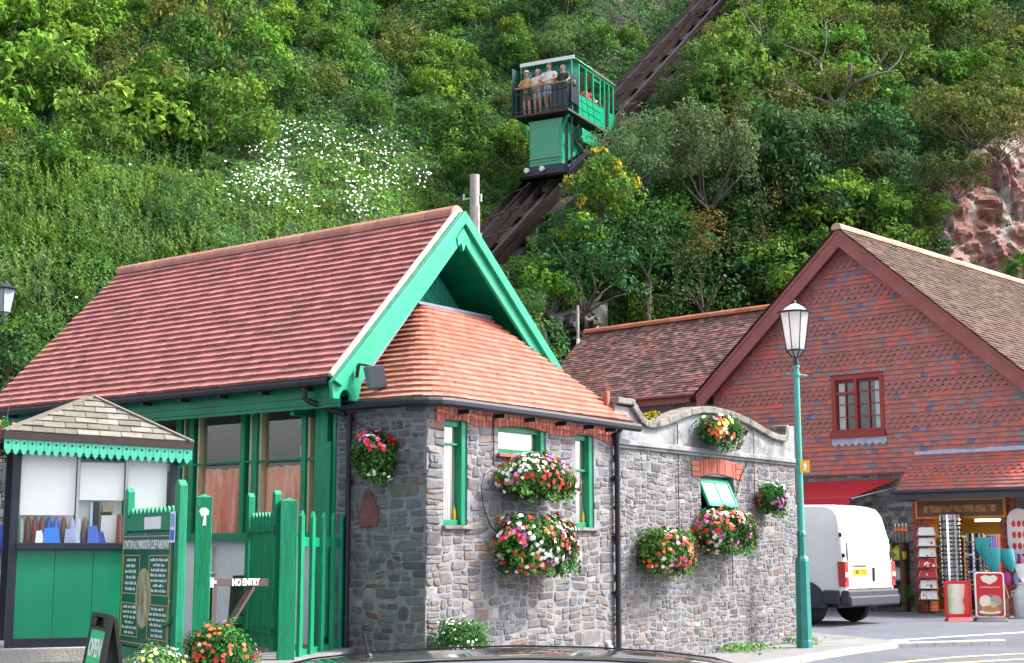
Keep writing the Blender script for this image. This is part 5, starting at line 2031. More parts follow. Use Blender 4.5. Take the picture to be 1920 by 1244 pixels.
# upper window
mb = MB()
x0, x1, z0, z1 = whole
mb.box(x0, x0 + .10, -.07, .10, z0, z1)
mb.box(x1 - .10, x1, -.07, .10, z0, z1)
mb.box(x0 + .10, x1 - .10, -.069, .10, z1 - .09, z1)
mb.box(x0 + .10, x1 - .10, -.069, .10, z0, z0 + .09)
xm = x0 + .60
mb.box(xm - .035, xm + .035, -.066, .10, z0 + .09, z1 - .09)
mb.box(x0 + .10, xm - .035, -.062, .08, z0 + .86, z0 + .91)
mb.box(x0 - .03, x1 + .03, -.16, .0, z0 - .10, z0 - .002)
uw = mb.build("window", M["red_frame"], sh, bevel=.006)
mb = MB()
for xa, xb in ((x0 + .10, xm - .035), (xm + .035, x1 - .10)):
    mb.box((xa + xb) / 2 - .012, (xa + xb) / 2 + .012, -.03, .0, z0 + .09, z1 - .09)
    for k in (1, 2, 3):
        zz = z0 + .09 + (z1 - z0 - .18) * k / 4
        mb.box(xa, xb, -.028, -.002, zz - .011, zz + .011)
mb.build("glazing_bar", M["red_frame"], uw)
mb = MB()
mb.box(x0 + .09, x1 - .09, .005, .009, z0 + .08, z1 - .08)
mb.build("pane", M["glass"], uw)
mb = MB()
for xa, xb in ((x0 + .12, x0 + .30), (x1 - .27, x1 - .11)):
    for i in range(8):
        u0, u1 = xa + (xb - xa) * i / 8, xa + (xb - xa) * (i + 1) / 8
        mb.poly([(u0, .06 + .015 * math.sin(i * 2), z0 + .1), (u1, .06 + .015 * math.sin(i * 2 + 2), z0 + .1), (u1, .06 + .015 * math.sin(i * 2 + 2), z1 - .1), (u0, .06 + .015 * math.sin(i * 2), z1 - .1)])
mb.build("curtain", plain("blue_white_cloth", (.5, .58, .62), .8), uw, fix=False)
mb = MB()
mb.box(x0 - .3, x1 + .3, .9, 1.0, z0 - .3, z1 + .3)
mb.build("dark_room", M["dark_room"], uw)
mb = MB()
pp = [(x0 - .02, z0 - .10), (x1 + .04, z0 - .10)]
low = []
nn = 8
for i in range(nn):
    xa = x1 + .04 - (x1 - x0 + .06) * i / nn
    low += [(xa, z0 - .22), (xa - (x1 - x0 + .06) / nn / 2, z0 - .29)]
low.append((x0 - .02, z0 - .22))
mb.prism([(x, -.075, z) for x, z in pp + low], (0, .012, 0))
mb.build("lead_apron", plain("pale_lead", (.42, .46, .60), .5, wear=.25), uw)

# wing on the left
WX0, WX1, WY0, WY1, WZ0, WZ1 = -12.1, -4.75, 1.15, 3.8, 5.20, 7.62
WL = math.hypot(WY1 - WY0, WZ1 - WZ0)
mb = MB()
vd = (0, (WY1 - WY0) / WL, (WZ1 - WZ0) / WL)
nd = (0, -vd[2], vd[1])
tiles(mb, (0, WY0, WZ0), (1, 0, 0), vd, nd, 36, WL / 36, .165, lambda v: WX0, lambda v: min(WX1, AX - (AZ_ + .02 - (WZ0 + v * vd[2])) / sl + .05) if True else WX1, th=.018, seed=18, jit=.008)
mb.poly([(WX0, WY0, WZ0 - .02), (WX1 + 1.5, WY0, WZ0 - .02), (WX1 + 3, WY1, WZ1 - .02), (WX0, WY1, WZ1 - .02)], 0, .2)
mb.poly([(WX0, 2 * WY1 - WY0, WZ0 - .02), (WX1 + 1, 2 * WY1 - WY0, WZ0 - .02), (WX1 + 3, WY1, WZ1 - .02), (WX0, WY1, WZ1 - .02)], 0, .3)
wr = mb.build("wing_roof", M["tile_wing"], sh, fix=False)
ridge_tiles("ridge_tile", M["ridge"], wr, (WX0 - .02, WY1, WZ1), (-2.2, WY1, WZ1), .125, 22, 4)
mb = MB()
mb.box(WX0 + .15, WX1, WY0 + .30, WY0 + .5, 0, WZ0 + .15, 1)
mb.prism([(WX0 + .15, WY0 + .5, 0), (WX0 + .15, 2 * WY1 - WY0 - .3, 0), (WX0 + .15, 2 * WY1 - WY0 - .3, WZ0 + .2), (WX0 + .15, WY1, WZ1 - .1), (WX0 + .15, WY0 + .5, WZ0 + .2)], (.2, 0, 0), 1)
mb.box(WX0, WX1 + .2, WY0 + .04, WY0 + .08, WZ0 - .22, WZ0 - .03, 0)
mb.box(-6.4, -5.2, WY0 + .27, WY0 + .295, WZ0 - 1.1, WZ0 - .3, 2)
mb.box(-8.4, -7.0, WY0 + .27, WY0 + .295, WZ0 - 1.1, WZ0 - .3, 0)
mb.build("wing_wall", [M["maroon"], M["cement"], M["dark_glass"]], sh)
mb = MB()
mb.tube([(WX0, WY0 - .03, WZ0 - .01), (WX1 + .1, WY0 - .03, WZ0 - .03)], .05, 8)
for x in (-5.7, -5.25):
    mb.tube([(x, WY0 - .03, WZ0 - .06), (x + .02, WY0 + .05, WZ0 - .25), (x + .25, WY0 + .2, WZ0 - .38)], .03, 6)
mb.build("wing_gutter", M["maroon"], sh)

# shop front
fa = lambda u, z, n: Vector((u, -n + .04, z))
mb = MB()
dr = (.56, 2.17, 0, 2.35)
sheet(mb, fa, [LX + .3, -2, RXX + .28], [-.2, 2.92], [dr], 1, .004)
rubble(mb, fa, LX + .3, RXX + .28, -.1, 2.90, [(dr[0] - .3, dr[1] + .3, 0, 2.4)], seed=41, big=.5, hmin=.08, hmax=.24)
mb.build("stone_wall", [M["grey_stone"], M["mortar"]], sh, fix=False)
mb = MB()
q = random.Random(31)
for xs0, xs1 in ((.24, .56), (2.17, 2.50)):
    mb = MB()
    for i in range(31):
        x = xs0 - (.1 if i % 2 else 0)
        while x < xs1:
            xa, xb = max(x, xs0), min(x + .21, xs1)
            if xb - xa > .03:
                mb.box(xa, xb - .008, -.02 - q.random() * .004, .35, i * .076, i * .076 + .068, 0, q.random() * .6)
            x += .218
    mb.build("brick_pier", M["brick"], sh)
mb = MB()
mb.box(-.1, 2.9, 2.9, 3.0, 0, 2.6, 0)
mb.box(-.2, -.1, .2, 3.0, 0, 2.6, 0)
mb.box(2.8, 2.9, .3, 2.9, 0, 2.6, 0)
mb.box(-.1, 2.8, .3, 2.9, 2.5, 2.56, 0)
mb.box(-.1, 2.8, .05, 2.9, .0, .02, 1)
mb.build("shop_room", [plain("shop_yellow", (.62, .42, .10), .8), M["wood_brown"]], sh)
mb = MB()
mb.box(.62, 1.0, -.06, .02, 2.14, 2.2, 0)
tube_m = glow("fluorescent_tube", (1.0, .90, .62), 9.0)
tb = thing("strip_light", "lit fluorescent strip light on the shop ceiling behind the sign", "light", SM @ Vector((0, 0, 0)), ROT_SH)
mb = MB()
mb.tube([(1.25, .8, 1.90), (2.7, .8, 1.90)], .022, 8)
mb.build("tube", tube_m, tb)
mb = MB()
mb.box(1.2, 2.75, .77, .83, 1.935, 1.97)
mb.build("fitting", M["white"], tb)
pd = bpy.data.lights.new("shop_strip_light", 'AREA')
pd.shape = 'RECTANGLE'
pd.size, pd.size_y = 1.5, .06
pd.energy = 34
pd.color = (1, .86, .55)
po = bpy.data.objects.new("strip_glow", pd)
COL.objects.link(po)
po.parent = tb
po.location = (1.95, .8, 1.86)
# canopy
CX0, CX1, CY, CZ0, CZ1 = .34, 3.4, -.88, 2.50, 3.32
CL = math.hypot(CY, CZ1 - CZ0)
mb = MB()
vd = (0, -CY / CL, (CZ1 - CZ0) / CL)
nd = (0, -vd[2], vd[1])
tiles(mb, (0, CY, CZ0), (1, 0, 0), vd, nd, 11, CL / 11, .165, lambda v: CX0, lambda v: CX1, th=.022, shapes=[0, 0, 0, 0, 1, 1, 1, 0, 0, 0, 0], seed=19, rnd=lambda q, i, j: (q.uniform(.2, .8) if q.random() < .8 else q.uniform(.88, 1)))
mb.poly([(CX0, CY, CZ0 - .02), (CX1, CY, CZ0 - .02), (CX1, 0, CZ1 - .02), (CX0, 0, CZ1 - .02)], 0, .4)
mb.poly([(CX0, CY, CZ0 - .02), (CX0, 0, CZ1 - .02), (CX0, 0, CZ0 - .02)], 0, .4)
cn = mb.build("canopy_roof", M["tile_wall"], sh, fix=False)
mb = MB()
mb.box(CX0, CX1, CY - .05, CY, CZ0 - .20, CZ0 - .03)
mb.box(CX0, CX0 + .05, CY, .0, CZ0 - .20, CZ0 - .03)
mb.box(CX0, CX1, CY, .0, CZ0 - .16, CZ0 - .12)
mb.tube([(CX0 - .05, CY - .08, CZ0 - .03), (CX1, CY - .08, CZ0 - .03)], .045, 8)
mb.build("canopy_fascia", M["bumper"], cn)
mb = MB()
nn = 30
for i in range(nn):
    xa = CX0 + .02 + (CX1 - CX0) * i / nn
    w = (CX1 - CX0) / nn
    mb.prism([(xa, -.058, CZ1 + .05), (xa + w, -.058, CZ1 + .05), (xa + w, -.058, CZ1 - .03), (xa + w / 2, -.058, CZ1 - .085), (xa, -.058, CZ1 - .03)], (0, .01, 0))
mb.build("lead_apron", M["pale_lead"], cn)
# sign board over the door
sb = thing("shop_sign", "long brown shop sign in an orange frame under the tiled canopy", "sign", SM @ Vector((0, 0, 0)), ROT_SH)
msb, n, l, b = new_mat("worn_gold_lettering")
t = noise_node(n, l, 5, 4, .6, (2.5, 1, .7))
r = ramp_node(n, [(.38, (.13, .05, .015)), (.55, (.42, .18, .03)), (.75, (.62, .32, .06))])
l.new(t.outputs["Fac"], r.inputs[0])
l.new(r.outputs[0], b.inputs["Base Color"])
b.inputs["Roughness"].default_value = .3
mb = MB()
mb.box(.42, 2.28, -.10, -.06, 1.98, 2.30)
mb.build("board", plain("sign_brown", (.14, .055, .02), .5), sb)
mb = MB()
mb.box(.55, 2.15, -.104, -.1015, 2.06, 2.20)
mb.build("gilt_panel", msb, sb)
mb = MB()
for bx_ in ((.36, 2.34, 1.93, 1.975), (.36, 2.34, 2.305, 2.34), (.36, .405, 1.976, 2.304), (2.295, 2.34, 1.976, 2.304)):
    mb.box(bx_[0], bx_[1], -.115, -.05, bx_[2], bx_[3])
mb.build("frame", plain("orange_wood", (.66, .25, .05), .5), sb)
# awning
aw_ = thing("red_awning", "red cloth awning with a scalloped edge above the white van", "awning", SM @ Vector((0, 0, 0)), ROT_SH)
mb = MB()
a0, a1 = -4.4, -.10
nn = 18
for i in range(nn):
    t0, t1 = i / nn, (i + 1) / nn
    u0, u1 = a0 + (a1 - a0) * t0, a0 + (a1 - a0) * t1
    f0, f1 = a0 + (a1 - .55 - a0) * t0, a0 + (a1 - .55 - a0) * t1
    mb.hexa([(f0, -1.05, 2.37), (f1, -1.05, 2.37), (u1, .0, 2.78), (u0, .0, 2.78), (f0, -1.05, 2.385), (f1, -1.05, 2.385), (u1, .0, 2.795), (u0, .0, 2.795)])
    w = f1 - f0
    mb.prism([(f0, -1.055, 2.385), (f1, -1.055, 2.385), (f1, -1.055, 2.25), (f1 - w * .25, -1.055, 2.225), (f0 + w * .5, -1.055, 2.215), (f0 + w * .25, -1.055, 2.225), (f0, -1.055, 2.25)], (0, .008, 0))
mb.build("cloth", M["awning"], aw_)
mb = MB()
mb.tube([(-.62, -1.03, 2.36), (-.08, -.02, 2.62)], .015, 6)
mb.tube([(a0, -1.03, 2.375), (-.64, -1.03, 2.375)], .018, 6)
mb.build("frame", M["steel"], aw_)

# ---- goods outside the shop
def shop_thing(name, label, cat, x, y, z=0.0, rz=0.0, group=None):
    p = SM @ Vector((x, y, z))
    return thing(name, label, cat, p, ROT_SH + rz, group)


t = shop_thing("postcard_rack", "tall rack of white and red greetings cards by the shop door", "card rack", .78, -.48, 0, R(28))
mb = MB()
mb.tube([(0, 0, .02), (0, 0, 1.78)], .02, 8)
for a in (0, 1, 2, 3):
    mb.bar((0, 0, .03), (.25 * math.cos(a * 1.571 + .4), .25 * math.sin(a * 1.571 + .4), .02), .04, .03)
mb.build("stand", M["black"], t)
q = random.Random(4)
CC = [M["white"], M["red"], plain("card_cyan", (.45, .68, .72)), M["black"]]
for k in range(7):
    zb_ = .27 + k * .215
    for f in range(4):
        mb = MB()
        Rm = Matrix.Rotation(f * math.pi / 2, 4, 'Z')
        mb.prism([(-.17, -.20, zb_), (.17, -.20, zb_), (.145, -.145, zb_ + .185), (-.145, -.145, zb_ + .185)], (0, .006, 0), 1 if (k in (3, 2) and f % 2 == 0) else 0)
        if f in (0, 3):
            for _ in range(5 if k < 6 else 0):
                x, z = q.uniform(-.12, .10), q.uniform(.02, .12)
                yy = -.2015 + .055 * z / .185
                w, h = q.uniform(.02, .06), q.uniform(.02, .06)
                mb.prism([(x, yy, zb_ + z), (x + w, yy, zb_ + z), (x + w * .8, yy + .3 * h - .003, zb_ + z + h), (x + w * .2, yy + .3 * h - .003, zb_ + z + h)], (0, .001, 0), q.choice((1, 1, 2, 0, 3) if k != 3 else (0, 0, 0)))
        mb.box(-.175, .175, -.212, -.203, zb_ - .012, zb_ + .02, 3)
        mb.v = [tuple(Rm @ Vector(v)) for v in mb.v]
        mb.build("card_tier", CC, t)


def lens_rack(label, x, y, h, r, cols, cores, seed):
    t = shop_thing("sunglasses_rack", label, "display rack", x, y)
    mb = MB()
    mb.lathe([(.22, 0), (.22, .03), (.03, .05), (.03, .35)], 14)
    mb.lathe([(r * .8, .35), (r * .8, h)], 12)
    mb.build("stand", cores[0], t)
    mb = MB()
    for k in range(8):
        a = k * math.pi / 4 + .2
        mb.bar((r * .86 * math.cos(a), r * .86 * math.sin(a), .35), (r * .86 * math.cos(a), r * .86 * math.sin(a), h), .05, .02, (math.cos(a), math.sin(a), 0))
    mb.build("upright", cores[1], t)
    q = random.Random(seed)
    mb = MB()
    for k in range(8):
        a = k * math.pi / 4 + .2 + math.pi / 8
        for i in range(int((h - .45) / .085)):
            z = .42 + i * .085
            mi = q.randrange(len(cols))
            for s_ in (-1, 1):
                aa = a + s_ * .035 / r
                mb.ell((r * math.cos(aa), r * math.sin(aa), z + q.uniform(-.008, .008)), (.03, .03, .022), 7, 5, mi)
            mb.bar((r * math.cos(a - .1), r * math.sin(a - .1), z + .012), (r * math.cos(a + .1), r * math.sin(a + .1), z + .012), .008, .008, (0, 0, 1), mi)
    tag(mb.build("sunglasses", cols, t), kind="stuff")


DK = M["dark_glass"]
lens_rack("tall silver round rack of sunglasses behind the red framed board", 1.25, -.35, 2.0, .22, [DK, DK, DK, plain("lens_brown", (.1, .05, .03), .15), plain("lens_grey", (.25, .27, .3), .15)], [M["steel"], M["chrome"]], 1)
lens_rack("shorter dark rack of purple and blue trinkets by the shop door", 1.66, -.10, 1.62, .19, [plain("purple", (.10, .03, .22)), plain("violet", (.22, .10, .40)), DK, M["black"], M["white"], plain("lime", (.3, .35, .05))], [M["black"], M["steel"]], 2)


def board_at(label, name, X, Y, w, h, parts, rz=R(4)):
    t = thing(name, label, "advert board", (X, Y, ground_z(Y)), rz)
    return t


def rrect(w, z0, z1, r, y, n=5):
    pts = []
    for cx, cz, a0 in ((w / 2 - r, z1 - r, 0), (-w / 2 + r, z1 - r, 90), (-w / 2 + r, z0 + r, 180), (w / 2 - r, z0 + r, 270)):
        for k in range(n + 1):
            a = R(a0 + 90 * k / n)
            pts.append((cx + r * math.cos(a), y, cz + r * math.sin(a)))
    return pts


t = board_at("red framed advert board with a pale faded picture before the sunglasses", "advert_board", 8.15, 26.95, .50, .72, None)
mb = MB()
mb.prism(rrect(.50, .06, .72, .06, -.02), (0, .05, 0))
mb.hexa([(-.24, -.09, 0), (.24, -.09, 0), (.24, .12, 0), (-.24, .12, 0), (-.20, -.03, .07), (.20, -.03, .07), (.20, .05, .07), (-.20, .05, .07)])
mb.build("frame", M["red"], t, bevel=.006)
mpa, n, l, b = new_mat("faded_picture")
tc = n.new("ShaderNodeTexCoord")
sp = n.new("ShaderNodeSeparateXYZ")
l.new(tc.outputs["Object"], sp.inputs[0])
mr = n.new("ShaderNodeMapRange")
mr.inputs[1].default_value = -.2
mr.inputs[2].default_value = .2
l.new(sp.outputs["X"], mr.inputs[0])
tn = noise_node(n, l, 7, 3, .5)
ad = n.new("ShaderNodeMath")
ad.operation = 'MULTIPLY_ADD'
ad.inputs[1].default_value = .45
l.new(tn.outputs["Fac"], ad.inputs[0])
l.new(mr.outputs[0], ad.inputs[2])
r = ramp_node(n, [(.28, (.22, .38, .12)), (.5, (.62, .62, .50)), (.72, (.75, .66, .60)), (.98, (.75, .42, .38)), (1.0, (.62, .05, .05))])
l.new(ad.outputs[0], r.inputs[0])
l.new(r.outputs[0], b.inputs["Base Color"])
b.inputs["Roughness"].default_value = .3
mb = MB()
mb.prism(rrect(.39, .125, .665, .035, -.024), (0, .003, 0))
mb.build("picture", mpa, t)
t = board_at("red advert board with a pale roll picture and white border, beside the nets", "advert_board", 8.67, 26.75, .52, .86, None, R(-2))
mb = MB()
mb.prism(rrect(.53, .07, .88, .06, -.02), (0, .04, 0))
mb.build("border", M["white"], t, bevel=.004)
mb = MB()
mb.prism(rrect(.48, .095, .86, .045, -.0235), (0, .003, 0), 0)
mb.prism([(-.16, -.027, .80), (-.08, -.027, .83), (0, -.027, .81), (.08, -.027, .83), (.15, -.027, .79), (.13, -.027, .73), (0, -.027, .66), (-.13, -.027, .72)], (0, .003, 0), 1)
mb.prism([(-.18, -.027, .60), (.18, -.027, .60), (.18, -.027, .625), (-.18, -.027, .625)], (0, .003, 0), 2)
mb.prism([(.24 * math.cos(a), -.0265, .29 + .20 * math.sin(a)) for a in np.linspace(0, 2 * math.pi, 25)[:-1]], (0, .0025, 0), 3)
for cx, cz, rx, rz_, mi in ((-.09, .36, .11, .11, 1), (.10, .37, .10, .10, 4), (.0, .23, .17, .06, 5), (-.02, .17, .20, .035, 1), (.05, .30, .06, .05, 6)):
    mb.prism([(cx + rx * math.cos(a), -.0295 - mi * .0004, cz + rz_ * math.sin(a)) for a in np.linspace(0, 2 * math.pi, 17)[:-1]], (0, .0025, 0), mi)
mb.build("picture", [M["red"], plain("pale_cream", (.78, .68, .58)), plain("faded_pink", (.72, .25, .22)), plain("plate_brown", (.28, .15, .10)), plain("grey_brown_food", (.40, .30, .25)), plain("orange_brown", (.50, .22, .08)), plain("roll_tan", (.62, .45, .28))], t)
mb = MB()
mb.hexa([(-.30, -.13, 0), (.30, -.13, 0), (.30, .15, 0), (-.30, .15, 0), (-.26, -.06, .075), (.26, -.06, .075), (.26, .07, .075), (-.26, .07, .075)])
mb.build("base", M["bumper"], t, bevel=.01)

# shelf unit with beach goods
t = shop_thing("goods_shelf", "dark wooden shelf unit against the shop wall behind the van", "shelf", -.28, -.06)
mb = MB()
for z in (.62, 1.04, 1.42):
    mb.box(-.55, .40, -.32, .04, z, z + .03)
mb.box(.36, .40, -.30, .03, 0, 1.42)
mb.box(-.55, -.51, -.30, .03, 0, 1.42)
mb.build("shelf_boards", M["wood_brown"], t)
SHG = []
for nm, col, x, z, w, h, kind in (("lime yellow bag", (.50, .55, .04), .02, 1.07, .13, .30, "bag"), ("second lime bag with a red ball print", (.46, .52, .05), .28, 1.07, .12, .32, "bag"), ("dark blue folded cloth", (.02, .03, .10), -.02, .65, .16, .17, "cloth"), ("clear plastic bag of beach toys", (.38, .42, .46), .25, .65, .12, .27, "bag"), ("bright green plastic boat", (.08, .55, .06), -.12, 1.45, .17, .11, "toy")):
    mb = MB()
    mb.mesh([(-w, -.10, 0), (w, -.10, 0), (w, .08, 0), (-w, .08, 0), (-w * 1.05, -.12, h * .5), (w * 1.05, -.12, h * .5), (w * 1.05, .08, h * .5), (-w * 1.05, .08, h * .5), (-w * .7, -.03, h), (w * .75, -.03, h), (w * .7, .02, h), (-w * .7, .02, h)],
            [(0, 1, 5, 4), (1, 2, 6, 5), (2, 3, 7, 6), (3, 0, 4, 7), (4, 5, 9, 8), (5, 6, 10, 9), (6, 7, 11, 10), (7, 4, 8, 11), (8, 9, 10, 11), (3, 2, 1, 0)])
    o = mb.build("beach_" + kind, plain("goods_" + nm.replace(" ", "_"), col, .45), None, bevel=.02)
    o.location = SM @ Vector((-.28 + x, -.20, z + .002))
    o.rotation_euler = (0, 0, ROT_SH)
    tag(o, nm + " on the shelf unit behind the van", kind)
mb = MB()
mb.ell((0, 0, 0), (.055, .055, .055), 12, 8)
o = mb.build("red_ball", M["red"], None, smooth=True)
o.location = SM @ Vector((-.10, -.34, 1.19))
tag(o, "small red ball beside the lime yellow bags", "ball")
for k in range(4):
    mb = MB()
    mb.lathe([(.055, 0), (.05, .03), (.03, .08), (.012, .10)], 10)
    mb.lathe([(.02, .10), (.02, .16), (.005, .17)], 8, mi=1)
    o = mb.build("toy_windmill", [M["orange_bells"] if "orange_bells" in M else plain("orange_bells", (.75, .22, .06)), M["white"]], None)
    o.location = SM @ Vector((-.10 + k * .085, -.16, 1.68))
    tag(o, "orange and white toy in the row above the goods shelf", "toy", "orange toys above the goods shelf")
    mb = MB()
    mb.tube([(0, 0, -.23), (0, 0, .02)], .008, 5)
    mb.build("stick", M["grey_timber"], o)
t = shop_thing("plastic_bags", "heap of clear plastic bags of beach toys on the ground under the shelf", "bags", -.32, -.25)
mb = MB()
for i in range(7):
    mb.ell((rng.uniform(-.25, .25), rng.uniform(-.1, .1), rng.uniform(.08, .45)), (.12, .09, .11), 8, 6, rng.randrange(3))
mb.build("bags", [plain("clear_bag", (.45, .50, .56), .3), M["white"], plain("dull_red", (.4, .1, .1))], t)
t = shop_thing("potted_fern", "small green plant on the ground beside the card rack", "plant", .30, -.42)
P, N, Rr_ = crown(10, 60, (.10, .10, .25))
leaf_object("foliage", P + [0, 0, .25], N, .06 + 0 * Rr_, Rr_, FL["leaf"], t)

# fishing nets
def net(label, X, Y, z, lean, col, s=1.0, stick=.75):
    t = thing("fishing_net", label, "fishing net", (X, Y, z))
    mb = MB()
    rings = []
    for (r_, zz, dx) in ((.15, .0, 0), (.15, -.10, .02), (.11, -.26, .05), (.03, -.36, .08), (.005, -.38, .09)):
        rings.append([(r_ * s * math.cos(a) + dx * s * lean, r_ * s * .7 * math.sin(a), zz * s) for a in np.linspace(0, 2 * math.pi, 13)[:-1]])
    vs = [p for r_ in rings for p in r_]
    mb.mesh(vs, [(i * 12 + k, i * 12 + (k + 1) % 12, (i + 1) * 12 + (k + 1) % 12, (i + 1) * 12 + k) for i in range(4) for k in range(12)])
    mb.build("mesh_bag", col, t, smooth=True, fix=False)
    mb = MB()
    mb.tube([(.15 * s * math.cos(a), .105 * s * math.sin(a), 0) for a in np.linspace(0, 2 * math.pi, 15)], .006, 5)
    mb.build("hoop", M["steel"], t)
    mb = MB()
    mb.tube([(-.14 * lean * s, 0, 0), (.05 * lean, .05, -stick)], .011, 6)
    mb.build("stick", plain("bamboo", (.52, .38, .18), .6), t)


tq = plain("turquoise_net", (.03, .34, .36), .7)
net("turquoise net held upright at the left of the bunch", 9.28, 28.9, 1.72, -.3, tq, 1.0, 1.1)
net("turquoise net drooping in the middle of the bunch above the red board", 9.38, 28.75, 1.52, .5, tq, 1.25, .95)
net("turquoise net hanging out to the right of the bunch", 9.66, 28.8, 1.50, 1.4, tq, 1.15, .95)
net("white net with a colourful centre standing in the churn", 9.72, 28.0, 1.22, .4, plain("white_net", (.78, .80, .78), .7), .95, .6)
net("pink net behind the white one by the churn", 9.92, 28.2, 1.36, -.4, plain("pink_net", (.75, .18, .45), .7), .95, .7)
t = thing("milk_churn", "galvanised milk churn holding nets at the right edge of the frame", "churn", (9.74, 27.98, ground_z(28)))
mb = MB()
mb.lathe([(.21, 0), (.215, .02), (.215, .44), (.20, .50), (.14, .58), (.14, .63), (.155, .64), (.155, .66), (.12, .66), (.02, .60)], 22)
mb.build("body", plain("churn_grey", (.55, .57, .60), .4, metal=.2), t, smooth=True)
mb = MB()
for s_ in (-1, 1):
    mb.tube([(s_ * .18, 0, .52), (s_ * .25, 0, .50), (s_ * .25, 0, .42), (s_ * .215, 0, .40)], .012, 6)
mb.build("handle", M["steel"], t)
t = thing("wooden_crate", "small wooden crate between the red advert board and the milk churn", "crate", (9.33, 28.1, ground_z(28)), R(-20))
mb = MB()
for z in (0, .13, .26):
    mb.box(-.13, .13, -.10, -.085, z, z + .11)
    mb.box(-.13, .13, .085, .10, z, z + .11)
    mb.box(-.13, -.115, -.085, .085, z, z + .11)
    mb.box(.115, .13, -.085, .085, z, z + .11)
mb.build("slats", plain("crate_wood", (.30, .17, .08), .8), t)
t = shop_thing("ice_cream_sign", "round topped red and white sign at the right edge beside the shop", "sign", 2.72, -.35)
mb = MB()
mb.prism(rrect(.50, 1.20, 2.10, .24, 0, 8), (0, .03, 0))
mb.build("border", plain("sign_silver", (.62, .66, .72), .3), t, bevel=.004)
mb = MB()
mb.prism(rrect(.40, 1.26, 2.04, .19, -.004, 8), (0, .003, 0))
for k in range(9):
    cx, cz = -.11 + .11 * (k % 3), 1.36 + .22 * (k // 3)
    mb.prism([(cx + .045 * math.cos(a), -.006, cz + .07 * math.sin(a)) for a in np.linspace(0, 2 * math.pi, 9)[:-1]], (0, .0018, 0), 1)
mb.build("picture", [plain("pink_white", (.80, .62, .62)), M["red"]], t)
mb = MB()
mb.tube([(0, .015, 0), (0, .015, 1.2)], .025, 8)
mb.build("post", M["steel"], t)
q = random.Random(12)
BAGS = [("purple and blue bag", (.16, .08, .45)), ("pink and violet bag", (.65, .15, .42)), ("navy bag", (.02, .03, .16)), ("magenta bag", (.55, .05, .30)), ("light blue bag", (.25, .45, .75)), ("dark red bag", (.35, .02, .06))]
for k, (nm, c) in enumerate(BAGS):
    x, z = 2.40 + (k % 3) * .17, (1.12 if k < 3 else .72)
    t = shop_thing("hanging_bag", nm + " hanging in the cluster right of the shop door", "bag", x, -.22 - .1 * (k % 2), z, 0, "bags hanging right of the shop door")
    mb = MB()
    mb.ell((0, 0, 0), (.085, .06, .14), 10, 8)
    mb.build("pouch", plain("bag_" + nm.replace(" ", "_"), c, .5), t, smooth=True)
    mb = MB()
    mb.tube([(-.04, 0, .12), (0, 0, .24), (.04, 0, .12)], .008, 5)
    mb.build("strap", M["black"], t)
# shop interior stock
ST = [plain("stock_dark", (.03, .02, .03)), plain("stock_brown", (.10, .05, .03)), plain("stock_purple", (.08, .04, .16)), plain("stock_blue", (.04, .08, .35)), plain("stock_tan", (.35, .25, .12)), plain("stock_red", (.28, .03, .03))]
for k in range(10):
    x = .4 + (k % 5) * .45
    deep = k // 5
    t = shop_thing("stock_rail", "rail of dark hanging stock inside the dim shop", "clothes", x, 1.5 + deep * .7, .02, 0, "stock hanging inside the shop")
    mb = MB()
    for i in range(7):
        xx = -.19 + i * .055
        h = rng.uniform(.9, 1.45)
        mb.prism([(xx, -.12, 1.55 - h), (xx + .045, -.12, 1.55 - h), (xx + .04, -.10, 1.55), (xx + .005, -.10, 1.55)], (0, .25, 0), rng.randrange(len(ST)))
    mb.build("garments", ST, t)
    mb = MB()
    mb.tube([(-.2, 0, 1.58), (.2, 0, 1.58)], .012, 6)
    mb.tube([(-.2, 0, 0), (-.2, 0, 1.58)], .012, 6)
    mb.tube([(.2, 0, 0), (.2, 0, 1.58)], .012, 6)
    mb.build("rail", M["steel"], t)

# ---------------------------------------------------------------- poles
t = thing("utility_pole", "weathered grey timber pole standing behind the station ridge", "pole", (-.98, 37, 1.5))
mb = MB()
mb.tube([(0, 0, -1), (0.01, 0, 5), (.0, 0, 9.72)], [.16, .145, .125], 12)
mb.build("shaft", M["grey_timber"], t, smooth=True)
mb = MB()
mb.tube([(-.30, 0, 9.05), (.18, 0, 9.15)], .02, 5)
mb.tube([(-.28, 0, 9.05), (-.28, 0, 9.20)], .03, 6)
mb.tube([(.17, -.02, 9.0), (.17, -.02, 9.2)], .03, 6)
mb.box(.10, .20, -.1, .0, 7.9, 8.15)
mb.tube([(.13, -.10, 8.9), (.15, -.11, 5.0)], .012, 5)
mb.build("bracket", M["steel"], t)
t = thing("vent_pipe", "thin white pipe standing beside the end of the mottled wing roof", "pipe", (1.93, 42, .4))
mb = MB()
mb.tube([(0, 0, -.5), (0, 0, 8.2)], [.05, .04], 8)
mb.build("pipe", M["grey_timber"], t)
mb = MB()
mb.tube([(0, 0, 6.0), (0, 0, 7.2)], .05, 8)
mb.build("sleeve", M["white"], t)
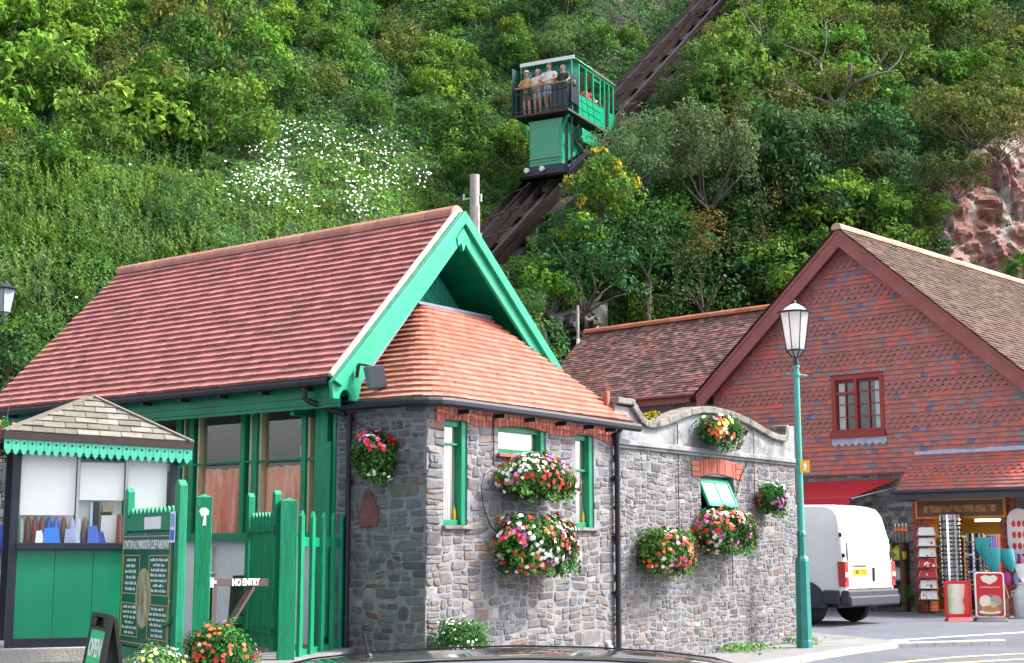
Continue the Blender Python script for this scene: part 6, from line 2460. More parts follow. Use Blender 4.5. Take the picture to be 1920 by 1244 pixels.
# ---------------------------------------------------------------- cliff railway track
RO = Vector((RX, RY, RZ))
ROT_R = -AZ
RMX = Matrix.Translation(RO) @ Matrix.Rotation(ROT_R, 4, 'Z')
tk = thing("cliff_railway_track", "steep dark railway track climbing the cliff behind the green car", "railway track", RO, ROT_R)
for x in (-1.2, -.62, -.2, .60, .92):
    mb = MB()
    mb.bar((x, -22, -22 * SL - .08), (x, 44, 44 * SL - .08), .08, .22)
    mb.bar((x, -22, -22 * SL + .035), (x, 44, 44 * SL + .035), .075, .03, mi=1)
    mb.build("rail", [M["sleeper"], M["rail"]], tk)
q = random.Random(2)
for k in range(34):
    y = -18 + k * 1.75
    mb = MB()
    mb.bar((-1.35, y, y * SL - .32), (1.05, y + q.uniform(-.05, .05), y * SL - .32), .22, .16)
    mb.build("sleeper", M["sleeper"], tk)
mb = MB()
mb.bar((-1.05, -22, -22 * SL - .18), (-1.05, 44, 44 * SL - .18), .12, .08)
mb.bar((.2, -22, -22 * SL - .15), (.2, 44, 44 * SL - .15), .12, .06)
for k in range(30):
    y = -14 + k * 1.9
    mb.tube([(-1.2, y, y * SL + .0), (.1, y + .9, (y + .9) * SL + .0)], .03, 5)
mb.build("cable_trough", M["rail"], tk)
mb = MB()
for y0, y1 in ((-22, -8), (-8, 8), (8, 24), (24, 44)):
    mb.hexa([(-1.45, y0, y0 * SL - 1.2), (1.1, y0, y0 * SL - 1.2), (1.1, y1, y1 * SL - 1.2), (-1.45, y1, y1 * SL - 1.2), (-1.45, y0, y0 * SL - .42), (1.1, y0, y0 * SL - .42), (1.1, y1, y1 * SL - .42), (-1.45, y1, y1 * SL - .42)])
mb.build("track_bed", paint("track_bed_stone", (.016, .017, .012), .95, wear=.5, scale=2), tk)

# ---------------------------------------------------------------- cliff railway car
fc = thing("cliff_railway_car", "green cliff railway car with an open front balcony, halfway up the slope", "railway car", RO, ROT_R)
M["car_green"] = paint("car_green", (.008, .30, .15), .28, wear=.15, coat=.5)
M["car_aqua"] = paint("car_light_green", (.12, .52, .42), .3, wear=.15, coat=.5)
FZ, RZF, YF, YC, YB, HW = 2.30, 4.32, -.85, .10, 3.25, 1.07
mb = MB()
mb.box(-HW - .03, HW + .03, YF, YB, FZ - .09, FZ)
mb.build("floor", M["wood_brown"], fc, bevel=.01)
mb = MB()
mb.prism([(-.72, -.50, 2.12), (-.66, -.50, 1.85), (-.66, -.50, .38), (.66, -.50, .38), (.66, -.50, 1.85), (.72, -.50, 2.12)], (0, .10, 0))
mb.build("front_tank", M["car_green"], fc, bevel=.03)
mb = MB()
mb.prism([(-.56, -.52, 1.85), (-.60, -.52, .60), (-.50, -.52, .52), (.50, -.52, .52), (.60, -.52, .60), (.56, -.52, 1.85)], (0, .03, 0))
mb.build("tank_panel", M["car_green"], fc, bevel=.012)
for s_ in (-1, 1):
    mb = MB()
    pts = [(s_ * .70, -.50, 1.50), (s_ * .74, -.50, 1.75), (s_ * .84, -.55, 1.95), (s_ * 1.0, -.60, 2.12)]
    mb.tube(pts, [.045, .05, .055, .06], 6)
    mb.build("bracket", M["car_green"], fc)
mb = MB()
mb.tube([(-.62, -.56, .66), (.62, -.56, .66)], .025, 6)
mb.build("hand_bar", M["steel"], fc)
mb = MB()
mb.box(-.72, .78, -.56, -.30, .02, .36)
mb.build("buffer_beam", M["navy"], fc, bevel=.01)
for x in (-.70, -.08):
    mb = MB()
    mb.lathe([(.09, 0), (.10, .03), (.10, .12), (.07, .13)], 12)
    mb.v = [(vx + x, -.56 - vz, vy + .24) for vx, vy, vz in mb.v]
    mb.build("buffer", M["white"], fc)
mb = MB()
mb.box(-.95, 1.0, -.75, -.3, -.10, .0)
mb.build("step_board", M["sleeper"], fc)
mb = MB()
mb.bar((.82, -.45, .0), (.82, -.45, 2.14), .09, .09, (0, 1, 0))
mb.bar((.98, -.35, .1), (.98, -.35, 2.14), .06, .06, (0, 1, 0))
for s_ in (-1, 1):
    mb.prism([(s_ * .80, -.40, .02), (s_ * .80, 2.75, 2.08), (s_ * .80, 2.5, 2.12), (s_ * .80, -.40, .26)], (s_ * .08, 0, 0))
    for y in (.5, 1.3, 2.0):
        mb.bar((s_ * .84, y, y * SL + .1), (s_ * .84, y, 2.13), .05, .05, (0, 1, 0))
mb.bar((.93, -.3, 1.7), (.93, .5, 1.0), .04, .04)
mb.tube([(1.0, .30 + .22 * math.cos(a), 1.72 + .22 * math.sin(a)) for a in np.linspace(0, 2 * math.pi, 17)], .02, 5)
mb.build("underframe", M["navy"], fc)
mb = MB()
mb.prism([(-.62, -.38, .35), (-.62, -.38, 2.12), (-.62, 2.9, 2.12), (-.62, 2.2, 1.75)], (1.24, 0, 0))
mb.build("water_tank", M["car_green"], fc, bevel=.02)
mb = MB()
mb.box(.62, .98, .6, 1.9, 1.45, 1.95)
mb.build("side_tank", M["car_green"], fc, bevel=.03)
for y in (-.1, 1.9):
    for s_ in (-1, 1):
        mb = MB()
        mb.lathe([(.20, -.04), (.22, -.04), (.22, .03), (.18, .05), (.05, .05)], 16)
        mb.v = [(vz + s_ * .60, vx + y, vy + y * SL + .22) for vx, vy, vz in mb.v]
        mb.build("wheel", M["navy"], fc)
# cabin
mb = MB()
for s_ in (-1, 1):
    x0, x1 = (HW - .05, HW) if s_ > 0 else (-HW, -HW + .05)
    mb.box(x0, x1, YC, YB, FZ, 3.12)
    mb.box(x0, x1, YC, YB, 4.20, RZF - .03)
    for y in (YC, .72, 1.34, 1.96, 2.36, 2.76, YB - .08):
        mb.box(x0 - .001, x1 + .001, y, y + .08, 3.12, 4.20)
    mb.box(x0 + .004, x1 - .004, 1.42, 1.96, 4.0, 4.05)
mb.box(-HW + .05, HW - .05, YB - .05, YB, FZ, 3.2)
mb.box(-HW + .05, HW - .05, YB - .05, YB, 4.1, RZF - .03)
mb.build("cabin_side", M["car_green"], fc)
mb = MB()
x1 = HW + .004
for z in (2.55, 2.85, 3.10):
    mb.box(x1 - .003, x1 + .004, YC, 2.0, z, z + .022)
for y in (.45, .95, 1.45):
    mb.bar((x1 + .002, y, FZ + .02), (x1 + .002, y - .18, 3.1), .008, .022, (0, 1, 0))
mb.box(x1 - .003, x1 + .004, 2.40, 2.72, FZ + .05, 3.15)
mb.build("panel_line", M["navy"], fc)
mb = MB()
mb.box(-HW + .05, HW - .05, YC, YC + .05, FZ, 3.15, 1)
mb.box(-HW + .05, HW - .05, YC, YC + .05, 4.10, RZF - .03, 0)
for xa, xb in ((-HW + .05, -.88), (-.30, -.18), (.38, .5), (.42, HW - .05)):
    mb.box(xa, xb, YC - .002, YC + .052, 3.15, 4.10, 0)
mb.build("cabin_front", [M["car_aqua"], M["car_green"]], fc)
mb = MB()
for y0, y1 in ((.18, .72), (.80, 1.34), (1.42, 1.96), (2.04, 2.36), (2.44, 2.76), (2.84, YB - .08)):
    for x in (HW - .03, -HW + .03):
        mb = MB()
        mb.poly([(x, y0, 3.14), (x, y1, 3.14), (x, y1, 4.20), (x, y0, 4.20)])
        mb.build("window", M["glass"], fc, fix=False)
for x0, x1 in ((-.88, -.30), (-.18, .38)):
    mb = MB()
    mb.poly([(x0, YC + .02, 3.15), (x1, YC + .02, 3.15), (x1, YC + .02, 4.10), (x0, YC + .02, 4.10)])
    mb.build("window", M["glass"], fc, fix=False)
mb = MB()
mb.box(-HW - .02, HW + .06, YF + .46, 1.15, RZF - .03, RZF + .015, 0)
mb.box(-HW - .02, HW + .07, YF + .435, YF + .46, RZF - .05, RZF + .09, 1)
mb.build("front_roof", [M["car_green"], M["white"]], fc, bevel=.008)
mb = MB()
mb.prism([(-HW - .08, 1.15, RZF), (-HW * .6, 1.15, RZF + .13), (HW * .6, 1.15, RZF + .13), (HW + .08, 1.15, RZF)], (0, YB - 1.05, 0))
mb.build("rear_roof", M["white"], fc, bevel=.01)
mb = MB()
mb.box(HW + .0, HW + .05, YC, YB + .05, RZF - .03, RZF + .03)
mb.build("gutter_strip", M["verge"], fc)
mb = MB()
for x in (-HW + .02, HW - .06):
    mb.bar((x, YF + .48, FZ), (x, YF + .48, RZF - .03), .05, .05, (0, 1, 0), 0)
mb.build("balcony_post", M["car_green"], fc)
mb = MB()
for x in np.linspace(-HW + .03, HW - .03, 11):
    mb.bar((x, YF + .02, FZ), (x, YF + .02, FZ + .98), .018, .018, (0, 1, 0))
for s_ in (-1, 1):
    for y in np.linspace(YF + .1, YC - .05, 6):
        mb.bar((s_ * (HW - .03), y, FZ), (s_ * (HW - .03), y, FZ + .98), .018, .018, (0, 1, 0))
    mb.bar((s_ * (HW - .03), YF, FZ + .95), (s_ * (HW - .03), YC, FZ + .95), .03, .03)
mb.bar((-HW, YF + .02, FZ + .12), (HW, YF + .02, FZ + .12), .03, .03)
mb.bar((-HW, YF + .02, FZ + .78), (HW, YF + .02, FZ + .78), .025, .025)
mb.box(.42, HW - .04, YF + .04, YF + .06, FZ + .03, FZ + .95)
mb.build("railing", M["navy"], fc)
mb = MB()
mb.bar((-HW, YF + .0, FZ + 1.0), (HW, YF + .0, FZ + 1.0), .07, .045)
mb.build("hand_rail", plain("rail_wood", (.42, .27, .12), .5), fc, bevel=.008)
mb = MB()
mb.box(-HW - .10, -HW - .08, YF - .05, YC - .1, FZ + .1, 4.1)
mb.build("side_screen", paint("screen_green", (.012, .05, .04), .5), fc)
mb = MB()
mb.box(HW - .01, HW + .03, YF + .25, YC - .05, FZ + .3, FZ + 1.3)
mb.ell((HW + .04, YF + .5, FZ + 1.05), (.05, .12, .14), 8, 6)
mb.build("control_gear", M["navy"], fc)


# ---------------------------------------------------------------- people
def skin_chain(name, verts, edges, radii, mat, parent, root=0, sub=2):
    me = bpy.data.meshes.new(name)
    me.from_pydata([Vector(v) for v in verts], edges, [])
    o = bpy.data.objects.new(name, me)
    COL.objects.link(o)
    o.parent = parent
    me.materials.append(mat)
    md = o.modifiers.new("skin", 'SKIN')
    md.use_smooth_shade = True
    if not me.skin_vertices:
        try:
            me.attributes
        except Exception:
            pass
    lay = me.skin_vertices[0].data if me.skin_vertices else None
    if lay is not None:
        for i, r in enumerate(radii):
            lay[i].radius = r if isinstance(r, tuple) else (r, r)
            lay[i].use_root = (i == root)
    sb_ = o.modifiers.new("smooth", 'SUBSURF')
    sb_.levels = sb_.render_levels = sub
    return o


def person(label, loc, rz, h, shirt, legs_m, hair, shoes, arms, short=True, sleeve=True, head_turn=0.0, bag=None, hat=None, group=None, build=1.0):
    """standing figure facing -y; arms: list of (elbow, wrist) for left (-x) and right (+x), in units of height"""
    t = thing("person", label, "person", loc, rz, group)
    V, E, Rd = [], [], []

    def add(p, r, link=None):
        V.append((p[0] * h, p[1] * h, p[2] * h))
        Rd.append((r * h, r * h * .95))
        if link is not None:
            E.append((link, len(V) - 1))
        return len(V) - 1
    b = build
    pel = add((0, 0, .53), .078 * b)
    sp1 = add((0, .005, .60), .072 * b, pel)
    sp2 = add((0, .0, .70), .082 * b, sp1)
    ch = add((0, .0, .785), .075 * b, sp2)
    nk = add((0, -.005, .845), .034, ch)
    hd0 = add((0, -.012, .885), .046, nk)
    hd1 = add((head_turn * .01, -.016, .935), .058, hd0)
    hd2 = add((head_turn * .01, -.010, .968), .044, hd1)
    add((head_turn * .03, -.083, .912), .008, hd1)          # nose
    hands = []
    for s_, (el, wr) in zip((-1, 1), arms):
        shd = add((s_ * .105 * b, .0, .795), .040, ch)
        e = add(el, .028, shd)
        w = add(wr, .019, e)
        d = (Vector(wr) - Vector(el)).normalized()
        pm = Vector(wr) + d * .035
        side = d.cross(Vector((0, 0, 1)))
        if side.length < .1:
            side = Vector((1, 0, 0))
        side.normalize()
        pmi = add(pm, .020, w)
        for k in range(4):
            f1 = pm + d * .035 + side * (k - 1.5) * .013 + Vector((0, 0, -.006))
            a_ = add(f1, .0062, pmi)
            add(f1 + d * (.02 + .005 * (k in (1, 2))) + Vector((0, 0, -.014)), .0052, a_)
        th = pm + side * -.028 + d * .008
        a_ = add(th, .0065, pmi)
        add(th + d * .022, .0055, a_)
        hands.append((shd, e))
    legs = []
    for s_ in (-1, 1):
        hp = add((s_ * .052 * b, .0, .49), .062 * b, pel)
        kn = add((s_ * .058, -.012, .275), .040, hp)
        cf = add((s_ * .058, .006, .19), .036, kn)
        an_ = add((s_ * .058, .008, .045), .022, cf)
        add((s_ * .062, -.055, .018), .022, an_)
        legs.append((hp, kn, cf, an_))
    skin_chain("body", V, E, Rd, M["skin"], t)
    Vv = [Vector(v) for v in V]
    # shirt
    vs = [Vv[pel] * .5 + Vv[sp1] * .5, Vv[sp2], Vv[ch], Vv[ch] + Vector((0, 0, .03 * h))]
    es = [(0, 1), (1, 2), (2, 3)]
    rs = [.088 * h * b, .093 * h * b, .086 * h * b, .05 * h]
    for shd, e in hands:
        i = len(vs)
        vs.append(Vv[shd])
        rs.append(.050 * h)
        es.append((2, i))
        if sleeve:
            vs.append(Vv[shd] * .35 + Vv[e] * .65)
            rs.append(.040 * h)
            es.append((i, i + 1))
    skin_chain("shirt", vs, es, rs, shirt, t, 1)
    # shorts or trousers
    vs, es, rs = [Vv[pel] + Vector((0, 0, .03 * h)), Vv[pel]], [(0, 1)], [.088 * h * b, .088 * h * b]
    for hp, kn, cf, an_ in legs:
        i = len(vs)
        vs += [Vv[hp], Vv[hp] * .25 + Vv[kn] * .75] if short else [Vv[hp], Vv[kn], Vv[cf], Vv[an_]]
        rs += [.070 * h * b, .062 * h] if short else [.070 * h, .05 * h, .045 * h, .036 * h]
        es.append((1, i))
        es += [(i, i + 1)] if short else [(i, i + 1), (i + 1, i + 2), (i + 2, i + 3)]
    skin_chain("shorts" if short else "trousers", vs, es, rs, legs_m, t, 1)
    for hp, kn, cf, an_ in legs:
        a = Vv[an_]
        mb = MB()
        mb.ell((a.x, a.y - .03 * h, .022 * h), (.028 * h, .07 * h, .026 * h), 10, 6)
        mb.build("shoe", shoes, t, smooth=True)
    if hair is not None:
        mb = MB()
        c = Vv[hd2]
        mb.ell((c.x, c.y + .012 * h, c.z - .008 * h), (.058 * h, .064 * h, .048 * h), 12, 8)
        mb.build("hair", hair, t, smooth=True)
    if hat is not None:
        mb = MB()
        c = Vv[hd2]
        mb.lathe([(.085 * h, 0), (.083 * h, .008 * h), (.058 * h, .012 * h), (.05 * h, .05 * h), (.02 * h, .062 * h)], 14, (c.x, c.y, c.z + .005 * h))
        mb.build("hat", hat, t, smooth=True)
    mb = MB()
    c = Vv[hd1]
    for s_ in (-1, 1):
        mb.ell((c.x + s_ * .022 * h, c.y - .052 * h, c.z - .002 * h), (.008 * h, .005 * h, .005 * h), 6, 4)
    mb.box(c.x - .018 * h, c.x + .018 * h, c.y - .055 * h, c.y - .045 * h, c.z - .043 * h, c.z - .038 * h)
    mb.build("face", M["wood_brown"], t)
    if bag is not None:
        mb = MB()
        mb.ell((.17 * h, -.02 * h, .52 * h), (.04 * h, .06 * h, .09 * h), 10, 8)
        mb.tube([(.16 * h, -.03 * h, .58 * h), (.10 * h, -.06 * h, .74 * h), (.09 * h, .0, .83 * h)], .008 * h, 5)
        mb.build("shoulder_bag", bag, t)
    return t


def FW(x, y, z):
    return RMX @ Vector((x, y, z))


cl = lambda nm, c: plain("cloth_" + nm, c, .8)
fold = [((-.17, -.06, .67), (-.03, -.14, .655)), ((.17, -.06, .67), (.04, -.14, .64))]
lean = [((-.18, -.07, .68), (-.06, -.17, .62)), ((.18, -.07, .68), (.08, -.17, .62))]
rest = [((-.19, -.05, .68), (-.17, -.17, .61)), ((.19, -.05, .68), (.17, -.17, .61))]
FT = FZ + .01
person("woman in orange top and brown skirt leaning on the balcony rail, far left", FW(-.80, -.42, FT), ROT_R, 1.74, cl("orange", (.62, .30, .12)), cl("brown", (.20, .15, .11)), cl("grey_hair", (.45, .42, .38)), M["black"], fold, hat=cl("pale_hat", (.70, .66, .58)))
person("man in white shirt and grey shorts with a dark shoulder bag on the balcony", FW(-.36, -.38, FT), ROT_R, 1.79, cl("white_shirt", (.72, .72, .72)), cl("grey_shorts", (.42, .45, .45)), cl("grey_hair", (.45, .42, .38)), M["black"], lean, bag=None)
person("tall man in white shirt and pale shorts at the balcony rail centre", FW(.12, -.40, FT), ROT_R, 1.93, cl("white_shirt", (.72, .72, .72)), cl("pale_shorts", (.60, .60, .64)), cl("brown_hair", (.16, .10, .07)), M["black"], lean, build=1.12)
person("man in dark clothes behind the balcony panel on the right", FW(.62, -.30, FT), ROT_R, 1.82, cl("dark_green", (.02, .05, .045)), cl("dark_blue", (.02, .03, .08)), cl("grey_hair", (.45, .42, .38)), M["black"], rest, short=False)
person("passenger in red seen through the car's side window", FW(.62, 1.62, FT), ROT_R + R(60), 1.62, cl("red_dress", (.55, .05, .07)), cl("dark_blue", (.02, .03, .08)), cl("fair_hair", (.40, .26, .12)), M["black"], rest, short=False)
person("passenger in white seen through the rear side window of the car", FW(.55, 2.2, FT), ROT_R + R(80), 1.58, cl("white_shirt", (.72, .72, .72)), cl("dark_blue", (.02, .03, .08)), cl("brown_hair", (.16, .10, .07)), M["black"], rest, short=False)
t = thing("shoulder_bag", "dark blue bag hanging beside the woman in orange on the balcony", "bag", FW(-.60, -.58, FT + .92))
mb = MB()
mb.ell((0, 0, 0), (.08, .05, .15), 10, 8)
mb.build("pouch", M["navy"], t, smooth=True)
mb = MB()
mb.tube([(-.05, 0, .12), (0, .06, .40), (.05, 0, .12)], .01, 5)
mb.build("strap", M["navy"], t)
t = thing("jumper", "pale blue jumper tied around the waist of the tall man", "jumper", FW(.12, -.40, FT + 1.0), ROT_R)
mb = MB()
mb.lathe([(.17, -.14), (.195, -.05), (.19, .08), (.175, .10)], 16)
mb.prism([(-.10, -.20, .02), (.02, -.21, .02), (.06, -.21, -.28), (-.08, -.20, -.30)], (0, .03, 0))
mb.build("cloth", cl("pale_blue", (.42, .44, .62)), t, smooth=False, bevel=.01)
person("person in a blue and purple jacket at the far left edge beside the kiosk", (-6.76, 19, .4), R(20), 1.70, cl("blue_jacket", (.03, .12, .55)), cl("dark_blue", (.02, .03, .08)), cl("brown_hair", (.16, .10, .07)), M["black"], [((-.19, .0, .65), (-.19, -.06, .52)), ((.19, .0, .65), (.20, -.06, .52))], short=False)

# ---------------------------------------------------------------- hillside vegetation
TH_ = R(PITCH)


def px(p):
    x, y, z = p[0], p[1], p[2] - EYE
    d = y * math.cos(TH_) + z * math.sin(TH_)
    return 960 + FOC * x / d, 622 - FOC * (-y * math.sin(TH_) + z * math.cos(TH_)) / d


VEG = {
    "bright": leafy("bright_leaves", [(0, (0.0276, 0.0766, 0.0099)), (.5, (0.0974, 0.2220, 0.0276)), (1, (0.2960, 0.5008, 0.0628))]),
    "mid": leafy("mid_leaves", [(0, (0.0251, 0.0602, 0.0099)), (.5, (0.0749, 0.1697, 0.0265)), (1, (0.2090, 0.3642, 0.0628))]),
    "dark": leafy("dark_leaves", [(0, (0.0125, 0.0394, 0.0115)), (.5, (0.0374, 0.1044, 0.0315)), (1, (0.1045, 0.2429, 0.0743))], .25, .8),
    "sage": leafy("sage_leaves", [(0, (0.0358, 0.0662, 0.0269)), (.5, (0.0941, 0.1608, 0.0650)), (1, (0.2150, 0.3122, 0.1456))]),
    "olive": leafy("olive_leaves", [(0, (0.0314, 0.0473, 0.0123)), (.5, (0.1030, 0.1324, 0.0291)), (1, (0.2240, 0.2554, 0.0616))], hue=.012),
    "rust": leafy("rust_leaves", [(0, (0.0403, 0.0426, 0.0134)), (.5, (0.1165, 0.0993, 0.0269)), (.8, (0.1792, 0.1183, 0.0336)), (1, (0.2419, 0.1324, 0.0392))], hue=.008),
    "yellow": leafy("yellow_leaves", [(0, (.20, .24, .025)), (.5, (.50, .46, .03)), (1, (.68, .60, .06))], hue=.005, val=.05),
    "fern": leafy("fern_leaves", [(0, (0.0291, 0.0792, 0.0224)), (.5, (0.0874, 0.1815, 0.0504)), (1, (0.2072, 0.3300, 0.1176))]),
}


def twig_part(parent, n, mat, seed, spread=.8, up=.8, r=.03):
    q = random.Random(seed)
    mb = MB()
    for k in range(n):
        a = q.uniform(0, 6.28)
        p = Vector((q.uniform(-.12, .12), q.uniform(-.12, .12), -.9))
        pts = [p]
        d = Vector((math.cos(a) * spread, math.sin(a) * spread, up)).normalized()
        for i in range(5):
            d = (d + Vector((q.uniform(-.35, .35), q.uniform(-.35, .35), q.uniform(-.2, .25)))).normalized()
            p = p + d * .36
            pts.append(p)
        mb.tube(pts, [r * (1 - .17 * i) for i in range(6)], 5)
    return mb.build("stem", mat, parent)


PROTO = {}
KIND = {   # clumps, leaves per clump, proportions, leaf size, leaf shape
    "bright": (40, 58, (1, 1, 1.0), .15, .5), "mid": (44, 66, (1, 1, 1.05), .115, .6), "dark": (46, 70, (1, 1, 1.05), .105, .7),
    "sage": (56, 78, (1, 1, 1), .10, .34), "olive": (38, 56, (1, 1, .95), .10, .6), "rust": (36, 60, (1, 1, .85), .10, .5), "fern": (34, 70, (1, 1, .7), .12, .3),
}
used_proto = {}
for kd, (nc, per, rad_, ls, asp) in KIND.items():
    PROTO[kd] = []
    for v in range(2):
        root = bpy.data.objects.new("shrub", None)
        COL.objects.link(root)
        root.empty_display_size = .3
        P, N, Rr_ = crown(nc, per, rad_, (.18, .40), .80)
        leaf_object("foliage", P, N, ls * (.65 + .7 * nrg.random(len(P))), Rr_, VEG[kd], root, aspect=asp)
        twig_part(root, 9, M["trunk"], v * 7 + len(kd), r=.028)
        PROTO[kd].append(root)
        used_proto[root.name] = False


def shrub(kd, x, y, z, s, label, group, sz=1.0):
    src = PROTO[kd][rng.randrange(2)]
    if not used_proto[src.name]:
        used_proto[src.name] = True
        o = src
    else:
        o = copy_tree(src)
    o.location = (x, y, z)
    o.scale = (s * rng.uniform(.9, 1.15), s * rng.uniform(.9, 1.15), s * sz * rng.uniform(.85, 1.15))
    o.rotation_euler = (rng.uniform(-.15, .15), rng.uniform(-.15, .15), rng.uniform(0, 6.28))
    return tag(o, label, "shrub", group)


KDW = {"bright": "bright green broad leaved", "mid": "mid green bushy", "dark": "dark glossy evergreen", "sage": "grey green feathery", "olive": "olive brown twiggy", "rust": "rusty brown thin leaved", "fern": "soft green ferny"}
cells = []
y = 30.0
while y < 78:
    x = -.41 * y
    while x < .41 * y:
        cells.append((x + rng.uniform(-.9, .9), y + rng.uniform(-.9, .9)))
        x += 2.1
    y += 1.95
for k in range(80):
    cells.append((rng.uniform(1.5, 14.5), rng.uniform(44.6, 51.5)))
n_sh = 0
for x, y in cells:
    z = hill_z(x, y)
    if z < .8:
        continue
    u, v = px((x, y, z + .6))
    if not (-70 < u < 1990 and -90 < v < 730):
        continue
    if (u > 1010 and v > 640) or (1320 < u < 1590 and v > 790 - (u - 1322) * 1.18) or (u >= 1590 and v > 480 + (u - 1590) * .34):
        continue
    s, d = rail_sd(x, y)
    if -2.5 < d < 2.2:
        continue
    near_rail = -4.2 < d < 3.8
    if 0 < d < 3.6 and v > 300:
        continue
    side = "left of the railway" if d < 0 else "right of the railway"
    r = rng.random()
    sc = rng.uniform(.85, 1.5)
    if 400 < u < 790 and 255 < v < 450:
        continue
    if 1715 < u and 285 < v < 540:
        continue
    if u < 430 and v > 300 or (u < 800 and v > 420):
        if r < .2:
            continue
        kd, sc = ("fern" if r < .8 else "bright"), rng.uniform(.6, 1.05)
    elif d < 0:
        if u < 420 and v < 300:
            kd = "bright" if r < .55 else ("mid" if r < .8 else "olive")
            sc *= 1.15
        elif u < 760 and v < 200:
            kd = "olive" if r < .35 else ("mid" if r < .75 else "bright")
        else:
            kd = "mid" if r < .40 else ("bright" if r < .62 else ("fern" if r < .85 else "olive"))
            sc *= .85
    else:
        if u > 1330 and v < 260:
            kd = "olive" if r < .55 else ("mid" if r < .8 else "bright")
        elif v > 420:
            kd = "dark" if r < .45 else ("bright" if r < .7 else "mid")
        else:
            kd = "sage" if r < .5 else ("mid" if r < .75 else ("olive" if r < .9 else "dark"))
        sc *= 1.15
    if near_rail:
        sc = min(sc, (abs(d + .2) - 1.25) * .72)
    shrub(kd, x, y, z + .35 * sc, sc, KDW[kd] + " shrub on the cliff slope " + side, KDW[kd] + " shrubs on the cliff slope " + side, rng.uniform(.9, 1.35))
    n_sh += 1
print("shrubs", n_sh)


def big_shrub(kd, u, v, Y, s, label, sz=1.0):
    """a particular bush; its place worked out from the survey of the photograph"""
    c, sn = math.cos(TH_), math.sin(TH_)
    du, dv = u - 960, 622 - v
    ry, rz_ = FOC * c - dv * sn, FOC * sn + dv * c
    t_ = Y / ry
    return shrub(kd, du * t_, Y, EYE + rz_ * t_, s, label, None, sz)


for a in (("sage", 1235, 275, 49, 1.6, "large grey green feathery bush just right of the railway car"), ("sage", 1335, 300, 49, 1.7, "grey green bush above the rusty thin trunked tree"), ("sage", 1175, 310, 47.5, 1.4, "grey green bush below the railway car's rear wheels"), ("sage", 1525, 285, 51, 1.8, "rounded grey green bush left of the red rock"), ("sage", 1500, 340, 51, 1.5, "lower half hidden grey green bush above the gable"), ("bright", 1022, 545, 44, .85, "light green bush beside the rails above the station gable"), ("fern", 985, 580, 42.5, .8, "pale feathery bush peeping over the station roof's right slope"), ("bright", 1085, 452, 45.5, .95, "yellow green bush on the bank beside the lower rails"), ("dark", 1110, 510, 44.5, 1.3, "dark evergreen bush at the left end of the bank"), ("dark", 1650, 270, 50.8, 1.3, "dark conifer like bush at the top of the red rock"), ("bright", 1560, 400, 49.5, 1.3, "bright green bush just left of the gable apex"), ("mid", 1450, 530, 48, 1.4, "green bush behind the junction of the two shop roofs"), ("mid", 1660, 395, 49.2, .9, "green bush hanging over the left edge of the red rock"), ("olive", 1830, 215, 50.9, 1.4, "trailing olive growth above the red rock"), ("olive", 1790, 330, 49.6, .95, "draping olive creeper over the middle of the red rock"), ("dark", 4, 705, 32.4, .9, "dark green bush below the black lantern at the frame edge"), ("mid", 26, 668, 33.0, .75, "green bush around the foot of the black lantern post, far left"), ("olive", 1868, 262, 50.6, .85, "olive bush spilling over the top of the red rock at the frame edge"), ("mid", 1765, 395, 49.0, .55, "small green tuft growing out of the middle of the red rock"), ("mid", 1915, 505, 47.9, .6, "green bush at the right edge below the red rock")):
    big_shrub(*a)


# trees with trunks
def limb(mb, p, d, L_, r, q, depth, tips, wig=.35, split=(2, 3)):
    pts, rs = [p], [r]
    n = 5
    for i in range(n):
        d = (d + Vector((q.uniform(-wig, wig), q.uniform(-wig, wig), q.uniform(-wig * .6, wig * .7)))).normalized()
        p = p + d * L_ / n
        pts.append(p)
        rs.append(r * (1 - .5 * (i + 1) / n))
    mb.tube(pts, rs, 6)
    if depth == 0:
        tips.append(p)
        return
    for k in range(q.randint(*split)):
        dd = (d + Vector((q.uniform(-.9, .9), q.uniform(-.9, .9), q.uniform(-.3, .6)))).normalized()
        j = q.randint(2, n)
        limb(mb, pts[j], dd, L_ * q.uniform(.55, .8), rs[j] * .7, q, depth - 1, tips, wig, split)
    tips.append(p)


def tree(name, label, u, v, Y, H_, bark, kd, seed, leaf=.12, per=60, cr=.5, trunkr=.12, depth=2, lean_=(0, 0, 1), wig=.3, thin=1.0):
    c, sn = math.cos(TH_), math.sin(TH_)
    du, dv = u - 960, 622 - v
    ry, rz_ = FOC * c - dv * sn, FOC * sn + dv * c
    t_ = Y / ry
    base = Vector((du * t_, Y, EYE + rz_ * t_))
    t = thing(name, label, "tree", base)
    q = random.Random(seed)
    mb = MB()
    tips = []
    limb(mb, Vector((0, 0, -2.2 if lean_[0] == 0 else -.6)), Vector(lean_).normalized(), H_ * .62, trunkr, q, depth, tips, wig)
    mb.build("trunk", bark, t, smooth=True)
    Ps, Ns, Rs = [], [], []
    for p in tips:
        if q.random() > thin:
            continue
        for _ in range(2):
            cc = np.array(p) + nrg.normal(size=3) * cr * .45
            e = unit(per)
            Ps.append(cc + e * (cr * (.5 + .55 * nrg.random((per, 1)))) * [1, 1, .7])
            Ns.append(e + .5 * nrg.normal(size=e.shape) + [0, 0, .5])
            Rs.append(.5 * q.random() + .5 * nrg.random(per))
    leaf_object("crown", np.concatenate(Ps), np.concatenate(Ns), leaf * (.7 + .6 * nrg.random(len(Ps) * per)), np.concatenate(Rs), VEG[kd], t)
    return t


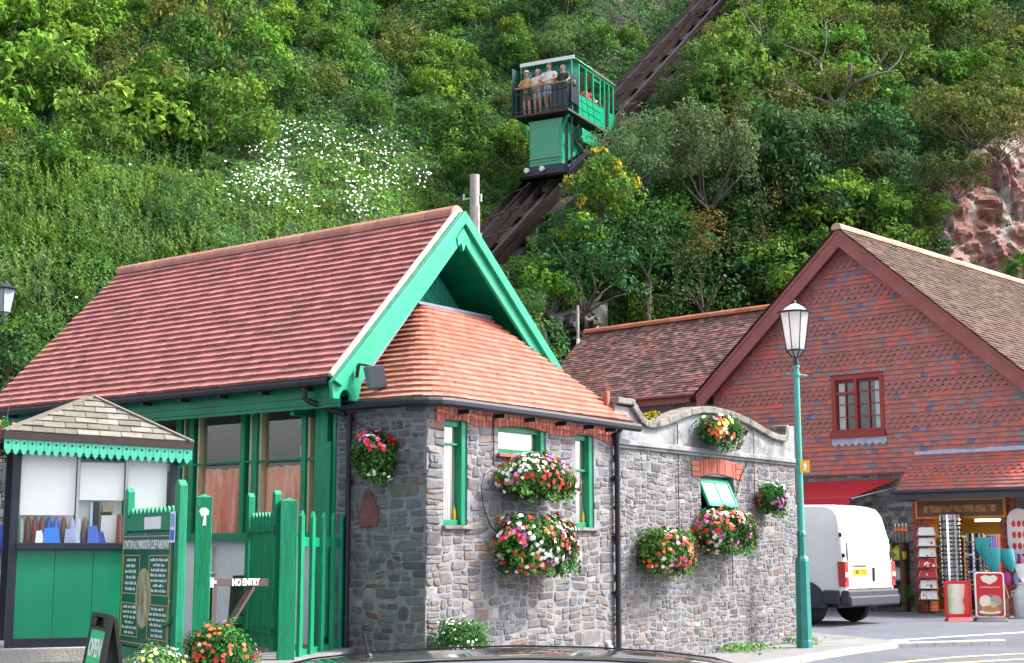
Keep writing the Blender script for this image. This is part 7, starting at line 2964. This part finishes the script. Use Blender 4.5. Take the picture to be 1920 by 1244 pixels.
tree("evergreen_tree", "spreading dark evergreen with bare brown limbs behind the mottled roof", 1205, 565, 46.5, 5.2, M["trunk"], "dark", 5, .13, 80, .85, .16, 2, wig=.35)
tree("evergreen_tree", "dark evergreen tree right of the spreading one, above the wing ridge", 1310, 530, 47, 4.4, M["trunk"], "dark", 9, .13, 80, .8, .13, 2)
tree("thin_tree", "thin pale trunked tree with a rusty crown, standing alone on the bank", 1403, 520, 49, 4.6, M["pale_bark"], "rust", 14, .10, 60, .6, .09, 2, wig=.18)
tree("thin_tree", "rust leaved young tree just left of the thin pale trunk", 1262, 430, 46.5, 2.4, M["trunk"], "rust", 15, .10, 50, .5, .06, 2, wig=.25)
tree("bare_limbed_tree", "crooked tree with pale bare limbs and olive leaves, upper right", 1545, 215, 53, 5.0, M["pale_bark"], "olive", 23, .11, 55, .6, .15, 3, (.55, 0, .8), .45, .55)
tree("bare_limbed_tree", "smaller crooked pale limbed tree below the large one, left of the red rock", 1600, 320, 52, 2.2, M["pale_bark"], "olive", 29, .10, 26, .5, .07, 2, (-.3, -.2, .7), .5, .4)
tree("thin_tree", "upright slim pale trunks with olive leaves at the top edge", 1440, 85, 57, 5.0, M["pale_bark"], "olive", 31, .11, 45, .6, .10, 2, wig=.16)
tree("thin_tree", "slim trunked tree with light leaves right of the pale trunks, top edge", 1515, 80, 57.5, 4.4, M["trunk"], "bright", 37, .11, 50, .6, .08, 2, wig=.16)
# yellow flowering bush
o = big_shrub("mid", 1122, 372, 46.3, 1.15, "bush full of yellow leaves beside the track below the railway car", 1.25)
Py, Ny, Ry = crown(30, 26, (1.0, 1.0, 1.15), (.08, .20), .95)
kk = (np.sin(Py[:, 0] * 2.5 + 1) + np.sin(Py[:, 2] * 3) > -.3)
leaf_object("yellow_leaves", Py[kk], Ny[kk], .13 * (.7 + .6 * nrg.random(kk.sum())), Ry[kk], VEG["yellow"], o)

# ---------------------------------------------------------------- ground cover on the slope
Hn = np.array(H)


def hz(x, y):
    fx, fy = x - gx[0], y - gy[0]
    i = np.clip(fx.astype(int), 0, len(gx) - 2)
    j = np.clip(fy.astype(int), 0, len(gy) - 2)
    a, b_ = fx - i, fy - j
    return (Hn[j, i] * (1 - a) + Hn[j, i + 1] * a) * (1 - b_) + (Hn[j + 1, i] * (1 - a) + Hn[j + 1, i + 1] * a) * b_


def gnoise(x, y, s, seed):
    g = np.random.default_rng(seed).random((64, 64))
    fx, fy = x / s + 200, y / s + 200
    i, j = np.floor(fx).astype(int), np.floor(fy).astype(int)
    a, b_ = fx - i, fy - j
    a, b_ = a * a * (3 - 2 * a), b_ * b_ * (3 - 2 * b_)
    G = lambda p, q: g[p % 64, q % 64]
    return (G(i, j) * (1 - a) + G(i + 1, j) * a) * (1 - b_) + (G(i, j + 1) * (1 - a) + G(i + 1, j + 1) * a) * b_


def cover(n, seed, steep=False):
    r_ = np.random.default_rng(seed)
    y = 26 + 54 * r_.random(n) ** .8
    x = (r_.random(n) * 2 - 1) * .46 * y
    if steep:
        x, y = r_.uniform(-1, 25, n), r_.uniform(40, 54, n)
    if steep is None:
        y = r_.uniform(26, 42, n)
        x = -r_.random(n) * .48 * y
    z = hz(x, y)
    e = .25
    nx = -(hz(x + e, y) - hz(x - e, y)) / (2 * e)
    ny = -(hz(x, y + e) - hz(x, y - e)) / (2 * e)
    N = np.stack([nx, ny, np.ones(n)], 1)
    N /= np.linalg.norm(N, axis=1)[:, None]
    s = (x - RX) * RDX + (y - RY) * RDY
    d = (x - RX) * RDY - (y - RY) * RDX
    dd = y * math.cos(TH_) + (z - EYE) * math.sin(TH_)
    u = 960 + FOC * x / dd
    v = 622 - FOC * (-y * math.sin(TH_) + (z - EYE) * math.cos(TH_)) / dd
    keep_ = r_.random(n) < .25 + .75 * (N[:, 2] < .55)
    ok = (z > .3) & (keep_ if steep else True) & ((d < -1.42) | (d > 1.12)) & (u > -330) & (u < 2200) & (v > -60) & (v < 760)
    return x[ok], y[ok], z[ok], N[ok], u[ok], v[ok], r_


x, y, z, N, u, v, r_ = cover(640000, 77)
c2 = [np.concatenate([a_, b_]) for a_, b_ in zip(cover(260000, 78, True)[:6], cover(160000, 79, None)[:6])]
x, y, z, N, u, v = [np.concatenate([p, q_]) for p, q_ in zip((x, y, z, N, u, v), c2[:6])]
rock = (u > 1735 + 45 * np.sin(v * .03)) & (v > 300) & (v < 540) & (gnoise(x, z, 1.1, 4) < .62)
rock |= (u > 1005) & (u < 1075) & (v > 585) & (gnoise(x, z, .8, 6) < .6)
ok = ~rock
x, y, z, N, u, v = x[ok], y[ok], z[ok], N[ok], u[ok], v[ok]
n = len(x)
print("ground cover leaves", n)
m1 = gnoise(x, y + z, 1.7, 1)
m2 = gnoise(x, y + z, .62, 2)
hgt = .75 * np.clip(m1 - .25, 0, 1) + .55 * np.clip(m2 - .3, 0, 1)
P = np.stack([x, y, z], 1) + N * (hgt * (.35 + .65 * r_.random(n)) + .05)[:, None]
rn = .38 * gnoise(x, y + z, 4.0, 9) + .27 * gnoise(x, y + z, 1.1, 10) + .40 * r_.random(n) - .04
lf = N + .75 * r_.normal(size=(n, 3)) + [0, -.25, .35]
mi = np.zeros(n, int)
pn = gnoise(x, y + z, 3.2, 20) + .25 * r_.normal(size=n) * .5
mi[(pn > .62)] = 1
mi[(pn < .25)] = 2
sel = (u > 1050) & (pn > .45)
mi[sel & (r_.random(n) < .5)] = 3
up_ = ((v < 290) | (u > 1010)) & (r_.random(n) < .68)  # shade in the gaps between shrubs, put in as darker leaf colour
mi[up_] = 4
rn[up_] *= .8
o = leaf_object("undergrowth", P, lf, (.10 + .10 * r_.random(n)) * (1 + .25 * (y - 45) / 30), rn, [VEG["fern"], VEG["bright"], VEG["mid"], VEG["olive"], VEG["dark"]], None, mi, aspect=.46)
tag(o, kind="stuff")
# tall feathery stems (nettles, bracken, willowherb) standing through the ground cover
def plumes(nt, seed, cond, hmin, hmax):
    x, y, z, N, u, v, r_ = cover(nt, seed)
    c3 = cover(nt // 2, seed + 1, None)
    x, y, z, u, v = [np.concatenate([a_, b_]) for a_, b_ in zip((x, y, z, u, v), (c3[0], c3[1], c3[2], c3[4], c3[5]))]
    k_ = cond(x, y, z, u, v, r_)
    x, y, z = x[k_], y[k_], z[k_]
    n = len(x)
    L = 15
    h = r_.uniform(hmin, hmax, n)
    lean = r_.normal(size=(n, 2)) * .16
    t = np.tile((np.arange(L) + .5) / L, (n, 1))
    ang = r_.random((n, 1)) * 6.28 + np.arange(L) * 2.4
    px_ = x[:, None] + lean[:, :1] * t * h[:, None]
    py_ = y[:, None] + lean[:, 1:] * t * h[:, None] - .25 * t * h[:, None]
    pz_ = z[:, None] + .2 + t * h[:, None]
    ln = (.10 + .16 * (1 - t)) * (.7 + .5 * r_.random((n, 1)))
    Tx, Ty, Tz = np.cos(ang), np.sin(ang), .55 + .7 * t
    T = np.stack([Tx, Ty, Tz], -1).reshape(-1, 3)
    T /= np.linalg.norm(T, axis=1)[:, None]
    P = np.stack([px_, py_, pz_], -1).reshape(-1, 3) + T * ln.reshape(-1, 1) * .4
    tone = np.repeat(.15 + .6 * gnoise(x, y + z, 1.4, seed + 5) * (.6 + .6 * r_.random(n)), L) + .22 * r_.random(n * L)
    Nn = np.tile([0, -.5, .8], (n * L, 1)) + .3 * r_.normal(size=(n * L, 3))
    mi = np.repeat(np.where(gnoise(x, y + z, 2.6, seed + 9) + .2 * r_.normal(size=n) > .52, 0, 1), L)
    o = leaf_object("tall_weeds", P, Nn, ln.reshape(-1) * 1.15, tone, [VEG["fern"], VEG["mid"]], None, mi, aspect=.34, T=T)
    return tag(o, kind="stuff")


plumes(26000, 301, lambda x, y, z, u, v, r_: (((u < 460) & (v > 270)) | ((u < 900) & (v > 400)) | ((r_.random(len(u)) < .12) & (u < 1000))) & (r_.random(len(u)) < .85), .45, .95)
# white daisies
x, y, z, N, u, v, r_ = cover(260000, 5)
inside = ((u - 575) / 190) ** 2 + ((v - 352 - .04 * (u - 575)) / 82) ** 2 + .8 * (gnoise(x, y + z, 1.3, 3) - .5) < 1
inside &= ~((u > 690) & (v > 380))
dens = np.where(v > 345, .75, .45) * (gnoise(x, y + z, .9, 8) > .35)
idx = np.where(inside & (r_.random(len(x)) < dens * .6))[0]
idx = r_.permutation(idx)[:2100]
P = np.stack([x, y, z], 1)[idx] + N[idx] * (.55 + .45 * r_.random((len(idx), 1)))
o = leaf_object("daisies", P, N[idx] + [0, -.6, .2] + .4 * r_.normal(size=(len(idx), 3)), .055 + .04 * r_.random(len(idx)), r_.random(len(idx)), FL["white"], None, petals=True)
tag(o, kind="stuff")
idx = np.where((u < 430) & (v > 260) & (r_.random(len(x)) < .0012))[0]
P = np.stack([x, y, z], 1)[idx] + N[idx] * .7
o = leaf_object("pale_flower_heads", P, N[idx] + [0, -.5, .2], .08 + .04 * r_.random(len(idx)), r_.random(len(idx)), plain("cow_parsley", (.62, .58, .55), .7), None, petals=True)
tag(o, kind="stuff")

# red rock face on the right
mrock, n, l, b = new_mat("red_rock")
t = noise_node(n, l, .55, 9, .72, (1.2, 1.2, .6))
r1 = ramp_node(n, [(.28, (.12, .07, .06)), (.40, (.30, .15, .125)), (.56, (.42, .235, .20)), (.72, (.56, .43, .38))])
l.new(t.outputs["Fac"], r1.inputs[0])
t2 = noise_node(n, l, .75, 7, .7, (1.4, 1.4, .38))
r2 = ramp_node(n, [(.50, (0, 0, 0)), (.60, (1, 1, 1))])
l.new(t2.outputs["Fac"], r2.inputs[0])
l.new(mixc(n, l, r2.outputs[0], r1.outputs[0], (.50, .46, .43, 1)), b.inputs["Base Color"])
b.inputs["Roughness"].default_value = .97
b.inputs["Specular IOR Level"].default_value = .08
t3 = noise_node(n, l, 2.6, 10, .78, (1, 1, 1.9))
bp = n.new("ShaderNodeBump")
bp.inputs["Strength"].default_value = 1.0
bp.inputs["Distance"].default_value = .25
l.new(t3.outputs["Fac"], bp.inputs["Height"])
l.new(bp.outputs[0], b.inputs["Normal"])
mb = MB()
X_ = np.arange(12.4, 21.6, .12)
Z_ = np.arange(6.5, 18.0, .12)
vs = []
for zz in Z_:
    for xx in X_:
        yb = lerp_tab([(10, 45), (17, 45.6), (40, 47)], xx)
        wx, wz = xx + .5 * vnoise(xx * .8, zz * .8, 57), zz + .5 * vnoise(xx * .9, zz * .7, 58)
        ztop = 13.3 + .85 * (xx - 14)
        edge = smooth(12.8, 14.2, wx) * (1 - smooth(ztop - .6, ztop + .9, wz))
        h = .9 * abs(vnoise(wx * .7 + .3 * wz, wz * .5, 51)) + .55 * abs(vnoise(wx * 1.6 + .4 * wz, wz * 1.1, 52)) + .32 * abs(vnoise(wx * 3.3, wz * 2.4, 53)) + .20 * abs(vnoise(wx * 6.5, wz * 5, 54)) + .1 * vnoise(wx * 12, wz * 11, 55) + .28 * abs(vnoise(wx * .6 + 3, wz * 3.1 + .5 * wx, 56))
        yy = yb + zz / 2.3 + .5 - edge * (1.1 + .62 * h) + 1.4 * (1 - edge)
        vs.append((xx, yy, zz))
W2 = len(X_)
mb.mesh(vs, [(j * W2 + i, j * W2 + i + 1, (j + 1) * W2 + i + 1, (j + 1) * W2 + i) for j in range(len(Z_) - 1) for i in range(W2 - 1)])
tag(mb.build("rock_face", mrock, fix=False), kind="structure")
mb = MB()
X_ = np.arange(.6, 3.2, .09)
Z_ = np.arange(3.5, 9.6, .09)
vs = []
for zz in Z_:
    for xx in X_:
        e = smooth(.6, 1.0, xx) * (1 - smooth(2.6, 3.2, xx)) * (1 - smooth(8.4, 9.6, zz))
        vs.append((xx, 43.6 + zz * .18 - e * (.8 + .6 * abs(vnoise(xx * 1.7, zz * 1.3, 61)) + .5 * abs(vnoise(xx * 3.6, zz * 3.2, 62)) + .25 * abs(vnoise(xx * 8, zz * 8, 63))) + 1.5 * (1 - e), zz))
W2 = len(X_)
mb.mesh(vs, [(j * W2 + i, j * W2 + i + 1, (j + 1) * W2 + i + 1, (j + 1) * W2 + i) for j in range(len(Z_) - 1) for i in range(W2 - 1)])
mgr, n, l, b = new_mat("grey_rock")
t = noise_node(n, l, 1.6, 9, .75)
r1 = ramp_node(n, [(.35, (.015, .015, .016)), (.58, (.05, .05, .046)), (.78, (.19, .185, .18))])
l.new(t.outputs["Fac"], r1.inputs[0])
l.new(r1.outputs[0], b.inputs["Base Color"])
tag(mb.build("grey_rock_face", mgr, fix=False), kind="structure")
# drop prototypes that were never used
for kd in PROTO:
    for root in PROTO[kd]:
        if not used_proto[root.name]:
            for ch in list(root.children):
                bpy.data.objects.remove(ch)
            bpy.data.objects.remove(root)
